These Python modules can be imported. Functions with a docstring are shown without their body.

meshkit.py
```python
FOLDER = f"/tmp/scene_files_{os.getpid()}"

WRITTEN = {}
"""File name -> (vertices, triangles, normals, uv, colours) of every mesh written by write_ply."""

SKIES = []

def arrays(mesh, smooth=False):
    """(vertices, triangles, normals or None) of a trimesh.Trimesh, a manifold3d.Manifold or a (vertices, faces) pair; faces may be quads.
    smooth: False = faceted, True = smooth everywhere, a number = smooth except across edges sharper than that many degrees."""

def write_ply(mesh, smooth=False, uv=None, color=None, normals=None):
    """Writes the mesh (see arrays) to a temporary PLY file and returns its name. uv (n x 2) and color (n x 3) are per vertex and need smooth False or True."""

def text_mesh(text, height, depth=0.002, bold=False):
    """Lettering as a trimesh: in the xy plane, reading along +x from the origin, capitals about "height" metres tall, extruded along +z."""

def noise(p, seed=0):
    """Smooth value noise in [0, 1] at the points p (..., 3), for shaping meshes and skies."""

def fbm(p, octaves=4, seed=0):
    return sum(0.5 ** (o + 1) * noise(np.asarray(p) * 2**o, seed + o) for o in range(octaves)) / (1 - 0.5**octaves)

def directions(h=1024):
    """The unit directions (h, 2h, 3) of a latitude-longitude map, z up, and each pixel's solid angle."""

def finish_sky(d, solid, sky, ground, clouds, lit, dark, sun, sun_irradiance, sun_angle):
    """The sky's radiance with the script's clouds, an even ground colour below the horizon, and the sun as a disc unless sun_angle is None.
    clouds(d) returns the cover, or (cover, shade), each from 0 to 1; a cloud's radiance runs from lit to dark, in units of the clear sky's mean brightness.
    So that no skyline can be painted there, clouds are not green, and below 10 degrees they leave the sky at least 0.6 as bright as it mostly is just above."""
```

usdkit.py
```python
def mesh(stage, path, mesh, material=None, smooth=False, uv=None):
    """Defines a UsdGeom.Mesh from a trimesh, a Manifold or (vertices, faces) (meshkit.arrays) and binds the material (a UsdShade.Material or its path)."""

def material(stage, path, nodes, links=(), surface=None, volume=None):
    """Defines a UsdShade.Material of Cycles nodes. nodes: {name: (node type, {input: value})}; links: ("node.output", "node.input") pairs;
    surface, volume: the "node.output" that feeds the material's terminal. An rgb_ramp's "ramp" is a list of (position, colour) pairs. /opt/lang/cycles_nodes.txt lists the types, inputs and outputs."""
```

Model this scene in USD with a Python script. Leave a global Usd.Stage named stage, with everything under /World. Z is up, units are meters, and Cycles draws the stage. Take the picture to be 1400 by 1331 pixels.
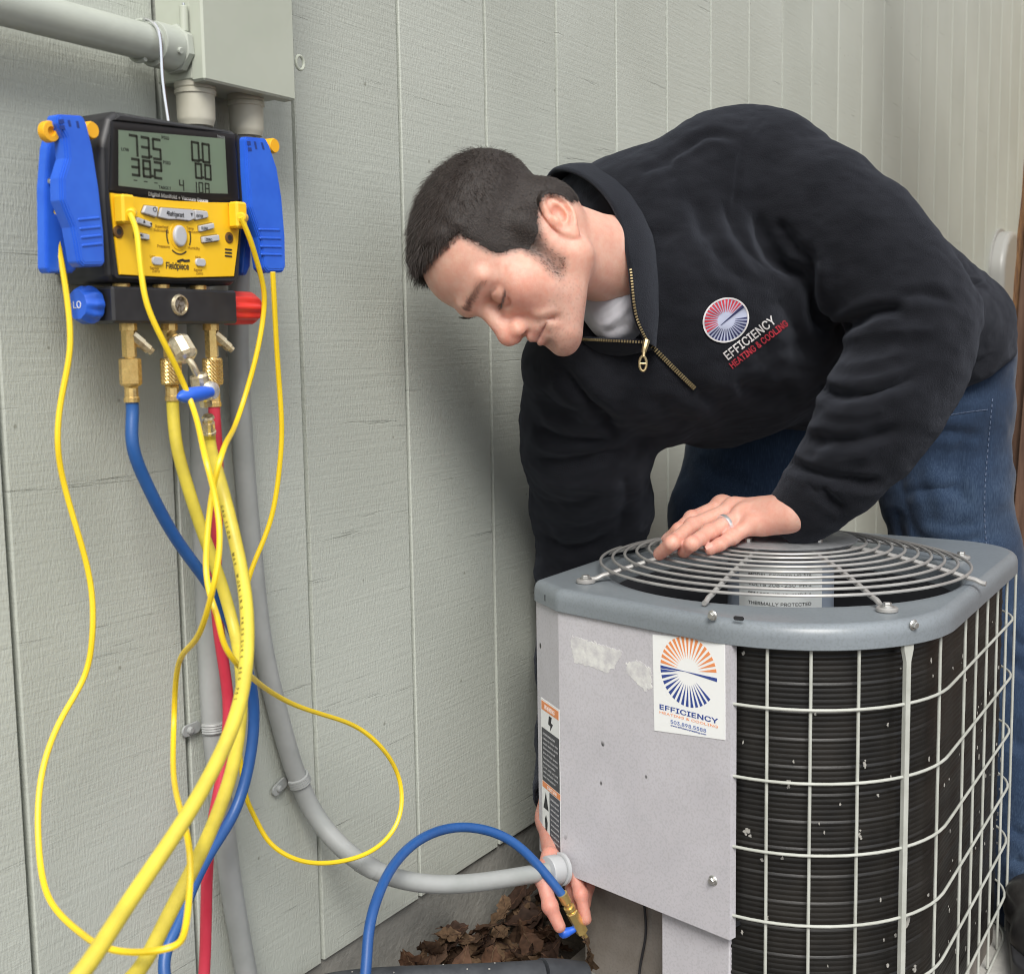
import math, random
import numpy as np, trimesh, manifold3d
import shapely
from shapely.geometry import Polygon, Point, LineString, box as sbox
from shapely import affinity
from scipy import ndimage
from scipy.interpolate import CubicSpline
from pxr import Usd, UsdGeom, UsdLux, UsdShade, Sdf, Gf, Vt
import usdkit, meshkit

stage = Usd.Stage.CreateInMemory()
UsdGeom.SetStageUpAxis(stage, 'Z')
UsdGeom.Xform.Define(stage, '/World')
stage.SetDefaultPrim(stage.GetPrimAtPath('/World'))

# ------------------------------------------------------------------ camera
F, PX, PY = 1734.7, 700.0, 665.5                 # focal length and centre in pixels of the 1400 x 1331 photograph
YAW, PITCH, ROLL = 1.0242, -0.1132, 0.0163
CAM = np.array([0.0, -0.9685, 0.90])
_fw = np.array([math.sin(YAW) * math.cos(PITCH), math.cos(YAW) * math.cos(PITCH), math.sin(PITCH)])
_rt = np.array([math.cos(YAW), -math.sin(YAW), 0.0])
_dn = np.cross(_fw, _rt)
RT = math.cos(ROLL) * _rt + math.sin(ROLL) * _dn
DN = -math.sin(ROLL) * _rt + math.cos(ROLL) * _dn
FW = _fw
cam = UsdGeom.Camera.Define(stage, '/World/camera')
m4 = Gf.Matrix4d(1.0)
for i, v in enumerate((RT, -DN, -FW, CAM)):
    m4.SetRow(i, Gf.Vec4d(float(v[0]), float(v[1]), float(v[2]), 1.0 if i == 3 else 0.0))
cam.AddTransformOp().Set(m4)
cam.CreateHorizontalApertureAttr(36.0)
cam.CreateFocalLengthAttr(36.0 * F / 1400.0)
cam.CreateClippingRangeAttr(Gf.Vec2f(0.05, 500.0))
cam.CreateFStopAttr(11.0)
cam.CreateFocusDistanceAttr(1.6)
EXPOSURE = 1.32
cam.CreateExposureAttr(EXPOSURE)

# ------------------------------------------------------------------ sky and soft daylight
SUN = np.array([-0.72, -0.50, 0.86]); SUN /= np.linalg.norm(SUN)
elev, rot = math.asin(SUN[2]), math.atan2(SUN[0], SUN[1])
dome = UsdLux.DomeLight.Define(stage, '/World/sky')
sky_m = usdkit.material(stage, '/World/Looks/sky_look', {
    'tc': ('texture_coordinate', {}),
    'sky': ('sky_texture', {'sky_type': 'single_scattering', 'sun_disc': False, 'sun_elevation': elev, 'sun_rotation': rot}),
    'no': ('noise_texture', {'scale': 2.2, 'detail': 5.0, 'roughness': 0.55}),
    'rp': ('rgb_ramp', {'ramp': [(0.25, (0.62, 0.62, 0.62)), (0.65, (0.95, 0.95, 0.95))]}),
    'cl': ('mix', {'mix_type': 'mix', 'fac': 0.5, 'color1': (4.6, 4.75, 5.0), 'color2': (7.6, 7.6, 7.7)}),
    'mx': ('mix', {'mix_type': 'mix'}),
    'bg': ('background_shader', {'strength': 0.075})},
    [('tc.generated', 'no.vector'), ('no.fac', 'rp.fac'), ('rp.color', 'mx.fac'), ('sky.color', 'mx.color1'), ('no.fac', 'cl.fac'), ('cl.color', 'mx.color2'), ('mx.color', 'bg.color')],
    surface='bg.background')
UsdShade.MaterialBindingAPI.Apply(dome.GetPrim()).Bind(sky_m)
dome.GetPrim().SetCustomDataByKey('kind', 'structure')
sun = UsdLux.DistantLight.Define(stage, '/World/sun')
sun.CreateNormalizeAttr(True); sun.CreateIntensityAttr(0.40); sun.CreateAngleAttr(26.0)
sun.CreateColorAttr(Gf.Vec3f(1.0, 0.965, 0.91))
zx = SUN; xx = np.cross([0, 0, 1.0], zx); xx /= np.linalg.norm(xx); yx = np.cross(zx, xx)
ml = Gf.Matrix4d(1.0)
for i, v in enumerate((xx, yx, zx)):
    ml.SetRow(i, Gf.Vec4d(float(v[0]), float(v[1]), float(v[2]), 0.0))
sun.AddTransformOp().Set(ml)

# ------------------------------------------------------------------ measuring: where a line of sight meets a surface of the place
def ray(p):
    p = np.atleast_2d(np.asarray(p, float))
    return (p[:, :1] - PX) / F * RT + (p[:, 1:2] - PY) / F * DN + FW
def at(p, d): return CAM + ray(p) * np.reshape(d, (-1, 1))
def at1(x, y, d): return at([(x, y)], [d])[0]
def ony(p, y): r = ray(p); return CAM + r * ((y - CAM[1]) / r[:, 1])[:, None]
def onz(p, z): r = ray(p); return CAM + r * ((z - CAM[2]) / r[:, 2])[:, None]
def onx(p, x): r = ray(p); return CAM + r * ((x - CAM[0]) / r[:, 0])[:, None]
def dep(q): return (np.atleast_2d(q) - CAM) @ FW
def proj(q):
    q = np.atleast_2d(q) - CAM; w = q @ FW
    return np.c_[q @ RT / w * F + PX, q @ DN / w * F + PY]
def off_wall(x, y, o):                            # a point at the distance o in front of the wall
    return ony([(x, y)], -o)[0]

# ------------------------------------------------------------------ naming
_used = {}
def numbered(path):
    n = _used.get(path, -1) + 1; _used[path] = n
    return path if n == 0 else f'{path}_{n:03d}'
class Thing:
    def __init__(s, path, origin): s.path, s.o = path, np.asarray(origin, float)
def thing(name, label, cat, origin=(0, 0, 0), group=None, kind=None):
    p = numbered('/World/' + name)
    x = UsdGeom.Xform.Define(stage, p); x.AddTranslateOp().Set(Gf.Vec3d(*[float(v) for v in origin]))
    pr = x.GetPrim()
    for k, v in (('label', label), ('category', cat), ('group', group), ('kind', kind)):
        if v: pr.SetCustomDataByKey(k, v)
    return Thing(p, origin)
def cat_mesh(ms):
    ms = [tm(m) for m in (ms if isinstance(ms, (list, tuple)) and not (len(ms) == 2 and isinstance(ms[0], np.ndarray)) else [ms])]
    return trimesh.util.concatenate(ms) if len(ms) > 1 else ms[0]
def tm(m):
    if isinstance(m, trimesh.Trimesh): return m
    v, f, _ = meshkit.arrays(m)
    return trimesh.Trimesh(v, f, process=False)
def part(parent, name, mesh, mat, smooth=35, label=None, kind=None, color=None):
    p = numbered(parent.path + '/' + name)
    m = cat_mesh(mesh).copy(); m.remove_unreferenced_vertices() if color is None else None; m.vertices = m.vertices - parent.o
    g = usdkit.mesh(stage, p, m, mat, smooth=smooth)
    if color is not None:
        UsdGeom.PrimvarsAPI(g).CreatePrimvar('tint', Sdf.ValueTypeNames.Color3fArray, 'vertex').Set(Vt.Vec3fArray.FromNumpy(np.asarray(color, np.float32)))
    if label: g.GetPrim().SetCustomDataByKey('label', label)
    if kind: g.GetPrim().SetCustomDataByKey('kind', kind)
    return Thing(p, parent.o)
def solo(name, mesh, mat, label=None, cat=None, smooth=35, kind=None, group=None):
    p = numbered('/World/' + name)
    g = usdkit.mesh(stage, p, cat_mesh(mesh), mat, smooth=smooth)
    for k, v in (('label', label), ('category', cat), ('group', group), ('kind', kind)):
        if v: g.GetPrim().SetCustomDataByKey(k, v)

# ------------------------------------------------------------------ shapes
def bx(x0, x1, y0, y1, z0, z1, b=0.0):
    if b <= 0:
        m = trimesh.creation.box((x1 - x0, y1 - y0, z1 - z0)); m.apply_translation(((x0 + x1) / 2, (y0 + y1) / 2, (z0 + z1) / 2)); return m
    pts = []
    for sx in (0, 1):
        for sy in (0, 1):
            for sz in (0, 1):
                c = np.array([(x0, x1)[sx], (y0, y1)[sy], (z0, z1)[sz]]); d = np.array([1 - 2 * sx, 1 - 2 * sy, 1 - 2 * sz]) * b
                for k in range(3):
                    e = d.copy(); e[k] = 0; pts.append(c + e)
    return trimesh.convex.convex_hull(np.array(pts))
def frame_of(d):
    d = np.asarray(d, float); d = d / np.linalg.norm(d)
    a = np.array([0, 0, 1.0]) if abs(d[2]) < 0.9 else np.array([1.0, 0, 0])
    u = np.cross(a, d); u /= np.linalg.norm(u)
    return u, np.cross(d, u), d
def lathe(p0, p1, prof, n=24, spin=0.0):
    """prof: (distance along p0->p1 in metres, radius)"""
    p0, p1 = np.asarray(p0, float), np.asarray(p1, float); u, v, d = frame_of(p1 - p0)
    a = np.arange(n) * 2 * np.pi / n + spin
    ring = np.cos(a)[:, None] * u + np.sin(a)[:, None] * v
    V, Fc = [], []
    for t, r in prof: V.append(p0 + d * t + ring * r)
    k = len(prof)
    for i in range(k - 1):
        for j in range(n):
            q = (i * n + j, i * n + (j + 1) % n, (i + 1) * n + (j + 1) % n, (i + 1) * n + j)
            Fc += [(q[0], q[1], q[2]), (q[0], q[2], q[3])]
    V = np.vstack(V + [[p0 + d * prof[0][0]], [p0 + d * prof[-1][0]]])
    for j in range(n):
        Fc.append((k * n, (j + 1) % n, j)); Fc.append((k * n + 1, (k - 1) * n + j, (k - 1) * n + (j + 1) % n))
    return trimesh.Trimesh(V, Fc, process=False)
def cyl(p0, p1, r, n=20, b=0.0):
    L = float(np.linalg.norm(np.asarray(p1, float) - p0))
    return lathe(p0, p1, [(0, r), (L, r)] if b <= 0 else [(0, r - b), (b, r), (L - b, r), (L, r - b)], n)
def spline(pts, n):
    pts = np.asarray(pts, float); t = np.r_[0, np.cumsum(np.linalg.norm(np.diff(pts, axis=0), axis=1) ** 0.5)]
    return CubicSpline(t, pts, axis=0, bc_type='natural')(np.linspace(0, t[-1], n))
def tube(P, r, sides=12, caps=True, closed=False):
    P = np.asarray(P, float); n = len(P); r = np.broadcast_to(r, (n,))
    T = (np.roll(P, -1, 0) - np.roll(P, 1, 0)) if closed else np.gradient(P, axis=0)
    T /= np.linalg.norm(T, axis=1, keepdims=True) + 1e-12
    u = frame_of(T[0])[0]; U = []
    for t in T:
        u = u - t * (u @ t); u /= np.linalg.norm(u); U.append(u)
    U = np.array(U)
    if closed:
        a0 = math.atan2(np.dot(np.cross(U[-1], U[0]), T[0]), np.dot(U[-1], U[0]))
        for i in range(n):
            a = a0 * i / n; U[i] = U[i] * math.cos(a) + np.cross(T[i], U[i]) * math.sin(a)
    W = np.cross(T, U); a = np.arange(sides) * 2 * np.pi / sides
    V = (P[:, None] + r[:, None, None] * (np.cos(a)[None, :, None] * U[:, None] + np.sin(a)[None, :, None] * W[:, None])).reshape(-1, 3)
    Fc = []
    I = np.arange(n if closed else n - 1); J = np.arange(sides); I, J = [q.ravel() for q in np.meshgrid(I, J, indexing='ij')]
    A, B = I * sides + J, I * sides + (J + 1) % sides
    Cc, Dd = ((I + 1) % n) * sides + (J + 1) % sides, ((I + 1) % n) * sides + J
    Fc = np.vstack([np.c_[A, B, Cc], np.c_[A, Cc, Dd]])
    if caps and not closed:
        V = np.vstack([V, P[:1], P[-1:]]); k = n * sides; j = np.arange(sides)
        Fc = np.vstack([Fc, np.c_[np.full(sides, k), (j + 1) % sides, j], np.c_[np.full(sides, k + 1), (n - 1) * sides + j, (n - 1) * sides + (j + 1) % sides]])
    return trimesh.Trimesh(V, Fc, process=False)
def prism(poly, O, U, V, W, h, bevel=0.0, base=0.0):
    """A flat outline (shapely polygon or points, in U and V) given the thickness h along W, its far edge bevelled."""
    if not hasattr(poly, 'geom_type'): poly = Polygon(poly)
    poly = poly.buffer(0)
    O, U, V, W = (np.asarray(q, float) for q in (O, U, V, W))
    out = []
    for g in getattr(poly, 'geoms', [poly]):
        if g.is_empty: continue
        g = shapely.geometry.polygon.orient(g)
        if bevel > 0:
            m = bevel_extrude(g, h, bevel)
        else:
            m = trimesh.creation.extrude_polygon(g, h, engine='earcut')
        v = np.asarray(m.vertices)
        q = O + v[:, :1] * U + v[:, 1:2] * V + (v[:, 2:] + base) * W
        f = np.asarray(m.faces)
        if np.dot(np.cross(U, V), W) < 0: f = f[:, ::-1]
        out.append(trimesh.Trimesh(q, f, process=False))
    return trimesh.util.concatenate(out) if len(out) > 1 else out[0]
def resample(ring, n):
    ls = LineString(list(ring.coords)); return np.array([ls.interpolate(t, normalized=True).coords[0] for t in np.arange(n) / n])
def bevel_extrude(g, h, b, steps=4):
    """Walls follow the outline; the top edge rolls inwards by b."""
    th = [math.pi / 2 * i / steps for i in range(steps + 1)]
    if not g.interiors and g.area > 0.995 * g.convex_hull.area:
        P = [np.c_[np.array(g.exterior.coords), np.zeros(len(g.exterior.coords))]]
        for a in th:
            q = g.buffer(-b * (1 - math.cos(a)) - 1e-6, join_style=1)
            if not q.is_empty: P.append(np.c_[np.array(q.exterior.coords), np.full(len(q.exterior.coords), h - b + b * math.sin(a))])
        return trimesh.convex.convex_hull(np.vstack(P))
    ms = [trimesh.creation.extrude_polygon(g, h - b, engine='earcut')]
    for i in range(steps):
        gi = g.buffer(-b * (1 - math.cos((th[i] + th[i + 1]) / 2)), join_style=1)
        z0, z1, o = h - b + b * math.sin(th[i]), h - b + b * math.sin(th[i + 1]), 0.2 * b
        for q in getattr(gi, 'geoms', [gi]):
            if q.is_empty: continue
            m = trimesh.creation.extrude_polygon(q, z1 - z0 + o, engine='earcut'); m.apply_translation((0, 0, z0 - o)); ms.append(m)
    return trimesh.util.concatenate(ms)
def rrect(x0, x1, y0, y1, r):
    return sbox(x0 + r, y0 + r, x1 - r, y1 - r).buffer(r, quad_segs=4)
WALL = dict(U=(1, 0, 0), V=(0, 0, 1), W=(0, -1, 0))   # things flat on the wall: right, up, out
def wall_prism(poly, y, h, bevel=0.0): return prism(poly, (0, y, 0), (1, 0, 0), (0, 0, 1), (0, -1, 0), h, bevel)
def wall_px(pts, y):                                   # outline seen in the photograph, at its distance y from the wall
    q = ony(pts, y); return [(a[0], a[2]) for a in q]
def lay_text(s, height, O, U, V, depth=0.0004, width=None, bold=False):
    m = meshkit.text_mesh(s, height, depth, bold)
    U, V = np.asarray(U, float), np.asarray(V, float); W = np.cross(U, V)
    v = np.asarray(m.vertices).copy(); x0 = v[:, 0].min(); v[:, 0] -= x0
    if width: v[:, 0] *= width / v[:, 0].max()
    return trimesh.Trimesh(np.asarray(O, float) + v[:, :1] * U + v[:, 1:2] * V + v[:, 2:] * W, m.faces, process=False)

# ------------------------------------------------------------------ materials
LK = '/World/Looks/'
def mat(name, col, rough=0.5, metal=0.0, col2=None, nscale=30.0, bump=0.0, bscale=200.0, bdist=0.001, spec=0.5, coat=0.0, sub=0.0, sheen=0.0, stretch=(1, 1, 1), ramp=(0.35, 0.65), detail=4.0, extra=None, rvar=0.0):
    nodes = {'p': ('principled_bsdf', {'base_color': col, 'roughness': rough, 'metallic': metal, 'specular_ior_level': spec, 'coat_weight': coat, 'sheen_weight': sheen}),
             'g': ('geometry', {}), 'mp': ('mapping', {'scale': stretch})}
    links = [('g.position', 'mp.vector')]
    if col2 is not None:
        nodes['n'] = ('noise_texture', {'scale': nscale, 'detail': detail, 'roughness': 0.6})
        nodes['r'] = ('rgb_ramp', {'ramp': [(ramp[0], col), (ramp[1], col2)]})
        links += [('mp.vector', 'n.vector'), ('n.fac', 'r.fac'), ('r.color', 'p.base_color')]
    if rvar:
        nodes['n2'] = ('noise_texture', {'scale': nscale * 1.7 + 3, 'detail': 4.0})
        nodes['mr'] = ('map_range', {'from_min': 0.3, 'from_max': 0.7, 'to_min': max(rough - rvar, 0.02), 'to_max': min(rough + rvar, 1.0)})
        links += [('mp.vector', 'n2.vector'), ('n2.fac', 'mr.value'), ('mr.result', 'p.roughness')]
    if bump:
        nodes['bn'] = ('noise_texture', {'scale': bscale, 'detail': 4.0, 'roughness': 0.6})
        nodes['b'] = ('bump', {'strength': bump, 'distance': bdist})
        links += [('mp.vector', 'bn.vector'), ('bn.fac', 'b.height'), ('b.normal', 'p.normal')]
    if sub:
        nodes['p'][1].update({'subsurface_weight': sub, 'subsurface_scale': 0.004, 'subsurface_radius': (1.0, 0.35, 0.2)})
    return usdkit.material(stage, LK + name, nodes, links, surface='p.BSDF')
# ================================================================== looks
def siding_look(name, dx):
    col = (0.435, 0.458, 0.415)
    return usdkit.material(stage, LK + name, {
        'g': ('geometry', {}), 'sh': ('mapping', {'location': (dx * 3.1, 0.0, dx * 1.7)}),
        'm1': ('mapping', {'scale': (7.0, 7.0, 210.0)}), 'n1': ('noise_texture', {'scale': 1.0, 'detail': 4.0, 'roughness': 0.62, 'distortion': 0.25}),
        'm2': ('mapping', {'scale': (520.0, 520.0, 120.0)}), 'n2': ('noise_texture', {'scale': 1.0, 'detail': 2.0}),
        'm3': ('mapping', {'scale': (3.0, 3.0, 95.0)}), 'n3': ('noise_texture', {'scale': 1.0, 'detail': 5.0, 'roughness': 0.7, 'distortion': 0.5}),
        'r3': ('rgb_ramp', {'ramp': [(0.27, (0.0, 0.0, 0.0)), (0.36, (1, 1, 1))]}),
        'n4': ('noise_texture', {'scale': 2.1, 'detail': 5.0}), 'r4': ('rgb_ramp', {'ramp': [(0.3, (0.90, 0.90, 0.88)), (0.7, (1.06, 1.06, 1.05))]}),
        'h1': ('math', {'math_type': 'multiply_add', 'value2': 0.30}), 'h2': ('math', {'math_type': 'multiply', 'value2': 0.36}),
        'h3': ('math', {'math_type': 'multiply_add', 'value2': 0.42}),
        'dk': ('mix', {'mix_type': 'mix', 'color1': (0.380, 0.400, 0.360), 'color2': col}), 'mu': ('mix', {'mix_type': 'multiply', 'fac': 1.0}),
        'sp': ('voronoi_texture', {'scale': 16.0}), 'rs': ('rgb_ramp', {'ramp': [(0.030, (0.35, 0.33, 0.28)), (0.042, (1, 1, 1))]}), 'mu2': ('mix', {'mix_type': 'multiply', 'fac': 0.55}),
        'b': ('bump', {'strength': 0.9, 'distance': 0.0022}),
        'p': ('principled_bsdf', {'roughness': 0.62, 'specular_ior_level': 0.35})},
        [('g.position', 'sh.vector'), ('sh.vector', 'm1.vector'), ('sh.vector', 'm2.vector'), ('sh.vector', 'm3.vector'), ('sh.vector', 'n4.vector'), ('m1.vector', 'n1.vector'), ('m2.vector', 'n2.vector'), ('m3.vector', 'n3.vector'),
         ('n3.fac', 'r3.fac'), ('r3.color', 'dk.fac'), ('n4.fac', 'r4.fac'), ('dk.color', 'mu.color1'), ('r4.color', 'mu.color2'),
         ('sh.vector', 'sp.vector'), ('sp.distance', 'rs.fac'), ('mu.color', 'mu2.color1'), ('rs.color', 'mu2.color2'), ('mu2.color', 'p.base_color'),
         ('n2.fac', 'h2.value1'), ('n1.fac', 'h1.value1'), ('h2.value', 'h1.value3'), ('r3.color', 'h3.value1'), ('h1.value', 'h3.value3'), ('h3.value', 'b.height'), ('b.normal', 'p.normal')], surface='p.BSDF')
SIDING = [siding_look(f'siding_paint_{w}', i) for i, w in enumerate(('a', 'b', 'c'))]
M_PAINT = mat('painted_metal', (0.395, 0.425, 0.355), 0.42, col2=(0.43, 0.455, 0.385), nscale=9, bump=0.15, bscale=160, bdist=0.0006)
M_PIPE = mat('painted_conduit', (0.37, 0.395, 0.35), 0.45, col2=(0.415, 0.44, 0.385), nscale=12, bump=0.2, bscale=90, bdist=0.0008)
M_PVC = mat('grey_conduit', (0.275, 0.29, 0.28), 0.42, col2=(0.325, 0.335, 0.33), nscale=20, bump=0.15, bscale=70, bdist=0.0008)
M_FIT = mat('beige_fitting', (0.40, 0.385, 0.31), 0.5, col2=(0.45, 0.435, 0.36), nscale=25, bump=0.12, bscale=120)
M_CONC = mat('old_concrete', (0.17, 0.17, 0.155), 0.85, col2=(0.27, 0.265, 0.24), nscale=9, bump=0.7, bscale=120, bdist=0.002)
M_PAD = mat('pad_concrete', (0.30, 0.30, 0.28), 0.85, col2=(0.42, 0.41, 0.38), nscale=18, bump=0.6, bscale=220, bdist=0.0015)
M_SOIL = mat('soil', (0.035, 0.026, 0.019), 0.95, col2=(0.09, 0.07, 0.05), nscale=28, bump=0.9, bscale=90, bdist=0.006)
M_GALV = mat('bright_steel', (0.62, 0.63, 0.64), 0.28, 1.0, col2=(0.5, 0.51, 0.52), nscale=60, rvar=0.1)
M_CHROME = mat('chrome_wire', (0.78, 0.78, 0.8), 0.12, 1.0)
M_BRASS = mat('brass', (0.78, 0.56, 0.22), 0.30, 0.82, col2=(0.66, 0.45, 0.17), nscale=140, rvar=0.08)
M_BRASSN = mat('brass_nickel', (0.80, 0.72, 0.52), 0.28, 0.82, col2=(0.68, 0.56, 0.36), nscale=120, rvar=0.1)
M_BRASSP = mat('polished_brass', (0.80, 0.58, 0.22), 0.26, 0.8)
M_BLACK = mat('black_rubber', (0.018, 0.018, 0.02), 0.48, col2=(0.026, 0.026, 0.028), nscale=60, bump=0.12, bscale=700, bdist=0.0004)
M_ANOD = mat('black_anodised', (0.02, 0.02, 0.022), 0.34, col2=(0.03, 0.03, 0.032), nscale=40, bump=0.06, bscale=600, bdist=0.0003)
M_BLUE = mat('blue_plastic', (0.022, 0.11, 0.60), 0.36, col2=(0.03, 0.135, 0.66), nscale=30, bump=0.05, bscale=400, bdist=0.0004)
M_RED = mat('red_plastic', (0.62, 0.028, 0.02), 0.36, col2=(0.68, 0.04, 0.03), nscale=30)
M_YEL = mat('yellow_face', (0.83, 0.50, 0.012), 0.42, col2=(0.86, 0.53, 0.02), nscale=20)
M_YROLL = mat('orange_roller', (0.80, 0.40, 0.015), 0.45)
M_CORD = mat('yellow_cord', (0.80, 0.56, 0.015), 0.4, col2=(0.84, 0.60, 0.02), nscale=30)
M_HY = mat('yellow_hose_rubber', (0.52, 0.42, 0.05), 0.46, col2=(0.70, 0.57, 0.06), nscale=22, bump=0.10, bscale=500, bdist=0.0004, rvar=0.08)
M_HB = mat('blue_hose_rubber', (0.012, 0.068, 0.235), 0.42, col2=(0.018, 0.088, 0.285), nscale=14, bump=0.10, bscale=500, bdist=0.0004, rvar=0.08)
M_HR = mat('red_hose_rubber', (0.50, 0.028, 0.055), 0.42, col2=(0.56, 0.038, 0.07), nscale=14, bump=0.10, bscale=500, bdist=0.0004, rvar=0.08)
M_KEY = mat('grey_key', (0.46, 0.47, 0.50), 0.45)
M_INK = mat('dark_ink', (0.015, 0.015, 0.018), 0.6)
M_LCD = mat('lcd_green', (0.54, 0.66, 0.49), 0.4, col2=(0.58, 0.70, 0.53), nscale=6)
M_WHITE = mat('white_print', (0.80, 0.80, 0.80), 0.5)
M_GLOSS = usdkit.material(stage, LK + 'screen_window', {'f': ('fresnel', {'IOR': 1.5}), 't': ('transparent_bsdf', {'color': (0.95, 0.96, 0.95)}), 'g': ('glossy_bsdf', {'color': (1, 1, 1), 'roughness': 0.04}), 'm': ('mix_closure', {})},
    [('f.fac', 'm.fac'), ('t.BSDF', 'm.closure1'), ('g.BSDF', 'm.closure2')], surface='m.closure')
M_WOOD = mat('brown_stained_wood', (0.065, 0.031, 0.018), 0.7, col2=(0.125, 0.066, 0.040), nscale=3.0, stretch=(30, 30, 2.2), bump=0.8, bscale=5.0, bdist=0.002)
M_WOODR = mat('raw_wood_edge', (0.20, 0.10, 0.035), 0.8, col2=(0.09, 0.04, 0.02), nscale=4.0, stretch=(60, 60, 8), bump=0.9, bscale=6.0, bdist=0.003)
M_FOAM = mat('pipe_foam', (0.022, 0.025, 0.03), 0.7, col2=(0.04, 0.044, 0.05), nscale=40, bump=0.4, bscale=160, bdist=0.001)

# ================================================================== the setting
def ground_mesh():
    xs = np.r_[-30, -8, -3, -1, 0.2, np.arange(0.8, 2.9, 0.04), 3.2, 4, 6, 10, 30]; ys = np.r_[-30, -10, -4, -2, -1.3, np.arange(-1.0, 0.12, 0.04), 0.3, 1.0, 8.0, 30.0]
    X, Y = np.meshgrid(xs, ys, indexing='ij')
    Z = 0.018 * (meshkit.fbm(np.stack([X * 4, Y * 4, X * 0], -1), 4, 3) - 0.5) + 0.02
    near = np.exp(-((X - 1.62) / 0.5) ** 2 - ((Y + 0.03) / 0.12) ** 2)
    Z = Z + 0.045 * near - 0.022
    V = np.stack([X, Y, Z], -1).reshape(-1, 3); ny = len(ys)
    I, J = np.meshgrid(np.arange(len(xs) - 1), np.arange(ny - 1), indexing='ij'); a = (I * ny + J).ravel()
    return trimesh.Trimesh(V, np.vstack([np.c_[a, a + ny, a + ny + 1], np.c_[a, a + ny + 1, a + 1]]), process=False)
solo('ground', ground_mesh(), M_SOIL, kind='structure', smooth=True)

PITCHX, X0, SB = 0.2032, 0.725, 0.158              # siding: spacing of the grooves, the first of them, bottom edge
wall = thing('house_wall', 'long pale grey green wall of grooved wood siding behind everything', 'wall', (X0, 0, 0))
rng = np.random.default_rng(4)
for k in range(-6, 34):
    xa, xb = X0 + PITCHX * k + 0.0030, X0 + PITCHX * (k + 1) - 0.0030
    c = 0.0011
    zz = np.array([SB + rng.normal(0, 0.0012), 0.8, 1.6, 3.4])
    prof = [(xa, 0.012), (xa, c), (xa + c, 0.0), (xb - c, 0.0), (xb, c), (xb, 0.012)]
    n = len(zz); V, Fc = [], []
    for z in zz:
        for i, (x, y) in enumerate(prof): V.append((x + (rng.normal(0, 0.0006) if i in (0, 1, 4, 5) else 0), y, z))
    m_ = len(prof)
    for i in range(n - 1):
        for j in range(m_):
            a, b_, c_, d_ = i * m_ + j, i * m_ + (j + 1) % m_, (i + 1) * m_ + (j + 1) % m_, (i + 1) * m_ + j
            Fc += [(a, b_, c_), (a, c_, d_)]
    for j in range(1, m_ - 1): Fc += [(0, j + 1, j), ((n - 1) * m_, (n - 1) * m_ + j, (n - 1) * m_ + j + 1)]
    part(wall, 'siding_board', trimesh.Trimesh(np.array(V), Fc, process=False), SIDING[k % 3], smooth=25)
part(wall, 'sheathing', bx(-0.6, 7.7, 0.0095, 0.03, SB + 0.016, 3.4), mat('groove_paint', (0.30, 0.32, 0.285), 0.7, col2=(0.22, 0.235, 0.21), nscale=18), smooth=False)
part(wall, 'foundation', bx(-0.6, 7.7, 0.006, 0.25, -0.3, SB + 0.001), M_CONC, smooth=False)
part(wall, 'inner_wall', bx(-0.6, 7.7, 0.032, 0.25, SB + 0.003, 3.4), M_CONC, smooth=False)
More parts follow.
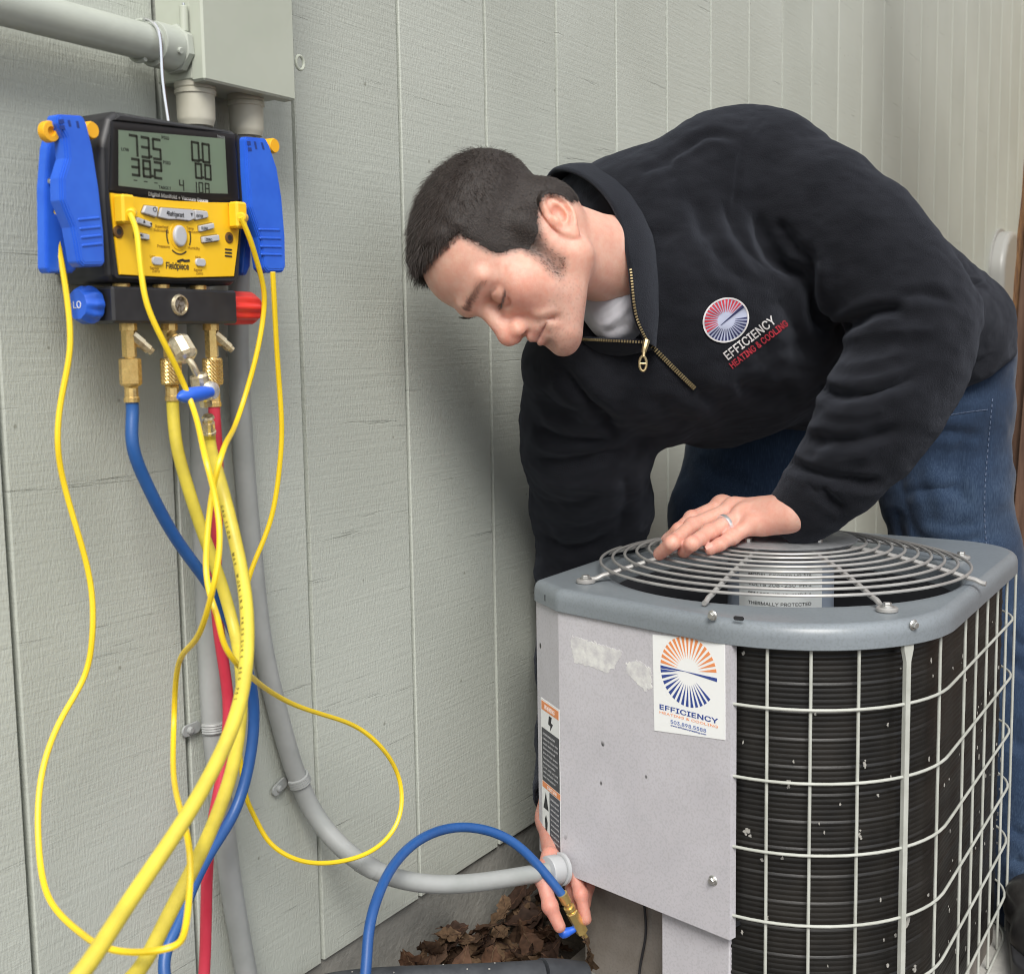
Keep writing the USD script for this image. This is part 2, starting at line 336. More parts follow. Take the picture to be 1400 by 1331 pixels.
# ================================================================== electrical box on the wall
def P3(x, y, v): return at1(x, y, v) if v > 0.5 else off_wall(x, y, v)
YB, YF = -0.004, -0.069
bl = ony([(279.6, 109)], YF)[0]; br = ony([(405, 136)], YF)[0]
xl, xr, zb_ = bl[0], br[0], bl[2]
ebox = thing('electrical_box', 'pale green painted metal electrical box at the top of the wall above the gauge', 'electrical box', (xl, 0, zb_))
part(ebox, 'box_body', bx(xl + 0.002, xr - 0.002, YF + 0.018, YB, zb_ + 0.003, zb_ + 0.32, 0.0015), M_PAINT, smooth=20)
cov = part(ebox, 'box_cover', bx(xl, xr, YF, YF + 0.0175, zb_, zb_ + 0.323, 0.002), M_PAINT, smooth=20)
hz = ony([(263, 30)], YF + 0.018)[0][2]
part(ebox, 'hinge', [cyl((xl - 0.0035, YF + 0.020, hz - 0.011), (xl - 0.0035, YF + 0.020, hz + 0.013), 0.0042, 16, 0.0006), bx(xl - 0.0015, xl + 0.002, YF + 0.021, YF + 0.030, hz - 0.010, hz + 0.012)], M_PAINT)
part(ebox, 'hinge_pin', [cyl((xl - 0.0035, YF + 0.020, hz - 0.017), (xl - 0.0035, YF + 0.020, hz + 0.016), 0.0014, 10), cyl((xl - 0.009, YF + 0.022, hz - 0.0155), (xl - 0.0035, YF + 0.020, hz - 0.0155), 0.0009, 8)], M_GALV)
lc = ony([(410, 86)], YF + 0.012)[0]
a = np.linspace(0, 2 * np.pi, 28)[:-1]
part(ebox, 'latch_ring', [tube(np.c_[lc[0] + 0.0062 * np.cos(a), np.full(27, lc[1]), lc[2] + 0.0072 * np.sin(a)], 0.0017, 8, closed=True), bx(xr - 0.0005, xr + 0.003, YF + 0.007, YF + 0.013, lc[2] - 0.014, lc[2] - 0.002)], M_PAINT)

# horizontal conduit entering the box's left side
ch = thing('horizontal_conduit', 'thick painted conduit running left from the electrical box along the wall', 'conduit', tuple(off_wall(150, 45, 0.045)))
c0 = off_wall(-40, 17, 0.040); c1 = off_wall(247, 68, 0.040); c1[0] = xl + 0.003
c1[1] = c0[1] = -0.036; c0[2] = c1[2] + 0.002
lft = c1 - [0.6, 0, -0.002]
rad = 0.0170
part(ch, 'pipe', tube(np.linspace(lft, c1, 30), rad, 28), M_PIPE)
part(ch, 'connector', [lathe(c1 - [0.037, 0, 0], c1, [(0, rad + 0.0006), (0.0005, 0.0205), (0.002, 0.0212), (0.024, 0.0212), (0.026, 0.0206)], 28), lathe(c1 - [0.012, 0, 0], c1, [(0, 0.021), (0.0012, 0.0235), (0.008, 0.0235), (0.0095, 0.0215)], 8, 0.3)], M_PIPE, smooth=25)
part(ch, 'set_screw', cyl(c1 + [-0.021, -0.0195, -0.006], c1 + [-0.021, -0.0228, -0.0066], 0.0032, 10, 0.0005), M_PIPE)
sx = off_wall(196, 60, 0.04)[0]
part(ch, 'pipe_strap', [tube([(sx, -0.036 + 0.0185 * math.cos(t), c1[2] + 0.0185 * math.sin(t)) for t in np.linspace(-1.9, 1.9, 20)], 0.0022, 8)], M_PIPE)

def pipe_clip(parent, c, tdir, r, side, m):
    """One-hole strap: a band round the pipe and a foot on the wall with its screw."""
    t = np.asarray(tdir, float); t /= np.linalg.norm(t); u = np.array([0, -1.0, 0]); w = np.cross(t, u); w *= side
    band = [c + (r + 0.001) * (math.cos(q) * u + math.sin(q) * w) for q in np.linspace(-2.2, 1.75, 22)]
    ms = []
    for o in (-0.004, -0.0013, 0.0013, 0.004): ms.append(tube(np.array(band) + t * o, 0.0021, 6))
    foot = c + w * (r + 0.009) + np.array([0, -c[1] - 0.003, 0])
    ms.append(prism(LineString([(-0.010, 0), (0.004, 0)]).buffer(0.0062), foot, w, t, np.cross(w, t) * (1 if np.cross(w, t)[1] < 0 else -1), 0.0022, 0.0006))
    g = part(parent, 'pipe_strap', ms, m, smooth=40)
    part(g, 'screw', lathe(foot + [0, 0.0005, 0], foot + [0, -0.01, 0], [(0, 0.0045), (0.0045, 0.0042), (0.006, 0.0025)], 12), m)

def conduit_down(name, label, px, r, fit_px, fw, rfit):
    pts = np.array([P3(*p) for p in px])
    top = pts[0].copy()
    t = thing(name, label, 'conduit', tuple(top))
    path = spline(pts, 90)
    part(t, 'pipe', tube(path, r, 24), M_PVC)
    z1 = zb_ + 0.003
    c = np.array([top[0], top[1], z1])
    d = c - [0, 0, 0.046]
    part(t, 'box_fitting', lathe(c, d, [(0, rfit * 1.06), (0.0045, rfit * 1.06), (0.006, rfit), (0.034, rfit * 0.985), (0.037, rfit * 0.93), (0.041, rfit * 0.86)], 28), M_FIT, smooth=30)
    part(t, 'fitting_rim', lathe(c - [0, 0, 0.006], d, [(0, rfit * 1.01), (0.001, rfit * 1.075), (0.0045, rfit * 1.075), (0.0055, rfit * 1.01)], 28), M_FIT, smooth=30)
    return t, path
f1 = off_wall(267, 140, 0.036); f2 = off_wall(335, 155, 0.034)
cd1, path1 = conduit_down('wall_conduit', 'straight grey conduit running down the wall behind the hoses', [(267, 130, .036), (269, 300, .032), (272, 470, .026), (276, 620, .0225), (281, 780, .020), (286, 900, .018), (293, 1010, .018), (303, 1100, .018), (317, 1215, .018), (337, 1331, .018), (352, 1420, .018)], 0.0118, None, 0, 0.0190)
k1 = np.argmin(np.abs(proj(path1)[:, 1] - 990)); pipe_clip(cd1, path1[k1], path1[k1] - path1[k1 + 1], 0.0118, -1, M_PVC)
cd2, path2 = conduit_down('curved_conduit', 'grey conduit that curves from the wall over to the air conditioner', [(336, 140, .034), (331, 300, .026), (326, 445, .019), (333, 620, .017), (345, 760, .016), (359, 881, .016), (379, 970, .016), (402, 1050, .017), (432, 1115, 1.478), (470, 1160, 1.478), (520, 1192, 1.49), (580, 1207, 1.515), (640, 1207, 1.545), (700, 1199, 1.585), (752, 1190, 1.62)], 0.0112, None, 0, 0.0178)
k2 = np.argmin(np.abs(proj(path2)[:, 1] - 1062) + (proj(path2)[:, 0] > 450) * 999); pipe_clip(cd2, path2[k2], path2[k2] - path2[k2 + 1], 0.0112, -1, M_PVC)
e2 = path2[-1]; d2 = path2[-1] - path2[-3]; d2 /= np.linalg.norm(d2)
part(cd2, 'end_connector', [lathe(e2 - d2 * 0.006, e2 + d2 * 0.03, [(0, 0.0118), (0.001, 0.0185), (0.003, 0.0195), (0.016, 0.0195), (0.020, 0.018)], 24), lathe(e2 + d2 * 0.0145, e2 + d2 * 0.03, [(0, 0.019), (0.001, 0.0212), (0.005, 0.0212), (0.007, 0.019)], 20)], M_WHITE_FIT if 'M_WHITE_FIT' in globals() else mat('white_fitting', (0.40, 0.41, 0.42), 0.42, bump=0.2, bscale=90), smooth=30)
k3 = np.argmin(np.abs(proj(path2)[:, 0] - 515)); part(cd2, 'pipe_coupling', tube(path2[k3 - 2:k3 + 1], 0.0119, 24), M_PVC)

# ================================================================== the gauge
YG = -0.086
def G2(*pts): return wall_px(pts, YG)
gz = off_wall(240, 420, 0.06)
ga = thing('refrigerant_gauge', 'black and yellow digital gauge with a screen hanging on the wall from a wire hook', 'gauge', tuple(gz))
hous = Polygon(G2((150, 160), (160, 151), (322, 178), (331, 186), (333, 280), (327, 384), (320, 390), (155, 386), (149, 378), (141, 270), (140, 200)))
hous = hous.buffer(-0.006).buffer(0.006, quad_segs=5)
body = prism(hous, (0, YG + 0.062, 0), (1, 0, 0), (0, 0, 1), (0, -1, 0), 0.061, 0.007)
housing = part(ga, 'housing', body, M_BLACK, smooth=40)
back = hous.buffer(-0.010)
part(ga, 'rear_shell', wall_prism(back, -0.004, -YG - 0.064 + 0.003), M_BLACK)
# raised rim, window, face
glass = Polygon(G2((151, 166), (235, 175), (320, 184), (326, 274), (282, 274), (236, 272), (190, 267), (148, 260)))
face = Polygon(G2((148.5, 264), (190, 270.5), (236, 275), (282, 277), (326, 277.5), (323, 330), (317, 378), (240, 380), (161, 375.5), (154, 320)))
rim = hous.buffer(-0.0035).difference(unary := shapely.union_all([glass, face]).buffer(0.0012))
part(ga, 'front_rim', wall_prism(rim, YG + 0.001, 0.0035, 0.0012), M_BLACK, smooth=40)
scr = part(ga, 'screen_surround', wall_prism(glass, YG + 0.0005, 0.0015), M_INK, smooth=False)
lcdp = Polygon(G2((160.5, 178), (306, 190), (310, 265), (270, 264), (225, 261.5), (160.5, 254)))
part(scr, 'lcd', wall_prism(lcdp, YG - 0.001, 0.0004), M_LCD, smooth=False)
gw = np.array(glass.exterior.coords)[:-1]; gv, gf = trimesh.creation.triangulate_polygon(glass.buffer(-0.0008), engine='earcut'); gm = trimesh.Trimesh(np.c_[gv[:, 0], np.full(len(gv), YG - 0.0030), gv[:, 1]], gf, process=False)
if gm.face_normals[0][1] > 0: gm.invert()
part(scr, 'window', gm, M_GLOSS, smooth=False)
SEG = {'0': 'abcdef', '1': 'bc', '2': 'abged', '3': 'abgcd', '4': 'fgbc', '5': 'afgcd', '6': 'afgedc', '7': 'abc', '8': 'abcdefg', '9': 'abcdfg', '-': 'g', 'A': 'abcefg'}
def seg_text(s, x, z, w, h, t, gap):
    """Seven-segment figures on the screen; x, z: lower left corner."""
    out = []
    for ch_ in s:
        if ch_ == '.': out.append(sbox(x - gap * 0.75, z, x - gap * 0.75 + t, z + t)); continue
        if ch_ == ' ': x += w + gap; continue
        g = 0.12 * t; q = {'a': (0, h, w, h), 'g': (0, h / 2, w, h / 2), 'd': (0, 0, w, 0), 'f': (0, h / 2, 0, h), 'e': (0, 0, 0, h / 2), 'b': (w, h / 2, w, h), 'c': (w, 0, w, h / 2)}
        for k in SEG[ch_]:
            x0, y0, x1, y1 = q[k]; L = LineString([(x + x0, z + y0), (x + x1, z + y1)])
            out.append(affinity.scale(L, 0.86, 0.86).buffer(t / 2, cap_style=3))
        x += w + gap
    return out
def gp(x, y): q = ony([(x, y)], YG - 0.0014)[0]; return q[0], q[2]
segs = []
def row(s, x, y, w, h, t, gap): a_, b_ = gp(x, y); segs.extend(seg_text(s, a_, b_, w, h, t, gap))
row('73.5', 178, 212, 0.0085, 0.0172, 0.0024, 0.0052)
row('38.2', 181, 239, 0.0080, 0.0138, 0.0024, 0.0052)
row('- - -', 183, 249.5, 0.0038, 0.004, 0.0009, 0.0022)
row('0.0', 263, 219, 0.0085, 0.0165, 0.0024, 0.0052)
row('0.0', 268, 243, 0.0072, 0.0130, 0.0022, 0.005)
row('4 10A', 246, 260, 0.0048, 0.0092, 0.0013, 0.0034)
part(scr, 'screen_digits', [wall_prism(q, YG - 0.0014, 0.0002) for q in segs], mat('lcd_ink', (0.07, 0.085, 0.06), 0.5), smooth=False)
U3, V3 = (1, 0, 0), (0, 0, 1)
def gtext(s, px, py, h, width=None, y=YG - 0.0042, bold=False, depth=0.0003):
    q = ony([(px, py)], y)[0]; return lay_text(s, h, q, U3, V3, depth, width, bold)
part(scr, 'screen_small_print', [gtext('PSIG', 221, 190, 0.0028, y=YG - 0.0014), gtext('PSIG', 223, 224, 0.0028, y=YG - 0.0014), gtext('LOW', 166, 206, 0.0028, y=YG - 0.0014), gtext('TARGET', 217, 258, 0.0028, y=YG - 0.0014)], M_INK, smooth=False)
part(scr, 'screen_title', gtext('Digital Manifold + Vacuum Gauge', 203, 267.5, 0.0032, 0.074, y=YG - 0.0021, bold=True), M_WHITE, smooth=False)
part(scr, 'screen_model', gtext('SMAN', 297, 188, 0.0022, 0.010, y=YG - 0.0021), M_WHITE, smooth=False)
plate = part(ga, 'face_plate', wall_prism(face, YG + 0.0005, 0.0035, 0.0008), M_YEL, smooth=40)
def key(name, pts, ink=None, ih=0.0032, iw=None, at_=None, h=0.0022):
    pg = Polygon(wall_px(pts, YG - 0.0045)).buffer(-0.001).buffer(0.001)
    q = part(plate, name, wall_prism(pg, YG - 0.0028, 0.0012 + h, 0.0008), M_KEY, smooth=40)
    part(plate, 'key_border', wall_prism(pg.buffer(0.0009), YG - 0.0029, 0.0004), mat_border, smooth=False)
    if ink: part(q, 'key_lettering', gtext(ink, at_[0], at_[1], ih, iw, y=YG - 0.0061, bold=True), M_INK, smooth=False)
mat_border = mat('key_surround', (0.30, 0.19, 0.03), 0.5)
key('key', [(198, 281), (215, 283), (213, 297), (194, 291)])
part(plate, 'lamp_symbol', [wall_prism(Point(*G2((205, 287))[0]).buffer(0.0022).difference(Point(*G2((205, 287))[0]).buffer(0.0015)), YG - 0.0061, 0.0003), gtext('-', 203, 295, 0.003, y=YG - 0.0061)], M_INK, smooth=False)
key('key', [(220, 284), (263, 287), (265, 299), (258, 302), (243, 300), (229, 300), (216, 297)], 'Refrigerant', 0.0040, 0.0195, (230, 295))
up = gp(223, 292)
for a_, b_, s in [(*gp(224, 291), 1), (*gp(257, 294), -1), (*gp(192, 303), 1), (*gp(201.5, 307.5), -1)]: part(plate, 'arrow_symbol', wall_prism([(a_ - 0.0014, b_ - s * 0.0015), (a_ + 0.0014, b_ - s * 0.0015), (a_, b_ + s * 0.0018)], YG - 0.0061, 0.0003), M_INK, smooth=False)
key('key', [(265, 287), (282, 289), (284, 297), (267, 301)], 'ENTER', 0.0026, 0.0085, (268.5, 297))
key('key', [(187, 297), (206, 304), (207, 311), (184, 304)])
key('key', [(184, 317), (203, 321), (203, 328), (185, 325)], 'MENU', 0.0024, 0.0075, (187, 323))
key('key', [(272, 309), (291, 305), (292, 312), (273, 317)], 'CLEAR', 0.0024, 0.0085, (275, 313.5))
key('key', [(276, 324), (298, 321), (299, 329), (277, 332)], 'ZERO', 0.0024, 0.0085, (281, 329))
ctr = G2((241, 323))[0]
part(plate, 'round_key', prism(affinity.scale(Point(0, 0).buffer(0.0085, quad_segs=10), 0.92, 1.15), (ctr[0], YG - 0.0028, ctr[1]), (1, 0, 0), (0, 0, 1), (0, -1, 0), 0.004, 0.002), M_KEY, smooth=40)
arcs = [LineString([(ctr[0] + 0.0148 * math.cos(t), ctr[1] + 0.0165 * math.sin(t)) for t in np.linspace(a0, a1, 12)]).buffer(0.0006) for a0, a1 in ((2.85, 3.6), (-0.45, 0.3), (4.1, 5.3))]
part(plate, 'mode_arcs', [wall_prism(q, YG - 0.0030, 0.0004) for q in arcs], M_INK, smooth=False)
part(plate, 'round_key_well', prism(affinity.scale(Point(0, 0).buffer(0.0118, quad_segs=10), 0.95, 1.12), (ctr[0], YG - 0.0026, ctr[1]), (1, 0, 0), (0, 0, 1), (0, -1, 0), 0.001, 0.0005), mat('yellow_well', (0.78, 0.45, 0.008), 0.4), smooth=40)
M_BRN = mat('brown_print', (0.30, 0.16, 0.01), 0.6)
ptxt = [('Superheat', 212, 311, .016), ('Subcooling', 210, 316, .018), ('Temp', 255, 313.5, .009), ('Vacuum', 256, 318, .014), ('Pressure', 215, 338, .015), ('Humidity', 257, 340.5, .015), ('T1', 159, 273, .005), ('T2', 311, 282, .005), ('Sensor', 205, 368, .011), ('Zero', 208, 372, .009), ('Sensor', 265, 370.5, .011), ('Zero', 268, 375, .009), ('Low', 205, 352, .006), ('High', 267, 353.5, .007)]
part(plate, 'face_print', [gtext(s, x, y, 0.0025, w, y=YG - 0.0030) for s, x, y, w in ptxt], M_BRN, smooth=False)
part(plate, 'maker_name', [gtext('Fieldpiece', 227, 367, 0.0058, 0.0285, y=YG - 0.0030, bold=True), wall_prism(LineString(G2((240, 357.5), (246, 355.5), (249, 357), (255, 356.5))).buffer(0.0011), YG - 0.0030, 0.0004)], M_INK, smooth=False)
for x, y in ((211, 357), (270, 359)):
    c_ = G2((x, y))[0]; part(plate, 'small_key', wall_prism(rrect(c_[0] - 0.0062, c_[0] + 0.0062, c_[1] - 0.0036, c_[1] + 0.0036, 0.003), YG - 0.0028, 0.0022, 0.0008), M_KEY, smooth=40)
for x, y in ((161.5, 317), (313, 325)):
    c_ = ony([(x, y)], YG - 0.003)[0]
    part(plate, 'plug_socket', [lathe(c_ + [0, 0.0006, 0], c_ + [0, -0.0015, 0], [(0, 0.0055), (0.0012, 0.0055), (0.0018, 0.0046)], 20)], mat_socket if 'mat_socket' in globals() else mat('socket_ring', (0.12, 0.06, 0.015), 0.4), smooth=40)
    part(plate, 'socket_hole', cyl(c_ + [0, 0.001, 0], c_ + [0, -0.0013, 0], 0.0028, 14), M_INK)
part(plate, 'speaker_slots', [wall_prism(LineString(G2((305, y), (313, y + 0.8))).buffer(0.0008), YG - 0.0030, 0.0004) for y in (341, 345.5, 350)], M_INK, smooth=False)
# valve block under the housing
blk = G2((151, 392), (322, 396), (322, 441), (152, 443))
z0b, z1b = min(blk[2][1], blk[3][1]) + 0.001, max(blk[0][1], blk[1][1]) - 0.001
xb0, xb1 = blk[0][0], blk[1][0]
part(ga, 'valve_block', bx(xb0, xb1, YG - 0.002, YG + 0.042, z0b, z1b, 0.0022), M_ANOD, smooth=20)
for x in np.linspace(xb0 + 0.03, xb1 - 0.03, 3): part(ga, 'mounting_post', cyl((x, YG + 0.02, z1b - 0.002), (x, YG + 0.02, z1b + 0.012), 0.008, 16), M_BRASS)
def knob(name, x0, x1, m, mirror):
    c = np.array([x0, YG + 0.019, (z0b + z1b) / 2]); L = abs(x1 - x0); d = np.array([1.0 if x1 > x0 else -1.0, 0, 0])
    n = 48; a_ = np.arange(n) * 2 * np.pi / n
    R = 0.0160; rib = 1 + 0.085 * np.cos(a_ * 10)
    prof = [(0.003, 0.80), (0.0035, 0.93), (0.008, 1.0), (L * 0.55, 1.0), (L - 0.008, 0.98), (L - 0.003, 0.90), (L, 0.78)]
    V, Fc = [], []
    for t, s in prof:
        k = 1.0 if 0.005 < t < L - 0.005 else 0.3
        rr = R * s * (1 + (rib - 1) * k); V.append(c + d * t + np.c_[np.zeros(n), rr * np.cos(a_), rr * np.sin(a_) * mirror * d[0]])
    V = np.vstack(V)
    for i in range(len(prof) - 1):
        j = np.arange(n); Fc += [np.c_[i * n + j, i * n + (j + 1) % n, (i + 1) * n + (j + 1) % n], np.c_[i * n + j, (i + 1) * n + (j + 1) % n, (i + 1) * n + j]]
    V = np.vstack([V, [c + d * L]]); j = np.arange(n); Fc.append(np.c_[np.full(n, len(V) - 1), (len(prof) - 1) * n + j, (len(prof) - 1) * n + (j + 1) % n])
    mm = trimesh.Trimesh(V, np.vstack(Fc), process=False); trimesh.repair.fix_normals(mm)
    k_ = part(ga, name, mm, m, smooth=35)
    part(ga, 'knob_stem', cyl(c - d * 0.002, c + d * 0.006, 0.008, 16), M_BRASS)
    return k_, c + d * L
kb, ke = knob('blue_knob', xb0, ony([(105, 418)], YG + 0.019)[0][0], M_BLUE, 1)
part(kb, 'knob_mark', lay_text('LO', 0.006, ke + [-0.0002, 0.004, -0.003], (0, -1, 0), (0, 0, 1), 0.0004), M_WHITE, smooth=False)
knob('red_knob', xb1, ony([(347, 420)], YG + 0.019)[0][0], M_RED, 1)
sg = ony([(245, 417)], YG - 0.002)[0]
part(ga, 'sight_glass_ring', lathe(sg + [0, 0.001, 0], sg + [0, -0.003, 0], [(0, 0.0098), (0.0015, 0.0100), (0.0035, 0.0092), (0.0038, 0.0078), (0.001, 0.0074), (0.0008, 0.001)], 28), M_BRASSN, smooth=25)
part(ga, 'sight_glass', cyl(sg + [0, 0.0005, 0], sg + [0, -0.0008, 0], 0.0074, 24), mat('sight_glass_look', (0.16, 0.13, 0.09), 0.08, 0.6, col2=(0.42, 0.40, 0.36), nscale=420, ramp=(0.45, 0.55)))
# hook
hx = off_wall(207, 100, 0.045)
cz_ = c1[2]
hp = [(hx[0] - 0.003, -0.014, cz_ + 0.010), (hx[0] - 0.002, -0.026, cz_ + 0.0185), (hx[0], -0.040, cz_ + 0.0195), (hx[0] + 0.001, -0.052, cz_ + 0.013), (hx[0] + 0.001, -0.0575, cz_), (hx[0] + 0.001, -0.058, cz_ - 0.03), (hx[0] + 0.003, -0.059, cz_ - 0.06), (hx[0] + 0.006, -0.060, gp(211, 162)[1] - 0.005)]
part(ga, 'hook', tube(spline(hp, 50), 0.0017, 10), M_CHROME)
# ports: brass stems under the block
def port(x, yb, side=True):
    t = ony([(x, 442)], YG + 0.019)[0]; o = np.array([t[0], YG + 0.019, z0b])
    L = [off_wall(x, q, 0.067)[2] for q in (443, 488, 526, yb)]
    ms = [lathe((o[0], o[1], L[0] + 0.003), (o[0], o[1], L[1]), [(0, 0.0066), (L[0] - L[1] + 0.003, 0.0066)], 6)]
    part(ga, 'port_stem', ms + [cyl((o[0], o[1], L[0] + 0.003), (o[0], o[1], L[0] - 0.006), 0.0078, 8)], M_BRASS, smooth=20)
    part(ga, 'port_neck', cyl((o[0], o[1], L[1] + 0.002), (o[0], o[1], L[2]), 0.0048, 14), M_BRASS)
    if side:
        a0 = np.array([o[0] + 0.002, o[1] - 0.002, L[0] - 0.010]); dd = np.array([0.72, -0.35, -0.70]); dd /= np.linalg.norm(dd)
        part(ga, 'side_port', [lathe(a0, a0 + dd, [(0, 0.0055), (0.012, 0.0055), (0.0121, 0.0046), (0.020, 0.0046), (0.021, 0.0036), (0.024, 0.0034), (0.0245, 0.002)], 8)], M_BRASSN, smooth=20)
    return o, L
PORT = [port(175, 550), port(231, 548, False), port(288, 556)]

# ================================================================== hoses with their brass ends
def knurl(c_top, z1, r, n=40, m=7):
    """A knurled nut: diamonds raised on the barrel."""
    V, Fc = [], []; zs = np.linspace(c_top[2], z1, m * 2 + 1)
    for i, z in enumerate(zs):
        a_ = (np.arange(n) + 0.5 * (i % 2)) * 2 * np.pi / n
        rr = r * (1 + 0.035 * np.where((np.arange(n) % 2) == (i // 1) % 2, 1, -1)) if 0 < i < len(zs) - 1 else np.full(n, r * 0.93)
        V.append(np.c_[c_top[0] + rr * np.cos(a_), c_top[1] + rr * np.sin(a_), np.full(n, z)])
    V = np.vstack(V); j = np.arange(n)
    for i in range(len(zs) - 1): Fc += [np.c_[i * n + j, (i + 1) * n + (j + 1) % n, i * n + (j + 1) % n], np.c_[i * n + j, (i + 1) * n + j, (i + 1) * n + (j + 1) % n]]
    k = len(V); V = np.vstack([V, [[c_top[0], c_top[1], zs[0]], [c_top[0], c_top[1], zs[-1]]]]); e = (len(zs) - 1) * n
    Fc += [np.c_[np.full(n, k), j, (j + 1) % n], np.c_[np.full(n, k + 1), e + (j + 1) % n, e + j]]
    mm = trimesh.Trimesh(V, np.vstack(Fc), process=False); trimesh.repair.fix_normals(mm); return mm
def hose_end(t, pt, hexnut, r):
    o, L = pt
    if hexnut: part(t, 'nut', lathe((o[0], o[1], L[1] - 0.001), (o[0], o[1], L[2]), [(0, 0.0085), (0.001, 0.0100), (L[1] - L[2] - 0.002, 0.0100), (L[1] - L[2], 0.0085)], 8), M_BRASS, smooth=20)
    else: part(t, 'nut', knurl((o[0], o[1], L[1] - 0.001), L[2], 0.0096), M_BRASS, smooth=False)
    h = L[2] - L[3]
    part(t, 'ferrule', lathe((o[0], o[1], L[2]), (o[0], o[1], L[3]), [(-0.001, 0.0055), (0.0015, 0.0068), (0.003, 0.0062), (h - 0.005, 0.0064), (h - 0.004, 0.0072), (h, 0.0072)], 12), M_BRASS, smooth=20)
    return np.array([o[0], o[1], L[3] + 0.002])
HR_ = 0.0059
def hose(name, label, start, px, m, tail=(), r=HR_, n=220):
    pts = [start, start - [0, 0, 0.012]] + [P3(*p) for p in px] + [np.array(q, float) for q in tail]
    t = thing(name, label, 'hose', tuple(start))
    return t, spline(pts, n)
tB, _ = hose('blue_hose', 'blue hose from the left port of the gauge to the brass fitting in the hand', np.zeros(3), [], M_HB) if False else (thing('blue_hose', 'blue hose from the gauge looping down to the brass fitting in the hand', 'hose', tuple(PORT[0][0])), None)
s0 = hose_end(tB, PORT[0], True, HR_)
fitA = at1(771, 1226, 1.600); fitD = at1(806, 1292, 1.625) - fitA; fitD /= np.linalg.norm(fitD)
ptsB = [s0, s0 - [0, 0, .012]] + [P3(*p) for p in [(181, 605, .07), (200, 660, .07), (240, 735, .07), (283, 795, .07), (318, 860, .068), (338, 915, .066), (347, 968, .066), (341, 1040, .066), (320, 1110, .066), (290, 1160, .07), (262, 1215, .08), (240, 1270, .09), (225, 1331, .10)]] \
     + [np.array(q) for q in [(0.80, -0.20, 0.16), (0.86, -0.27, 0.06), (0.97, -0.32, 0.036)]] + [P3(*p) for p in [(487, 1430, 1.29), (494, 1360, 1.325), (503, 1285, 1.36), (513, 1235, 1.39), (535, 1187, 1.44), (566, 1153, 1.49), (605, 1134, 1.54), (645, 1131, 1.57), (690, 1144, 1.59), (728, 1174, 1.60), (757, 1208, 1.60)]] + [fitA]
part(tB, 'tube', tube(spline(ptsB, 320), HR_, 16), M_HB)
fe = part(tB, 'end_fitting', [lathe(fitA - fitD * 0.006, fitA + fitD, [(0, 0.0068), (0.014, 0.0068), (0.016, 0.0050), (0.021, 0.0050), (0.0215, 0.0072), (0.026, 0.0072), (0.0265, 0.0045), (0.030, 0.0045)], 14), lathe(fitA + fitD * 0.024, fitA + fitD, [(0, 0.006), (0.001, 0.0078), (0.034, 0.0078), (0.036, 0.0055), (0.037, 0.0036), (0.050, 0.0036), (0.051, 0.002)], 6)], M_BRASSP, smooth=20)
lev0 = fitA + fitD * 0.048 - RT * 0.004 + DN * 0.003; lev1 = lev0 - RT * 0.022 + DN * 0.006 - FW * 0.004
part(tB, 'blue_lever', tube(spline([lev0, (lev0 + lev1) / 2 + DN * 0.001, lev1], 12), np.r_[0.0035, 0.0040, 0.0045, 0.0048, 0.0052, 0.0058, 0.0062, 0.0066, 0.0067, 0.0064, 0.005, 0.002], 12), M_BLUE)

tY = thing('yellow_hose', 'yellow hose hanging from the middle brass port of the gauge, behind the nearer yellow one', 'hose', tuple(PORT[1][0]))
s1 = hose_end(tY, PORT[1], False, HR_)
pts = [s1, s1 - [0, 0, .012]] + [P3(*p) for p in [(241, 605, .07), (255, 660, .075), (278, 730, .08), (300, 790, .085), (320, 860, .10), (330, 925, 1.20), (328, 990, 1.15), (315, 1060, 1.10), (290, 1130, 1.05), (262, 1190, 1.0), (225, 1262, .96), (185, 1331, .92), (140, 1410, .88)]] + [np.array((0.42, -0.45, 0.10)), np.array((0.30, -0.5, 0.035))]
part(tY, 'tube', tube(spline(pts, 220), HR_, 16), M_HY)
tR = thing('red_hose', 'red hose hanging from the right brass port of the gauge down the wall', 'hose', tuple(PORT[2][0]))
s2 = hose_end(tR, PORT[2], False, HR_)
pts = [s2, s2 - [0, 0, .012]] + [P3(*p) for p in [(297, 625, .066), (297, 700, .06), (295, 780, .055), (299, 860, .052), (309, 930, .05), (312, 985, .05), (303, 1060, .05), (290, 1130, .05), (283, 1200, .05), (279, 1331, .05), (278, 1420, .06)]] + [np.array((0.92, -0.10, 0.05)), np.array((0.98, -0.2, 0.033))]
part(tR, 'tube', tube(spline(pts, 220), HR_, 16), M_HR)
# second yellow hose: parked on a brass coupler, with a small ball valve
cpA = off_wall(243, 466, 0.10); cpB = off_wall(257, 492, 0.112)
tV = thing('valve_hose', 'nearest yellow hose, with a small blue handled valve at its top', 'hose', tuple(cpA))
dcp = cpB - cpA; Lc = np.linalg.norm(dcp); dcp /= Lc
part(tV, 'coupler_nut', lathe(cpA, cpB, [(-0.002, 0.009), (0.001, 0.0112), (Lc * 0.75, 0.0118), (Lc * 0.9, 0.0098), (Lc, 0.006)], 10), M_BRASSN, smooth=20)
part(tV, 'hanger_pin', cyl(cpA - dcp * 0.002, (PORT[1][0][0] + 0.001, PORT[1][0][1], cpA[2] + 0.006), 0.0045, 12), M_BRASS)
vb = off_wall(277, 527, 0.115)
bend = spline([cpB - dcp * 0.003, off_wall(262, 497, 0.114), off_wall(268, 509, 0.115), vb], 16)
part(tV, 'bent_tube', tube(bend, 0.0033, 12), M_BRASSN)
vd = off_wall(283, 560, 0.112) - vb; vl = np.linalg.norm(vd); vd /= vl
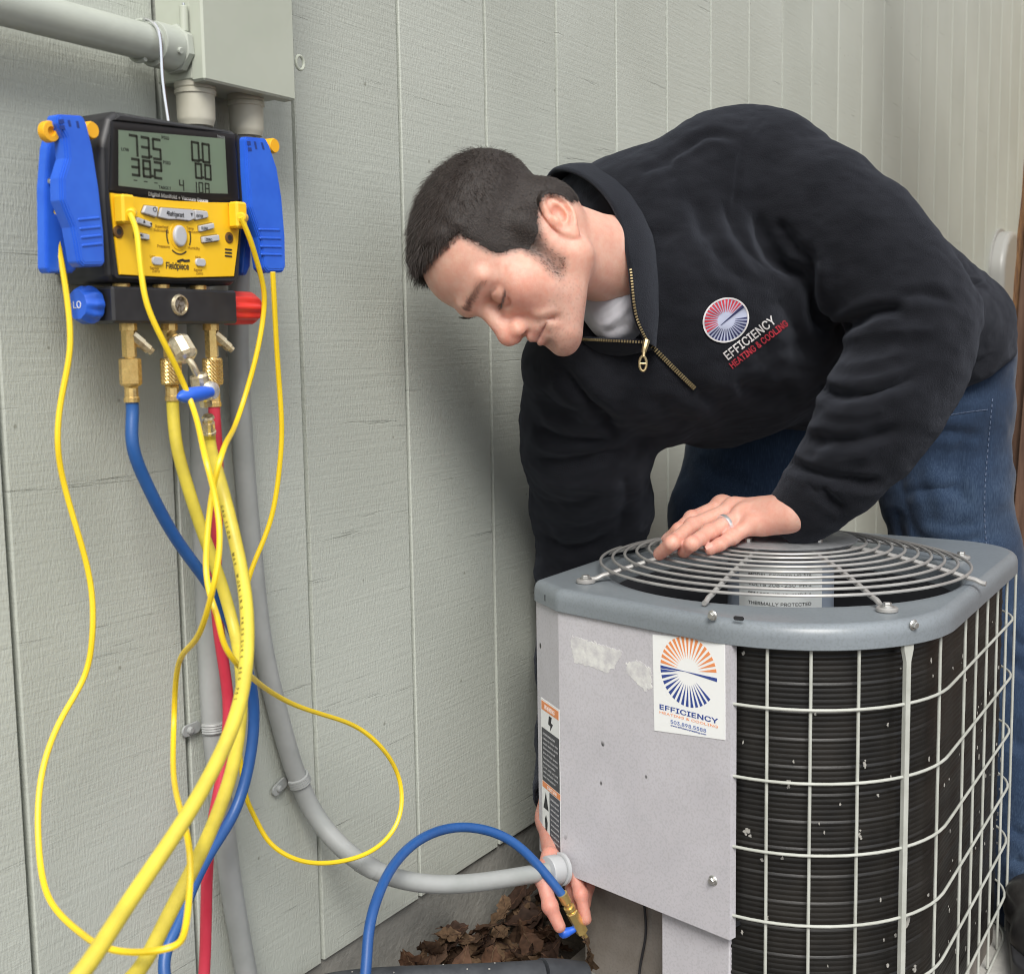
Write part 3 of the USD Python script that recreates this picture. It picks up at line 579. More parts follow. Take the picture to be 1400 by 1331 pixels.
part(tV, 'valve_body', [lathe(vb - vd * 0.012, vb + vd, [(0, 0.0045), (0.002, 0.0068), (0.010, 0.0075), (0.022, 0.0075), (0.026, 0.0058), (0.032, 0.0058)], 12), lathe(vb - vd * 0.010 - RT * 0.004, vb + vd - RT * 0.004, [(0, 0.005), (0.001, 0.0065), (0.010, 0.0065), (0.011, 0.005)], 8)], M_BRASSN, smooth=20)
part(tV, 'valve_cap', lathe(vb + vd * 0.005 + np.array([0, 0.004, 0]), vb + vd * 0.005 + np.array([0.0015, -0.013, 0]), [(0, 0.0088), (0.013, 0.0088), (0.0165, 0.0075), (0.0178, 0.004)], 20), mat('nickel', (0.78, 0.78, 0.76), 0.3, 0.7), smooth=30)
hA = vb + vd * 0.006 + np.array([-0.003, -0.012, 0.0]); hB_ = off_wall(243, 543, 0.128)
ql = np.linspace(0, 1, 14)
part(tV, 'blue_handle', tube(hA + (hB_ - hA) * ql[:, None], 0.0066 * np.array([.72, .80, .90, .98, 1.02, 1.05, 1.07, 1.08, 1.08, 1.05, .98, .85, .62, .25]) * 1.0, 14), M_BLUE)
ve = vb + vd * 0.030; vf = off_wall(286, 592, 0.106)
fl = np.linalg.norm(vf - ve)
part(tV, 'ferrule', lathe(ve, vf, [(0, 0.0050), (fl * .12, 0.0060), (fl * .16, 0.0045), (fl * .35, 0.0045), (fl * .37, 0.0058), (fl * .85, 0.0058), (fl * .87, 0.0066), (fl, 0.0066)], 14), M_BRASSN, smooth=20)
pts = [vf - (vf - ve) / fl * 0.003, vf + (vf - ve) / fl * 0.01] + [P3(*p) for p in [(297, 645, 1.13), (312, 700, 1.11), (330, 780, 1.09), (338, 850, 1.06), (335, 920, 1.03), (322, 980, 1.0), (297, 1040, .97), (255, 1115, .93), (205, 1190, .89), (155, 1265, .84), (110, 1331, .80), (60, 1410, .77)]] + [np.array((0.10, -0.56, 0.20)), np.array((0.0, -0.55, 0.05))]
part(tV, 'tube', tube(spline(pts, 220), HR_, 16), M_HY)
pv = spline(pts, 400); pj = proj(pv)
prn = []
for k, ch_ in enumerate('CAUTION  MAX WORKING PRESSURE 800 PSI'):
    if ch_ == ' ': continue
    i = int(np.argmin(np.abs(pj[:, 1] - (690 + 7.5 * k)))); t_ = pv[i + 1] - pv[i]; t_ /= np.linalg.norm(t_); n_ = CAM - pv[i]; n_ -= t_ * (n_ @ t_); n_ /= np.linalg.norm(n_); s_ = np.cross(n_, t_)
    n2 = n_ * 0.75 - s_ * 0.66 if (s_ @ RT) > 0 else n_ * 0.75 + s_ * 0.66; n2 /= np.linalg.norm(n2); s2_ = np.cross(n2, t_)
    prn.append(lay_text(ch_, 0.0026, pv[i] + n2 * (HR_ + 0.00005) - s2_ * 0.0012, t_, s2_, 0.0002))
part(tV, 'hose_print', prn, M_INK, smooth=False)

# ================================================================== two blue pipe clamp probes and their cords
def zq(*p): return [(x / 2.958, y / 2.958) for x, y in p]
def clamp(label, back, front, roll, pin, ribs, cord, plug, holes, roll2):
    c_ = ony([zq(front[0])[0]], -0.09)[0]
    t = thing('pipe_clamp_probe', label, 'clamp probe', tuple(c_))
    bp = Polygon(wall_px(zq(*back), -0.06)).buffer(-0.003).buffer(0.003); part(t, 'back_jaw', wall_prism(bp, -0.054, 0.011, 0.003), M_BLUE, smooth=40)
    fp = Polygon(wall_px(zq(*front), -0.094)).buffer(-0.004).buffer(0.004)
    fj = part(t, 'front_jaw', wall_prism(fp, -0.083, 0.014, 0.005), M_BLUE, smooth=40)
    rb = []
    for (xa, ya), (xb_, yb_) in ribs: rb.append(wall_prism(LineString(wall_px(zq((xa, ya), (xb_, yb_)), -0.098)).buffer(0.0011), -0.0962, 0.0016, 0.0007))
    part(fj, 'grip_rib', rb, M_BLUE, smooth=40)
    hs = [wall_prism(Polygon(wall_px(zq(*h), -0.0975)), -0.0968, 0.0004) for h in holes]
    if hs: part(fj, 'slot', hs, mat_slot, smooth=False)
    if roll:
        r0 = ony([zq(roll)[0]], -0.088)[0]
        part(t, 'roller', lathe(r0 + [0, 0.006, 0], r0 + [0, -0.008, 0], [(0, 0.0078), (0.001, 0.0088), (0.006, 0.0088), (0.0076, 0.0080), (0.0078, 0.004), (0.005, 0.0036), (0.0048, 0.0005)], 22), M_YROLL, smooth=30)
    if roll2:
        r2 = ony([zq(roll2)[0]], -0.083)[0]; part(t, 'roller', lathe(r2 + [0, 0.010, 0], r2 + [0, -0.008, 0], [(0, 0.0075), (0.016, 0.0075), (0.018, 0.0065)], 20), M_YROLL, smooth=30)
    if pin:
        p0 = ony([zq(pin)[0]], -0.0685)[0]; part(t, 'hinge_pin', lathe(p0 + [0, 0.002, 0], p0 + [0, -0.002, 0], [(0, 0.003), (0.003, 0.003), (0.0042, 0.0018)], 14), M_GALV)
    pts = [P3(*p) for p in cord]
    part(t, 'cord', tube(spline(pts, 420), 0.0026, 8), M_CORD)
    q0 = ony([plug[0]], YG - 0.003)[0]; q1 = pts[0]
    part(t, 'plug', [bx(q0[0] - 0.0075, q0[0] + 0.0075, YG - 0.016, YG - 0.0038, q0[2] - 0.0125, q0[2] + 0.0125, 0.002), cyl((q0[0] + 0.006, YG - 0.012, q0[2] - 0.002), q1 + (q1 - np.array([q0[0], YG - 0.012, q0[2]])) * 0.05, 0.0048, 14, 0.001)], M_YEL, smooth=30)
mat_slot = mat('blue_slot', (0.012, 0.04, 0.22), 0.6)
CORD1 = [(178, 293, .104), (186, 315, .112), (190, 345, .118), (194, 380, .122), (203, 422, .126), (235, 490, .13), (263, 555, .135), (280, 623, 1.055), (292, 670, 1.05), (300, 724, 1.045), (298, 768, 1.04), (290, 809, 1.04), (270, 870, 1.08), (244, 908, 1.16), (238, 982, 1.20), (237, 1050, 1.14), (248, 1111, 1.02), (259, 1162, .965), (260, 1202, .955), (253, 1270, .925), (237, 1293, .905), (189, 1301, .905), (145, 1295, .92), (112, 1276, .96), (74, 1239, 1.0), (57, 1192, 1.03), (52, 1118, 1.055), (59, 1050, 1.075), (84, 982, 1.10), (115, 925, 1.12), (126, 870, 1.12), (124, 800, 1.12), (104, 720, 1.11), (86, 655, 1.10), (79, 605, 1.09), (83, 550, 1.09), (94, 490, 1.09), (95, 440, 1.09), (86, 370, 1.09), (79, 330, 1.09), (73, 285, 1.085)]
CORD2 = [(329, 297, .104), (341, 325, .104), (352, 360, .10), (361, 400, .095), (359, 440, .09), (347, 500, .085), (325, 572, .085), (304, 619, 1.09), (291, 670, 1.085), (283, 740, 1.08), (282, 780, 1.075), (288, 815, 1.065), (297, 843, 1.06), (306, 878, 1.065), (319, 901, 1.075), (338, 920, 1.12), (365, 942, 1.24), (405, 964, 1.32), (450, 979, 1.38), (490, 995, 1.43), (522, 1022, 1.46), (545, 1062, 1.49), (549, 1098, 1.49), (540, 1130, 1.48), (515, 1158, 1.46), (475, 1175, 1.43), (430, 1179, 1.40), (395, 1170, 1.38), (368, 1150, 1.37), (350, 1120, 1.36), (337, 1090, 1.35), (330, 1050, 1.345), (326, 1000, 1.335), (327, 930, 1.325), (331, 860, 1.315), (341, 788, 1.30), (368, 717, 1.30), (382, 640, 1.29), (385, 582, 1.28), (380, 500, 1.26), (376, 430, 1.24), (373, 372, 1.225)]
clamp('blue pipe clamp hanging left of the gauge with a yellow cord looping down the wall', [(215, 470), (240, 600), (232, 760), (205, 860), (290, 900), (295, 1090), (280, 1105), (185, 1105), (172, 1085), (168, 760), (180, 600)],
      [(228, 462), (330, 468), (345, 500), (370, 600), (395, 760), (415, 940), (420, 1060), (410, 1078), (330, 1080), (310, 1060), (285, 920), (240, 810), (238, 720), (262, 640), (255, 560), (225, 500)], (204, 532), (210, 733),
      [((322, 888), (402, 880)), ((328, 925), (406, 917)), ((334, 960), (410, 952)), ((338, 993), (412, 985))], CORD1, [(163, 287)],
      [[(238, 484), (258, 482), (262, 498), (242, 500)], [(242, 508), (262, 506), (264, 522), (246, 524)], [(274, 486), (284, 486), (290, 512), (280, 512)], [(308, 490), (318, 490), (324, 518), (314, 518)]], (350, 530))
clamp('blue pipe clamp hanging right of the gauge with a yellow cord curling over the wall', [(985, 900), (1010, 900), (1000, 1080), (985, 1115), (965, 1110)],
      [(985, 552), (1070, 560), (1085, 590), (1115, 680), (1135, 800), (1148, 960), (1150, 1080), (1140, 1102), (1075, 1104), (1058, 1085), (1040, 960), (1000, 840), (990, 700)], None, None,
      [((1052, 928), (1132, 930)), ((1056, 962), (1136, 964)), ((1060, 996), (1138, 998)), ((1062, 1028), (1140, 1030))], CORD2, [(318, 295)],
      [[(1000, 570), (1014, 571), (1016, 588), (1002, 587)], [(1004, 596), (1018, 597), (1020, 612), (1006, 611)], [(1028, 572), (1036, 573), (1042, 604), (1034, 603)], [(1056, 576), (1064, 577), (1072, 606), (1064, 605)]], (1088, 592))
# ================================================================== the air conditioner
def specky(name, col, rough, dens=26.0, spot=(0.12, 0.115, 0.11), thr=0.055, metal=0.0, col2=None, bump=0.06):
    """Painted sheet metal with faint soiling and small dark specks."""
    return usdkit.material(stage, LK + name, {
        'g': ('geometry', {}), 'm': ('mapping', {'scale': (1.0, 1.0, 0.75)}), 'v': ('voronoi_texture', {'scale': dens}), 'rv': ('rgb_ramp', {'ramp': [(thr * 0.7, spot), (thr, (1, 1, 1))]}),
        'n': ('noise_texture', {'scale': 11.0, 'detail': 6.0, 'roughness': 0.65}), 'rn': ('rgb_ramp', {'ramp': [(0.3, col2 or tuple(c * 0.88 for c in col)), (0.7, col)]}),
        'nn': ('noise_texture', {'scale': 21.0, 'detail': 2.0}), 'rr': ('rgb_ramp', {'ramp': [(0.40, (0, 0, 0)), (0.5, (1, 1, 1))]}),
        'mk': ('mix', {'mix_type': 'mix', 'color1': (1, 1, 1)}), 'mu': ('mix', {'mix_type': 'multiply', 'fac': 1.0}),
        'n5': ('noise_texture', {'scale': 900.0, 'detail': 2.0}), 'b': ('bump', {'strength': bump, 'distance': 0.0005}),
        'st': ('noise_texture', {'scale': 340.0, 'detail': 1.0}), 'rst': ('rgb_ramp', {'ramp': [(0.38, (0.88, 0.88, 0.87)), (0.50, (1, 1, 1))]}), 'mu3': ('mix', {'mix_type': 'multiply', 'fac': 0.8}),
        'p': ('principled_bsdf', {'roughness': rough, 'metallic': metal})},
        [('g.position', 'm.vector'), ('m.vector', 'v.vector'), ('v.distance', 'rv.fac'), ('g.position', 'n.vector'), ('n.fac', 'rn.fac'), ('g.position', 'nn.vector'), ('nn.fac', 'rr.fac'), ('rr.color', 'mk.fac'),
         ('rv.color', 'mk.color2'), ('rn.color', 'mu.color1'), ('mk.color', 'mu.color2'), ('g.position', 'st.vector'), ('st.fac', 'rst.fac'), ('mu.color', 'mu3.color1'), ('rst.color', 'mu3.color2'), ('mu3.color', 'p.base_color'), ('g.position', 'n5.vector'), ('n5.fac', 'b.height'), ('b.normal', 'p.normal')], surface='p.BSDF')
M_PANEL = specky('lavender_grey_panel', (0.53, 0.515, 0.545), 0.40, spot=(0.06, 0.055, 0.05), thr=0.075, dens=22.0)
M_CAP = specky('slate_grey_cap', (0.20, 0.225, 0.245), 0.36, dens=34, spot=(0.5, 0.5, 0.48), thr=0.03, bump=0.03)
M_SOILED = specky('soiled_metal', (0.22, 0.20, 0.18), 0.7, dens=40, thr=0.05, col2=(0.14, 0.12, 0.10), bump=0.3)
M_WIRE = mat('coated_wire', (0.47, 0.48, 0.44), 0.38, col2=(0.38, 0.39, 0.35), nscale=30)
M_GUARD = mat('guard_wire', (0.36, 0.355, 0.34), 0.36, 0.25, col2=(0.30, 0.29, 0.28), nscale=40)
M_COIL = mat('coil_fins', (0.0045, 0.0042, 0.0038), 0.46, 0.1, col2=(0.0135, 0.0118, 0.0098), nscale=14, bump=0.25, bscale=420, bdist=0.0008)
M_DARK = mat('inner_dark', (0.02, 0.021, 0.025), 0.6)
M_MOTOR = mat('motor_paint', (0.22, 0.26, 0.32), 0.4)
M_STICK = mat('sticker_white', (0.82, 0.83, 0.82), 0.32)
M_ORANGE = mat('orange_print', (0.76, 0.27, 0.10), 0.45)
M_NAVY = mat('navy_print', (0.035, 0.065, 0.26), 0.45)
M_LINT = mat('pale_lint', (0.30, 0.29, 0.265), 0.95)
ZT = 0.590
Bc, Ac = np.array([1.373, -0.195]), np.array([1.421, -0.134])
fd = np.array([1.300, -0.459]) - Bc; fd /= np.linalg.norm(fd)
YS = -0.657
cor = Bc + fd * ((YS - Bc[1]) / fd[1])
def fillet(p, c, q, r, n=14):
    u, v = (p - c) / np.linalg.norm(p - c), (q - c) / np.linalg.norm(q - c)
    h = math.acos(np.clip(u @ v, -1, 1)) / 2; t = r / math.tan(h); w = (u + v) / np.linalg.norm(u + v); o = c + w * r / math.sin(h)
    a, b = c + u * t - o, c + v * t - o
    th = math.acos(np.clip(a @ b / r / r, -1, 1)); s = np.sign(a[0] * b[1] - a[1] * b[0])
    return [o + np.array([a[0] * math.cos(s * th * k / n) - a[1] * math.sin(s * th * k / n), a[0] * math.sin(s * th * k / n) + a[1] * math.cos(s * th * k / n)]) for k in range(n + 1)]
E1, E2, E3 = np.array([1.99, YS]), np.array([2.03, -0.16]), np.array([2.00, -0.132])
outline = []
outline += fillet(E3, Ac, Bc, 0.006, 5) + fillet(Ac, Bc, cor, 0.010, 6) + fillet(Bc, cor, E1, 0.190, 30)
outline += fillet(cor, E1, E2, 0.115, 18) + fillet(E1, E2, E3, 0.02, 5) + fillet(E2, E3, Ac, 0.02, 5)
OUT = Polygon(outline).buffer(0)
ring = shapely.geometry.polygon.orient(OUT).exterior
NR = 360
R0 = resample(ring, NR)
def normals(R):
    t = np.roll(R, -1, 0) - np.roll(R, 1, 0); t /= np.linalg.norm(t, axis=1, keepdims=True); return np.c_[t[:, 1], -t[:, 0]]
N0 = normals(R0)
def loft(levels, base=R0, nrm=N0):
    V = np.vstack([np.c_[base + nrm * d, np.full(len(base), z)] for d, z in levels]); n = len(base); j = np.arange(n)
    Fc = [np.vstack([np.c_[i * n + j, (i + 1) * n + j, (i + 1) * n + (j + 1) % n], np.c_[i * n + j, (i + 1) * n + (j + 1) % n, i * n + (j + 1) % n]]) for i in range(len(levels) - 1)]
    return trimesh.Trimesh(V, np.vstack(Fc), process=False)
GC = np.array([1.621, -0.402]); GR = 0.241
ac = thing('air_conditioner', 'grey outdoor air conditioner with a round wire fan guard, in front of the man', 'air conditioner', (1.65, -0.4, 0.03))
hole = Point(*GC).buffer(0.2365, quad_segs=24)
topf = Polygon(R0 - N0 * 0.012).difference(hole)
tv, tf = trimesh.creation.triangulate_polygon(topf, engine='earcut')
top = trimesh.Trimesh(np.c_[tv, np.full(len(tv), ZT)], tf, process=False)
if top.face_normals[0][2] < 0: top.invert()
hr = np.array(hole.exterior.coords)[:-1]
hn = (hr - GC) / np.linalg.norm(hr - GC, axis=1, keepdims=True)
lip = [(0, ZT), (-0.004, ZT - 0.001), (-0.007, ZT - 0.005), (-0.008, ZT - 0.012), (-0.008, ZT - 0.05)]
lipm = loft(lip, hr, hn)
skirt = loft([(-0.012, ZT), (-0.0085, ZT - 0.0007), (-0.005, ZT - 0.0025), (-0.002, ZT - 0.006), (-0.0004, ZT - 0.011), (0, ZT - 0.016), (0, ZT - 0.0275), (-0.0015, ZT - 0.0285), (-0.004, ZT - 0.0275), (-0.005, ZT - 0.006)])
skirt.invert() if skirt.face_normals[5 * NR * 2][:2] @ N0[0] < 0 else None
cap = part(ac, 'top_cover', [top, skirt, lipm], M_CAP, smooth=40)
part(ac, 'fan_shroud', loft([(-0.010, ZT - 0.03), (-0.030, ZT - 0.07), (-0.036, ZT - 0.30)], hr, hn), M_DARK, smooth=True)
part(ac, 'floor_pan', prism(OUT.buffer(-0.02), (0, 0, 0.010), (1, 0, 0), (0, 1, 0), (0, 0, 1), 0.035), M_SOILED, smooth=20)
part(ac, 'inner_floor', prism(hole.buffer(-0.03), (0, 0, ZT - 0.30), (1, 0, 0), (0, 1, 0), (0, 0, 1), 0.004), M_DARK, smooth=False)
# coil
s_of = np.r_[0, np.cumsum(np.linalg.norm(np.diff(np.vstack([R0, R0[:1]]), axis=0), axis=1))]
pC = Bc + fd * ((-0.459 - Bc[1]) / fd[1])
iC = int(np.argmin(np.linalg.norm(R0 - pC, axis=1)))
step = 1 if R0[(iC + 3) % NR][1] < R0[iC][1] else -1
iE = int(np.argmin(np.linalg.norm(R0 - np.array([2.02, -0.20]), axis=1)))
idx = []; k = (iC - 9 * step) % NR
while k != iE: idx.append(k); k = (k + step) % NR
idx = np.array(idx)
zs, ds = [], []
nrid = 84; z0c, z1c = 0.040, 0.572; ph = (z1c - z0c) / nrid
for i in range(nrid):
    o = 0.0 if i % 5 else 0.0009
    for f_, q in ((0.0, -0.00026), (0.3, 0.00026 + o), (0.6, 0.00026 + o), (0.9, -0.00026)): zs.append(z0c + (i + f_) * ph); ds.append(-0.020 + q)
P_, Q_ = R0[idx], N0[idx]
V = np.vstack([np.c_[P_ + Q_ * d, np.full(len(idx), z)] for z, d in zip(zs, ds)]); n = len(idx); j = np.arange(n - 1)
Fc = np.vstack([np.vstack([np.c_[i * n + j, i * n + j + 1, (i + 1) * n + j + 1], np.c_[i * n + j, (i + 1) * n + j + 1, (i + 1) * n + j]]) for i in range(len(zs) - 1)])
coil = trimesh.Trimesh(V, Fc, process=False)
if coil.face_normals[0][:2] @ N0[idx[0]] < 0: coil.invert()
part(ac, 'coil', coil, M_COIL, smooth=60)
# white fluff and dirt caught on the fins
rg = np.random.default_rng(11); lint = []
for i in range(90):
    k = int(rg.integers(2, len(idx) * 0.62)); z = rg.uniform(0.08, 0.56); r = 0.0011 * (1 + abs(rg.normal(0, 0.9))); r = min(r, 0.0045)
    o = np.array([*(P_[k] + Q_[k] * -0.0150), z]); u = np.array([-Q_[k][1], Q_[k][0], 0]); a_ = np.arange(9) * 2 * np.pi / 9; rr = r * rg.uniform(0.5, 1.2, 9)
    lint.append(prism(Polygon(np.c_[rr * np.cos(a_) * rg.uniform(0.5, 1.1), rr * np.sin(a_) * rg.uniform(0.8, 1.7)]), o, u, (0, 0, 1), (*Q_[k], 0), 0.0007))
for (px, py, r) in ((1253, 1266, 0.0085), (1075, 1077, 0.0045), (1250, 1130, 0.005), (1186, 1050, 0.0045), (1012, 1140, 0.006), (1180, 1147, 0.004), (1270, 1327, .005)):
    kk = int(np.argmin(np.abs(proj(np.c_[P_, np.full(len(P_), 0.3)])[:, 0][:int(len(idx) * .5)] - px))); r_ = ray([(px, py)])[0]
    t_ = ((P_[kk] - CAM[:2]) @ Q_[kk]) / (r_[:2] @ Q_[kk]); z = CAM[2] + r_[2] * t_
    o = np.array([*(P_[kk] + Q_[kk] * -0.0150), z]); u = np.array([-Q_[kk][1], Q_[kk][0], 0])
    for q in range(9):
        a_ = np.arange(8) * 2 * np.pi / 8; rr = r * rg.uniform(0.2, 0.42) * rg.uniform(0.5, 1.2, 8); of = rg.normal(0, r * 0.42, 2)
        lint.append(prism(Polygon(np.c_[of[0] * .7 + rr * np.cos(a_), of[1] * 1.3 + rr * np.sin(a_)]).buffer(0), o, u, (0, 0, 1), (*Q_[kk], 0), 0.0009 + 0.0003 * q / 9))
part(ac, 'lint', lint, M_LINT, smooth=False, kind='stuff')
# wire grille
def along(px, py):                                   # place on the outline seen at this pixel (front and street side)
    pr = proj(np.c_[P_, np.full(len(P_), 0.46)])[:, 0]; m_ = int(len(idx) * 0.55); i = int(np.argmin(np.abs(pr[:m_] - px))); return i
cols = [along(x, 985) for x in (1043, 1107, 1178, 1295)]
sx_ = [1.592 + 0.068 * k for k in range(6)]
pts_v = [(P_[i], Q_[i]) for i in cols] + [(np.array([x, YS]), np.array([0, -1.0])) for x in sx_]
for i in np.linspace(len(idx) * 0.66, len(idx) - 4, 6).astype(int): pts_v.append((P_[i], Q_[i]))
for p, q in pts_v:
    b = p - q * 0.009
    part(ac, 'upright_wire', tube([(b[0], b[1], 0.012), (b[0], b[1], 0.3), (b[0], b[1], ZT - 0.02)], 0.0019, 8), M_WIRE)
i_ = along(1243, 985); b = P_[i_] - Q_[i_] * 0.008; t_ = np.array([-Q_[i_][1], Q_[i_][0]])
if t_[0] < 0: t_ = -t_
w_ = 0.0034
part(ac, 'joining_strip', prism([(-w_, 0.012), (w_, 0.012), (w_, ZT - 0.048), (w_ * 2.0, ZT - 0.034), (w_ * 2.0, ZT - 0.02), (-w_ * 2.0, ZT - 0.02), (-w_ * 2.0, ZT - 0.034), (-w_, ZT - 0.048)], (b[0], b[1], 0), (*t_, 0), (0, 0, 1), (*Q_[i_], 0), 0.0055), M_WIRE, smooth=20)
for z in (0.494, 0.4105, 0.328, 0.246, 0.163, 0.08, 0.014):
    path = np.c_[P_[6::3] - Q_[6::3] * 0.0055, np.full(len(P_[6::3]), z)]
    path[0, :2] -= 0.0
    part(ac, 'level_wire', tube(path, 0.0018, 8), M_WIRE)
# service panel with its folded facet
ZPB = 0.218
def wallplan(pts2, z0, z1, th, bev=0.0):
    """An upright sheet along the plan line pts2, of the thickness th inwards (to the right of the line)."""
    L = LineString(pts2); poly = L.buffer(th, single_sided=True, join_style=2)
    return prism(poly, (0, 0, z0), (1, 0, 0), (0, 1, 0), (0, 0, 1), z1 - z0)
inn = -0.005
nF = np.array([fd[1], -fd[0]]); nF = nF if nF[0] < 0 else -nF          # outward of the front
Bp = Bc - nF * 0.004
_r = ray([(998.5, 1050)])[0]; _t = ((Bp - CAM[:2]) @ nF) / (_r[:2] @ nF); Cp = (CAM + _r * _t)[:2]
fa = (Bc - Ac) / np.linalg.norm(Bc - Ac); nA = np.array([-abs(fa[1]), abs(fa[0])]) * 1.0
Ap = Ac - nA * 0.004
sgn = 1 if np.cross(np.append(Cp - Bp, 0), np.append(-nF, 0))[2] > 0 else -1
fp_ = fillet(Ap, Bp, Cp, 0.006, 4)
sheet = LineString([Ap] + fp_ + [Cp]).buffer(0.011 * sgn, single_sided=True, join_style=2)
panel = part(ac, 'service_panel', bevel_world(sheet, ZPB, ZT - 0.02) if 'bevel_world' in globals() else prism(sheet, (0, 0, ZPB), (1, 0, 0), (0, 1, 0), (0, 0, 1), ZT - 0.0283 - ZPB), M_PANEL, smooth=25)
Uf, Wf = np.array([*fd, 0]), np.array([*nF, 0])
def pan(px, py, off=0.0):                              # on the front panel: (along, height)
    r = ray([(px, py)])[0]; p0 = Bp + nF * off; t = ((p0 - CAM[:2]) @ nF) / (r[:2] @ nF); q = CAM + r * t; return (q[:2] - Bp) @ fd, q[2]
def panprism(poly, off, h, **k): return prism(poly, np.array([*(Bp + nF * off), 0]), Uf, (0, 0, 1), Wf, h, **k)
def hexbolt(parent, name, o, d, r, m, washer=True):
    o, d = np.asarray(o, float), np.asarray(d, float); d = d / np.linalg.norm(d); ms = []
    if washer: ms.append(lathe(o - d * 0.0005, o + d, [(0, r * 1.5), (0.0010, r * 1.5), (0.0020, r * 1.25)], 20))
    ms.append(lathe(o, o + d, [(0, r), (0.0042, r), (0.0052, r * 0.82)], 6, 0.4))
    part(parent, name, ms, m, smooth=20)
M_BOLT = mat('zinc_screw', (0.60, 0.60, 0.58), 0.35, 0.85, col2=(0.45, 0.44, 0.42), nscale=200)
for px, py in ((975, 1203),):
    u_, z_ = pan(px, py); hexbolt(panel, 'screw', np.array([*(Bp + fd * u_), z_]), Wf, 0.0042, M_BOLT)
# sticker
c4 = [pan(*q) for q in ((892.6, 867), (991.2, 875.4), (991.8, 1011), (895, 998))]
stp = Polygon(c4); su0, su1 = (c4[0][0] + c4[3][0]) / 2, (c4[1][0] + c4[2][0]) / 2; sz0, sz1 = (c4[2][1] + c4[3][1]) / 2, (c4[0][1] + c4[1][1]) / 2
sw, sh = su1 - su0, sz1 - sz0
stick = part(panel, 'company_sticker', panprism(Polygon(c4), 0.0, 0.0006), M_STICK, smooth=False)
ux = su0 + sw * 0.50; uz = sz0 + sh * 0.650; RR = sw * 0.395
def wedge(a0, a1, r0, r1, cx, cz, n=3):
    A = np.linspace(a0, a1, n); m_ = (a0 + a1) / 2
    return Polygon([(cx + r1 * math.cos(a), cz + r1 * math.sin(a)) for a in A] + [(cx + r0 * math.cos(m_), cz + r0 * math.sin(m_))])
D2 = math.pi / 180
org = [wedge((7 + 170 / 17 * (k + .5) - 2.9) * D2, (7 + 170 / 17 * (k + .5) + 2.9) * D2, RR * 0.38, RR, ux, uz) for k in range(17)]
nav = [wedge((180 + 8 + 10 * k - 2.9) * D2, (180 + 8 + 10 * k + 2.9) * D2, RR * 0.38, RR, ux, uz) for k in range(14)]
part(stick, 'orange_rays', [panprism(q, 0.0006, 0.0002) for q in org], M_ORANGE, smooth=False, kind='stuff')
part(stick, 'navy_rays', [panprism(q, 0.0006, 0.0002) for q in nav] + [panprism(Polygon([(ux - RR, uz + RR * .02), (ux - RR, uz - RR * 0.07), (ux - RR * .1, uz - RR * 0.01), (ux + RR, uz - RR * 0.10), (ux + RR, uz + 0.005 * RR), (ux - RR * .1, uz)]), 0.0006, 0.00025)], M_NAVY, smooth=False, kind='stuff')
def ptext(s, u, z, h, w, bold=True): return lay_text(s, h, np.array([*(Bp + fd * u + nF * 0.0006), z]), Uf, (0, 0, 1), 0.00025, w, bold)
part(stick, 'company_name', ptext('EFFICIENCY', su0 + sw * .09, sz0 + sh * .195, sh * 0.050, sw * .82), M_NAVY, smooth=False)
part(stick, 'company_trade', ptext('HEATING & COOLING', su0 + sw * .09, sz0 + sh * .150, sh * 0.024, sw * .82, False), M_ORANGE, smooth=False)
part(stick, 'phone_number', ptext('503.898.5588', su0 + sw * .25, sz0 + sh * .075, sh * 0.036, sw * .50), mat('pale_blue_print', (0.16, 0.21, 0.42), 0.5), smooth=False)
part(stick, 'web_line', ptext('www.efficiencyheating.com', su0 + sw * .25, sz0 + sh * .047, sh * 0.015, sw * .50), M_NAVY, smooth=False)
# torn leftovers of an old sticker
def torn(pts, seed):
    g = Polygon([pan(*p) for p in pts]); q = resample(g.exterior, 90); r = np.random.default_rng(seed); return Polygon(q + r.normal(0, 0.0011, q.shape)).buffer(0)
M_RES = mat('sticker_residue', (0.68, 0.68, 0.65), 0.8, col2=(0.50, 0.49, 0.50), nscale=70, bump=0.4, bscale=300)
part(panel, 'sticker_residue', panprism(torn([(782, 869), (800, 874), (830, 883), (852, 890), (846, 902), (838, 913), (830, 920), (812, 912), (786, 905), (781, 886)], 1), 0, 0.0003), M_RES, smooth=False)
part(panel, 'sticker_residue', panprism(torn([(857, 905), (872, 902), (890, 915), (891, 940), (882, 944), (868, 930), (856, 920)], 2), 0, 0.0003), M_RES, smooth=False)
# warning label on the facet
Af = np.array([*fa, 0]); Wa = np.array([*nA, 0])
def fac(px, py):
    r = ray([(px, py)])[0]; t = ((Ap - CAM[:2]) @ nA) / (r[:2] @ nA); q = CAM + r * t; return (q[:2] - Ap) @ fa, q[2]
f4 = [fac(*q) for q in ((739.7, 950.5), (765, 972), (768, 1176), (742.6, 1143))]
fu0, fu1, fz0, fz1 = f4[0][0], f4[1][0], (f4[2][1] + f4[3][1]) / 2, (f4[0][1] + f4[1][1]) / 2
fw_, fh_ = fu1 - fu0, fz1 - fz0
def facr(a, b, c, d, off, h=0.0002): return prism(sbox(fu0 + fw_ * a, fz0 + fh_ * c, fu0 + fw_ * b, fz0 + fh_ * d), np.array([*(Ap + nA * off), 0]), Af, (0, 0, 1), Wa, h)
wl = part(ac, 'warning_label', facr(0, 1, 0, 1, 0.0, 0.0005), M_STICK, smooth=False)
part(wl, 'warning_header', facr(.04, .96, .925, .985, .0005), M_ORANGE, smooth=False)
part(wl, 'warning_band', facr(.04, 1, .385, .425, .0005), M_ORANGE, smooth=False)
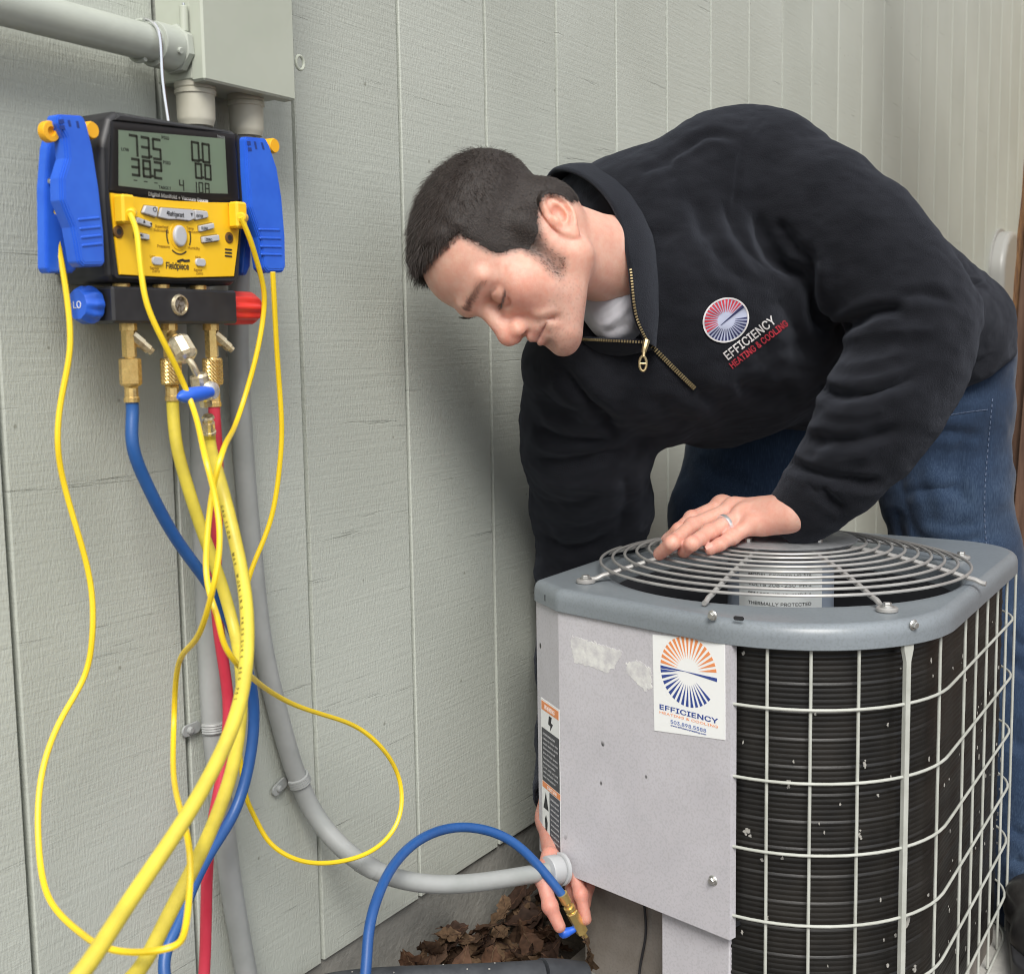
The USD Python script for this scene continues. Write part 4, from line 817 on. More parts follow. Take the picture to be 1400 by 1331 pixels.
part(wl, 'black_text_block', facr(.04, .98, .43, .80, .0005), mat('label_black', (0.045, 0.047, 0.055), 0.45), smooth=False)
part(wl, 'dark_text_block', facr(.42, .98, .02, .38, .0005), mat('label_dark', (0.06, 0.063, 0.08), 0.45), smooth=False)
M_PG = mat('label_grey_text', (0.42, 0.42, 0.43), 0.5)
def ftext(s, a, c, h, w, off=0.0007): return lay_text(s, h, np.array([*(Ap + fa * (fu0 + fw_ * a) + nA * off), fz0 + fh_ * c]), Af, (0, 0, 1), 0.00015, w)
part(wl, 'warning_word', ftext('WARNING', .2, .938, fh_ * .03, fw_ * .55), M_STICK, smooth=False)
part(wl, 'caution_word', ftext('CAUTION', .3, .393, fh_ * .022, fw_ * .5), M_STICK, smooth=False)
rows = ['ELECTRICAL SHOCK HAZARD', 'Failure to follow this', 'could result in death', 'Before servicing unit', 'turn off main power', 'There may be more than', 'one disconnect switch', 'Lock and tag out', 'with suitable label', 'See instructions']
part(wl, 'label_lines', [ftext(s, .10, .755 - .033 * k, fh_ * .014, fw_ * (.8 if k % 3 else .65)) for k, s in enumerate(rows)] + [ftext(s, .48, .335 - .035 * k, fh_ * .013, fw_ * .44) for k, s in enumerate(rows[:9])], M_PG, smooth=False, kind='stuff')
def fpoly(pts): return prism(Polygon([(fu0 + fw_ * a, fz0 + fh_ * c) for a, c in pts]), np.array([*(Ap + nA * 0.0005), 0]), Af, (0, 0, 1), Wa, 0.0002)
part(wl, 'shock_symbol', fpoly([(.45, .91), (.6, .91), (.55, .87), (.66, .865), (.50, .81), (.52, .845), (.40, .85)]), M_INK, smooth=False)
part(wl, 'hazard_symbol', fpoly([(.22, .36), (.36, .24), (.08, .24)]), M_INK, smooth=False)
part(wl, 'hand_symbol', fpoly([(.15, .17), (.22, .20), (.30, .15), (.26, .09), (.17, .09)]), M_INK, smooth=False)
# lower front: recess wall, lower panel with its side return
bk = 0.014
lp0, _ = pan(905, 1262, -bk); lp1, _ = pan(997, 1262, -bk)
low = part(ac, 'lower_panel', prism(sbox(lp0, 0.012, lp1, ZPB + 0.03), np.array([*(Bp - nF * (bk + 0.006)), 0]), Uf, (0, 0, 1), Wf, 0.006, 0.001), M_PANEL, smooth=25)
part(ac, 'panel_return', prism(sbox(-0.06, 0.012, -bk - 0.006, ZPB + 0.03), np.array([*(Bp + fd * (lp0 + 0.003)), 0]), np.array([*nF, 0]), (0, 0, 1), Uf, 0.003), M_PANEL, smooth=25)
u_, z_ = pan(979, 1268, -bk); hexbolt(low, 'screw', np.array([*(Bp + fd * u_ - nF * bk), z_]), Wf, 0.0042, M_BOLT)
rc0, _ = pan(800, 1262, -0.055)
part(ac, 'recess_wall', prism(sbox(rc0, 0.012, lp0 + 0.02, ZPB + 0.08), np.array([*(Bp - nF * 0.061), 0]), Uf, (0, 0, 1), Wf, 0.006), M_SOILED, smooth=25)
part(ac, 'recess_side', prism(sbox(-0.16, 0.012, -0.061, ZPB + 0.08), np.array([*(Bp + fd * rc0), 0]), np.array([*nF, 0]), (0, 0, 1), Uf, 0.004), M_SOILED, smooth=25)
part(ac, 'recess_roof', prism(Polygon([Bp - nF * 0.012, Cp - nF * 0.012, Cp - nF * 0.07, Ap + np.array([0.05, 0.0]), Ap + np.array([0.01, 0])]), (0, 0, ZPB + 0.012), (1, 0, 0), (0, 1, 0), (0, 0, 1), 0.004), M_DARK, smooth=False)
wv = [np.array([*(Bp + fd * (pan(x, y, -0.05)[0]) - nF * 0.05), pan(x, y, -0.05)[1]]) for x, y in ((881, 1195), (880, 1225), (883, 1270), (879, 1300), (874, 1331), (872, 1380))]
part(ac, 'thin_line', tube(spline(wv, 30), 0.0018, 8), M_INK)
# screws of the top cover
def skp(px, py):
    pr = proj(np.c_[R0, np.full(NR, ZT - 0.018)]); fr = np.where((N0 @ (CAM[:2] - GC)) > 0)[0]; k = fr[np.argmin(np.abs(pr[fr, 0] - px))]; r = ray([(px, py)])[0]; t = ((R0[k] - CAM[:2]) @ N0[k]) / (r[:2] @ N0[k]); return CAM + r * t, np.array([*N0[k], 0])
for px, py in ((974, 841), (1249, 854)):
    o, d = skp(px, py); hexbolt(cap, 'screw', o, d, 0.0040, M_BOLT)
for px, py, w in ((1010, 845, 0.0038), (745, 817, 0.0012)):
    o, d = skp(px, py); u = np.cross([0, 0, 1], d); part(cap, 'slot', prism(LineString([(-w, 0), (w, 0)]).buffer(0.0024) if w > .002 else sbox(-.0012, -.004, .0012, .004), o - d * 0.0003, u, (0, 0, 1), d, 0.0006), M_INK, smooth=False)
# fan guard
guard = part(ac, 'fan_guard_hub', lathe((GC[0], GC[1], 0.6325), (GC[0], GC[1], 0.70), [(0, 0.02), (0, 0.098), (0.002, 0.100), (0.0035, 0.098), (0.006, 0.085), (0.0068, 0.06), (0.0068, 0.002)], 48), M_GALVD if 'M_GALVD' in globals() else mat('hub_metal', (0.36, 0.37, 0.38), 0.38, 0.5, col2=(0.30, 0.31, 0.32), nscale=60, rvar=.1), smooth=30)
rings = np.linspace(GR, 0.094, 10)
def gz_(r): u = np.clip((GR - r) / (GR - 0.094), 0, 1); return 0.6045 + 0.0275 * (1 - (1 - u) ** 1.45)
al = np.arange(96) * 2 * np.pi / 96
for r in rings: part(ac, 'fan_guard_ring', tube(np.c_[GC[0] + r * np.cos(al), GC[1] + r * np.sin(al), np.full(96, gz_(r))], 0.0020, 8, closed=True), M_GUARD)
for k in range(8):
    a_ = math.radians(-180 + 45 * k); bolt = k % 2 == 1
    dr = np.array([math.cos(a_), math.sin(a_)]); rs = np.r_[np.linspace(0.088, GR, 14), GR + 0.010, GR + 0.016, GR + (0.026 if bolt else 0.022)]
    zz = np.array([gz_(r) - 0.0042 for r in rs]); zz[-3:] = [0.5985, 0.5955, 0.5945]
    sp = np.c_[GC[0] + dr[0] * rs, GC[1] + dr[1] * rs, zz]
    s_ = part(ac, 'fan_guard_spoke', tube(spline(sp, 40), 0.0032, 8), M_GUARD)
    if bolt:
        e = sp[-1]; part(s_, 'foot_eye', lathe(e + [dr[0] * .006, dr[1] * .006, -0.0042], e + [dr[0] * .006, dr[1] * .006, 0.01], [(0, 0.0115), (0.001, 0.0125), (0.004, 0.0125), (0.0052, 0.0112)], 22), M_GUARD)
        hexbolt(s_, 'bolt', e + [dr[0] * .006, dr[1] * .006, 0.001], (0, 0, 1), 0.0055, M_BOLT)
for a0 in (-2.1, -0.3, 1.4, 2.9): hexbolt(guard, 'bolt', (GC[0] + 0.075 * math.cos(a0), GC[1] + 0.075 * math.sin(a0), 0.6385), (0, 0, 1), 0.0042, M_BOLT, False)
# motor and fan blades under the guard
mot = part(ac, 'fan_motor', lathe((GC[0], GC[1], 0.628), (GC[0], GC[1], 0.3), [(0, 0.03), (0.012, 0.030), (0.014, 0.066), (0.02, 0.070), (0.115, 0.070), (0.125, 0.062), (0.13, 0.02)], 40), M_MOTOR, smooth=35)
vd_ = CAM[:2] - GC; vd_ /= np.linalg.norm(vd_); ca = math.atan2(vd_[1], vd_[0])
ta = np.linspace(-0.85, 0.85, 16)
lb = np.vstack([np.c_[GC[0] + 0.0705 * np.cos(ca + ta), GC[1] + 0.0705 * np.sin(ca + ta), np.full(16, z)] for z in (0.525, 0.607)])
j = np.arange(15); lf = np.vstack([np.c_[j, j + 1, j + 17], np.c_[j, j + 17, j + 16]])
lm_ = trimesh.Trimesh(lb, lf, process=False)
if lm_.face_normals[7][:2] @ vd_ < 0: lm_.invert()
mlab = part(mot, 'motor_label', lm_, mat('motor_label_paper', (0.55, 0.58, 0.58), 0.5), smooth=True)
lr = []
for i, s in enumerate(['MODEL 5KCP39 HP 1/4', 'VOLTS 208-230  PH 1', 'RPM 825  HZ 60  AMP 1.4', 'THERMALLY PROTECTED', 'ROT CCW  INS CL B']):
    m_ = meshkit.text_mesh(s, 0.0042, 0.0003); v = np.asarray(m_.vertices); v[:, 0] *= 0.085 / v[:, 0].max(); an = ca - 0.62 + v[:, 0] / 0.0705; z = 0.594 - 0.0125 * i + v[:, 1]; rr = 0.0707 + v[:, 2]
    lr.append(trimesh.Trimesh(np.c_[GC[0] + rr * np.cos(an), GC[1] + rr * np.sin(an), z], m_.faces, process=False))
part(mlab, 'label_print', lr, M_INK, smooth=False, kind='stuff')
for k in range(4):
    a0 = k * math.pi / 2 + 0.5; V = []
    for r in np.linspace(0.06, 0.222, 8):
        for q in np.linspace(-0.5, 0.5, 7): an = a0 + q * (0.9 + 0.4 * r / 0.22) + 1.2 * (r - 0.06); V.append((GC[0] + r * math.cos(an), GC[1] + r * math.sin(an), 0.455 + 0.055 * q + 0.02 * q * q))
    I, J = np.meshgrid(np.arange(7), np.arange(6), indexing='ij'); a_ = (I * 7 + J).ravel()
    part(ac, 'fan_blade', trimesh.Trimesh(V, np.vstack([np.c_[a_, a_ + 7, a_ + 8], np.c_[a_, a_ + 8, a_ + 1]]), process=False), mat_blade if 'mat_blade' in globals() else (mat_blade := mat('fan_blade_metal', (0.33, 0.34, 0.36), 0.4, 0.6)), smooth=True)
solo('concrete_pad', bx(1.27, 2.05, -0.72, -0.10, -0.05, 0.010, 0.006), M_PAD, 'pale concrete pad on the soil under the air conditioner', 'concrete pad', smooth=20)
# ================================================================== the man: soft shapes from joints, meshed on a grid
class Field:
    def __init__(s, lo, hi, h):
        s.lo, s.h = np.asarray(lo, float), h; s.n = np.ceil((np.asarray(hi, float) - s.lo) / h).astype(int) + 1
        s.F = np.full(s.n, 0.2, np.float32)
    def block(s, lo, hi):
        a = np.maximum(np.floor((np.asarray(lo) - s.lo) / s.h).astype(int), 0); b = np.minimum(np.ceil((np.asarray(hi) - s.lo) / s.h).astype(int) + 1, s.n)
        if (b <= a).any(): return None, None
        g = [(s.lo[k] + s.h * np.arange(a[k], b[k])).astype(np.float32) for k in range(3)]
        return tuple(slice(a[k], b[k]) for k in range(3)), np.meshgrid(*g, indexing='ij')
    def add(s, fn, lo, hi, k=0.01, op='u'):
        m = 1.2 * k + 3 * s.h
        sl, X = s.block(np.asarray(lo) - m, np.asarray(hi) + m)
        if sl is None: return
        d = fn(np.stack(X, -1)); A = s.F[sl]
        if op == 'u': h = np.maximum(k - np.abs(A - d), 0) / max(k, 1e-9); s.F[sl] = np.minimum(A, d) - h * h * k * 0.25
        else: d = -d; h = np.maximum(k - np.abs(A - d), 0) / max(k, 1e-9); s.F[sl] = np.maximum(A, d) + h * h * k * 0.25
    def cone(s, a, b, ra, rb, k=0.01, op='u'):
        a, b = np.asarray(a, float), np.asarray(b, float); r = max(ra, rb); lo = np.minimum(a - ra, b - rb); hi = np.maximum(a + ra, b + rb)
        ab = (b - a).astype(np.float32); L2 = max(float(ab @ ab), 1e-12)
        def fn(P):
            q = P - a.astype(np.float32); t = np.clip((q @ ab) / L2, 0, 1); return np.linalg.norm(q - t[..., None] * ab, axis=-1) - (ra + (rb - ra) * t)
        s.add(fn, lo, hi, k, op)
    def chain(s, P, R, k=0.01, op='u'):
        for i in range(len(P) - 1): s.cone(P[i], P[i + 1], R[i], R[i + 1], k, op)
    def ell(s, c, r, M=None, k=0.01, op='u'):
        c, r = np.asarray(c, float), np.asarray(r, float); M = np.eye(3) if M is None else np.asarray(M)   # rows of M: the axes
        def fn(P):
            q = (P - c.astype(np.float32)) @ M.T.astype(np.float32); k0 = np.linalg.norm(q / r, axis=-1); k1 = np.linalg.norm(q / (r * r), axis=-1); return k0 * (k0 - 1) / np.maximum(k1, 1e-6)
        R_ = r.max(); s.add(fn, c - R_, c + R_, k, op)
    def mesh(s, smooth=2):
        F, S = s.F, s.F < 0; n = np.array(F.shape)
        c = np.zeros(n - 1, np.int8)
        for o in np.ndindex(2, 2, 2): c += S[o[0]:n[0] - 1 + o[0], o[1]:n[1] - 1 + o[1], o[2]:n[2] - 1 + o[2]]
        I = np.argwhere((c > 0) & (c < 8)); ids = np.full(n - 1, -1, np.int64); ids[tuple(I.T)] = np.arange(len(I))
        acc, cnt = np.zeros((len(I), 3)), np.zeros(len(I))
        for ax in range(3):
            for o in np.ndindex(2, 2):
                p0 = I.copy(); oth = [q for q in range(3) if q != ax]; p0[:, oth[0]] += o[0]; p0[:, oth[1]] += o[1]; p1 = p0.copy(); p1[:, ax] += 1
                f0, f1 = F[tuple(p0.T)].astype(float), F[tuple(p1.T)].astype(float); x = (f0 < 0) != (f1 < 0); t = np.where(x, f0 / np.where(x, f0 - f1, 1), 0)
                q = p0 - I + 0.0; q[:, ax] += t; acc += q * x[:, None]; cnt += x
        V = s.lo + (I + acc / np.maximum(cnt, 1)[:, None]) * s.h
        Q = []
        for ax in range(3):
            oth = [(ax + 1) % 3, (ax + 2) % 3]; sl0 = [slice(0, n[q] - 1) if q == ax else slice(1, n[q] - 1) for q in range(3)]; sl1 = list(sl0); sl1[ax] = slice(1, n[ax])
            A, B = S[tuple(sl0)], S[tuple(sl1)]; E = np.argwhere(A != B); flip = A[tuple(E.T)]
            for q in oth: E[:, q] += 1
            def cell(d0, d1): e = E.copy(); e[:, oth[0]] -= d0; e[:, oth[1]] -= d1; return ids[tuple(e.T)]
            q4 = np.c_[cell(1, 1), cell(0, 1), cell(0, 0), cell(1, 0)]; q4[~flip] = q4[~flip][:, ::-1]; Q.append(q4)
        Q = np.vstack(Q); f = np.vstack([Q[:, [0, 1, 2]], Q[:, [0, 2, 3]]])
        m = trimesh.Trimesh(V, f, process=False)
        if smooth: relax(m, smooth)
        return m
def relax(m, it=2, lam=0.5, taubin=True):
    import scipy.sparse as sps
    e = m.edges_unique; n = len(m.vertices); A = sps.coo_matrix((np.ones(len(e)), (e[:, 0], e[:, 1])), (n, n)); A = (A + A.T).tocsr(); A = sps.diags(1 / np.maximum(np.asarray(A.sum(1)).ravel(), 1)) @ A
    V = np.array(m.vertices)
    for _ in range(it):
        V = V + lam * (A @ V - V)
        if taubin: V = V - (lam + 0.03) * (A @ V - V)
    m.vertices = V
def vnormals(m):
    v, f = np.asarray(m.vertices), np.asarray(m.faces); fn = np.cross(v[f[:, 1]] - v[f[:, 0]], v[f[:, 2]] - v[f[:, 0]]); n = np.zeros_like(v)
    for k in range(3): np.add.at(n, f[:, k], fn)
    return n / np.maximum(np.linalg.norm(n, axis=1, keepdims=True), 1e-12)
def S(px, py, d, r): return at1(px, py, d), r * d / F
def fold(m, pts, w, amp, dmin=0.0, ridge=0.35, dlim=9.0):
    """Presses a crease (amp > 0) or raises a roll (amp < 0) along a line across the cloth; the cloth piles up on both its sides."""
    v = np.asarray(m.vertices); n = vnormals(m); pp = proj(v); facing = ((CAM - v) * n).sum(1) > 0
    P = spline(pts, 40) if len(pts) > 2 else np.linspace(pts[0], pts[1], 20)
    lo, hi = P.min(0) - 4 * w, P.max(0) + 4 * w
    c = np.where(facing & (pp > lo).all(1) & (pp < hi).all(1) & (dep(v) < dlim) & (dep(v) > dmin))[0]
    if not len(c): return
    D_ = np.linalg.norm(pp[c, None] - P[None], axis=2); j = D_.argmin(1); d = D_[np.arange(len(c)), j]; t = j / 39.0
    tp = np.clip(np.minimum(t, 1 - t) / 0.22, 0, 1); tp = tp * tp * (3 - 2 * tp)
    g = np.exp(-(d / w) ** 1.35) - ridge * np.exp(-((d - 2.0 * w) / (1.0 * w)) ** 2)
    v = v.copy(); v[c] -= n[c] * (amp * g * tp)[:, None]; m.vertices = v

person = thing('person', 'man in black jacket and blue jeans bending over the air conditioner', 'person', (2.05, -0.35, 0.03))

# ------------------------------------------------------------------ jacket
fj_ = Field((1.25, -0.80, 0.22), (2.35, 0.0, 1.36), 0.0038)
def ch(fld, L, k=0.03, op='u'):
    q = [S(*p) for p in L]; fld.chain([a for a, _ in q], [b for _, b in q], k, op)
TORSO = [[(1040, 240, 1.67, 76), (1115, 296, 1.73, 76), (1195, 360, 1.82, 76), (1254, 418, 1.91, 78), (1291, 456, 1.99, 82), (1308, 518, 2.02, 74)],
         [(808, 499, 1.67, 76), (885, 518, 1.74, 84), (975, 520, 1.86, 80), (1050, 518, 2.0, 70)],
         [(898, 306, 1.665, 86), (950, 370, 1.68, 108), (1040, 420, 1.76, 122), (1130, 465, 1.90, 112), (1220, 490, 2.0, 90)],
         [(850, 404, 1.665, 70), (930, 445, 1.70, 108), (1010, 490, 1.80, 104)],
         [(900, 298, 1.66, 82), (985, 246, 1.66, 78), (1040, 240, 1.67, 76)],
         [(922, 392, 1.62, 84), (990, 420, 1.68, 100)], [(905, 310, 1.67, 80), (852, 300, 1.70, 66), (806, 300, 1.735, 64)], [(800, 490, 1.655, 62), (860, 500, 1.645, 60), (920, 480, 1.65, 80)]]
for L in TORSO: ch(fj_, L, 0.05)
# hem across the hips
nh = 0.5 * RT + 0.866 * DN; ph_ = at1(1330, 519, 2.0)
fj_.add(lambda P: -((P - ph_.astype(np.float32)) @ nh.astype(np.float32)), (1.25, -0.8, 0.22), (2.35, 0.0, 1.36), 0.012, 's')
# neck opening
ch(fj_, [(792, 335, 1.55, 68), (832, 352, 1.575, 60)], 0.010, 's')
ch(fj_, [(835, 418, 1.52, 34), (862, 436, 1.535, 20)], 0.010, 's')
LARM = [(1066, 246, 1.65, 80), (1120, 286, 1.62, 82), (1172, 330, 1.60, 84), (1222, 385, 1.585, 81), (1254, 440, 1.578, 79), (1240, 495, 1.578, 81), (1212, 548, 1.58, 78), (1180, 600, 1.59, 71), (1146, 646, 1.605, 58), (1112, 682, 1.625, 47), (1090, 703, 1.642, 43)]
ch(fj_, LARM, 0.02)
RARM = [(792, 507, 1.69, 76), (799, 560, 1.73, 83), (804, 610, 1.77, 85), (790, 690, 1.85, 62), (782, 780, 1.905, 49), (782, 900, 1.905, 47), (776, 1010, 1.85, 42), (768, 1080, 1.765, 40)]
ch(fj_, [(806, 600, 1.77, 84), (826, 690, 1.87, 62), (834, 780, 1.965, 49), (832, 900, 1.95, 46), (792, 1010, 1.85, 34)], 0.03)
ch(fj_, RARM, 0.02)
# open ends of the sleeves
wl_, wr_ = at1(1072, 716, 1.652), at1(1045, 735, 1.668); fj_.cone(wl_, wr_, 0.030, 0.034, 0.004, 's')
wl2, wr2 = at1(764, 1095, 1.745), at1(758, 1130, 1.72); fj_.cone(wl2, wr2, 0.033, 0.036, 0.004, 's')
jac = fj_.mesh(4)
FOLDS = [([(1054, 157), (1030, 178), (1014, 214), (1006, 262), (1003, 300)], 3.5, .0028),
 ([(898, 224), (927, 207), (951, 193), (969, 184), (1014, 191)], 5, .006), ([(872, 240), (900, 226), (925, 222)], 6, .004),
 ([(1030, 285), (1044, 330), (1074, 364), (1106, 390)], 9, .010), ([(985, 270), (1006, 318), (1036, 354), (1074, 372)], 9, .007), ([(952, 262), (968, 320), (1000, 368), (1040, 395)], 11, .006),
 ([(1095, 330), (1108, 380), (1116, 430), (1134, 462)], 10, .011), ([(1062, 300), (1080, 330), (1100, 350)], 8, .006), ([(1130, 350), (1126, 400), (1134, 440)], 9, -.005),
 ([(1132, 463), (1155, 447), (1185, 430), (1218, 423), (1244, 429)], 7.5, .012), ([(1221, 410), (1262, 402), (1306, 409)], 7, .005), ([(1150, 470), (1190, 455), (1240, 452), (1290, 452)], 9, -.005), ([(1200, 470), (1240, 462), (1300, 470)], 7, .004),
 ([(1115, 522), (1140, 537), (1187, 537), (1232, 524), (1262, 510)], 7.5, .011), ([(1140, 500), (1190, 495), (1245, 480)], 8, -.004), ([(1125, 560), (1170, 566), (1220, 556)], 9, -.006),
 ([(1090, 596), (1138, 602), (1188, 598), (1238, 584)], 7.5, .010), ([(1105, 622), (1150, 628), (1205, 618)], 7.5, -.005),
 ([(1070, 626), (1108, 645), (1149, 655), (1187, 660), (1212, 656)], 6.5, .010), ([(1119, 660), (1137, 684), (1158, 698)], 6, .007), ([(1090, 646), (1112, 668), (1130, 694)], 4, .003),
 ([(756, 490), (790, 534), (818, 563), (848, 594)], 9, .010), ([(728, 574), (757, 597), (805, 605), (848, 600)], 8, .008), ([(724, 618), (766, 632), (818, 624), (860, 613)], 8, .008),
 ([(728, 650), (770, 664), (820, 655)], 9, -.005), ([(734, 680), (775, 690), (830, 676)], 9, .005), ([(734, 724), (766, 747), (805, 748), (848, 722)], 8, .008), ([(850, 640), (858, 690), (840, 740)], 9, .005), ([(735, 530), (770, 560), (800, 570)], 9, .006),
 ([(900, 480), (960, 540), (1010, 570)], 16, .006), ([(1000, 520), (1050, 540), (1095, 535)], 14, .006), ([(890, 545), (930, 575), (980, 590)], 12, .005), ([(1060, 400), (1090, 450), (1105, 500)], 16, .008),
 ([(1305, 412), (1330, 390), (1352, 392)], 7, .009), ([(1275, 318), (1300, 322), (1335, 315)], 5, .004), ([(1298, 372), (1330, 371), (1352, 376)], 3.5, .003), ([(1280, 530), (1325, 500), (1374, 480)], 3, .0025), ([(1200, 250), (1235, 285), (1260, 320)], 14, .006),
 ([(906, 300), (898, 360), (905, 420)], 14, .005), ([(930, 250), (960, 300), (970, 330)], 14, .004)]
for P_f, w_f, a_f in FOLDS: fold(jac, P_f, w_f, a_f, 1.76 if min(q[0] for q in P_f) > 1270 or (P_f[0][0] == 1200) else 0.0)
nz = meshkit.fbm(np.asarray(jac.vertices) * 17, 3, 5) - 0.5 + 0.38 * (meshkit.fbm(np.asarray(jac.vertices) * np.array([42, 42, 70]), 3, 15) - 0.5)
jac.vertices = np.asarray(jac.vertices) + vnormals(jac) * (nz * 0.010)[:, None]
relax(jac, 1)
M_JACKET = usdkit.material(stage, LK + 'charcoal_fleece', {
    'g': ('geometry', {}), 'n': ('noise_texture', {'scale': 520.0, 'detail': 4.0, 'roughness': 0.7}), 'n2': ('noise_texture', {'scale': 26.0, 'detail': 4.0}), 'r': ('rgb_ramp', {'ramp': [(0.3, (0.0080, 0.0085, 0.0112)), (0.7, (0.0125, 0.0132, 0.0168))]}),
    'b': ('bump', {'strength': 1.0, 'distance': 0.0016}), 'p': ('principled_bsdf', {'roughness': 0.95, 'specular_ior_level': 0.12, 'sheen_weight': 0.11, 'sheen_roughness': 0.45, 'sheen_tint': (0.75, 0.82, 1.0)})},
    [('g.position', 'n.vector'), ('g.position', 'n2.vector'), ('n2.fac', 'r.fac'), ('r.color', 'p.base_color'), ('n.fac', 'b.height'), ('b.normal', 'p.normal')], surface='p.BSDF')
jk = part(person, 'jacket', jac, M_JACKET, smooth=True)
from scipy.interpolate import LinearNDInterpolator
def depth_of(m, lo, hi):
    v = np.asarray(m.vertices); n = vnormals(m); pp = proj(v); k = (((CAM - v) * n).sum(1) > 0) & (pp > np.array(lo) - 25).all(1) & (pp < np.array(hi) + 25).all(1)
    v, pp = v[k], pp[k]; cell = np.round(pp / 4).astype(int); d = dep(v); best = {}
    for i in np.argsort(-d): best[tuple(cell[i])] = i
    near = {c: d[i] for c, i in best.items()}; keep = [i for i in range(len(d)) if d[i] < min(near[tuple(cell[i])], *[near.get((cell[i][0] + a, cell[i][1] + b), 9) for a in (-1, 0, 1) for b in (-1, 0, 1)]) + 0.02]
    return LinearNDInterpolator(pp[keep], d[keep])
Z_ = depth_of(jac, (850, 380), (1110, 560))
def onto(pts, off=0.0012): pts = np.atleast_2d(pts); return at(pts, Z_(pts) - off)
def patch(poly, off, h=3.0):
    """A flat piece of embroidery laid on the cloth."""
    out = []
    for g in getattr(poly, 'geoms', [poly]):
        if g.is_empty or g.area < 0.2: continue
        v, f = trimesh.creation.triangulate_polygon(g, engine='earcut'); v, f = trimesh.remesh.subdivide_to_size(np.c_[v, np.zeros(len(v))], f, h)[:2]; v = v[:, :2]
        t = trimesh.Trimesh(onto(v, off), f, process=False)
        if (np.asarray(t.face_normals).sum(0) @ -FW) < 0: t.invert()
        out.append(t)
    return trimesh.util.concatenate(out)
# embroidered emblem and lettering
ec, e1, e2 = np.array([992.5, 437.5]), 35.0, 28.0
ang = math.radians(-38)
ea, eb = np.array([math.cos(ang), math.sin(ang)]), np.array([-math.sin(ang), math.cos(ang)]) * 0.9
def E_(u, v): return tuple(ec + 33.0 * (u * ea + v * eb))           # the emblem's own axes: along its lettering and down
def eshape(pts): return Polygon([E_(*p) for p in pts])
circ = [(math.cos(t), math.sin(t)) for t in np.linspace(0, 2 * np.pi, 40)[:-1]]
M_EMB = mat('pale_thread', (0.42, 0.45, 0.58), 0.8, bump=0.5, bscale=1500, bdist=0.0004)
M_EMBW = mat('white_thread', (0.62, 0.60, 0.60), 0.8, bump=0.5, bscale=1500, bdist=0.0004)
M_EMBR = mat('red_thread', (0.50, 0.035, 0.055), 0.8, bump=0.5, bscale=1500, bdist=0.0004)
M_EMBN = mat('navy_thread', (0.025, 0.03, 0.10), 0.8, bump=0.5, bscale=1500, bdist=0.0004)
emb = part(jk, 'emblem', patch(eshape(circ), 0.0012), M_EMB, smooth=True)
part(emb, 'emblem_rim', patch(eshape(circ).difference(eshape([(u * .93, v * .93) for u, v in circ])), 0.0019), M_EMBW, smooth=True)
def ew(a0, a1, r0, r1): m_ = (a0 + a1) / 2; return eshape([(r1 * math.cos(a0), r1 * math.sin(a0)), (r1 * math.cos(m_), r1 * math.sin(m_)), (r1 * math.cos(a1), r1 * math.sin(a1)), (r0 * math.cos(m_ + .02), r0 * math.sin(m_ + .02)), (r0 * math.cos(m_ - .02), r0 * math.sin(m_ - .02))])
part(emb, 'red_rays', [patch(ew((-176 + 10 * k) * D2, (-176 + 10 * k + 6.4) * D2, .36, .92), 0.0019) for k in range(18)], M_EMBR, smooth=True, kind='stuff')
part(emb, 'navy_rays', [patch(ew((32 + 10 * k) * D2, (32 + 10 * k + 5.6) * D2, .40, .92), 0.0019) for k in range(15)] + [patch(eshape([(-.3, .03), (.93, -.08), (.93, .06), (-.3, .05)]), 0.0021)], M_EMBN, smooth=True, kind='stuff')
def ltext(s, u0, v0, h, width, m, name):
    t = meshkit.text_mesh(s, 1.0, 0.1, True); v = np.asarray(t.vertices); k = np.abs(v[:, 2]) < 1e-6
    fs = np.asarray(t.faces); fs = fs[k[fs].all(1)]; x0, x1 = v[:, 0].min(), v[:, 0].max()
    uv = np.array([E_(u0 + (p[0] - x0) / (x1 - x0) * width, v0 - p[1] * h) for p in v]); tri = trimesh.Trimesh(onto(uv, 0.0016), fs, process=False)
    if (np.asarray(tri.face_normals).sum(0) @ -FW) < 0: tri.invert()
    part(jk, name, tri, m, smooth=True)
ltext('EFFICIENCY', -.95, 1.52, 0.40, 2.55, M_EMBW, 'emblem_name')
ltext('HEATING & COOLING', -1.02, 1.96, 0.30, 2.95, M_EMBR, 'emblem_trade')

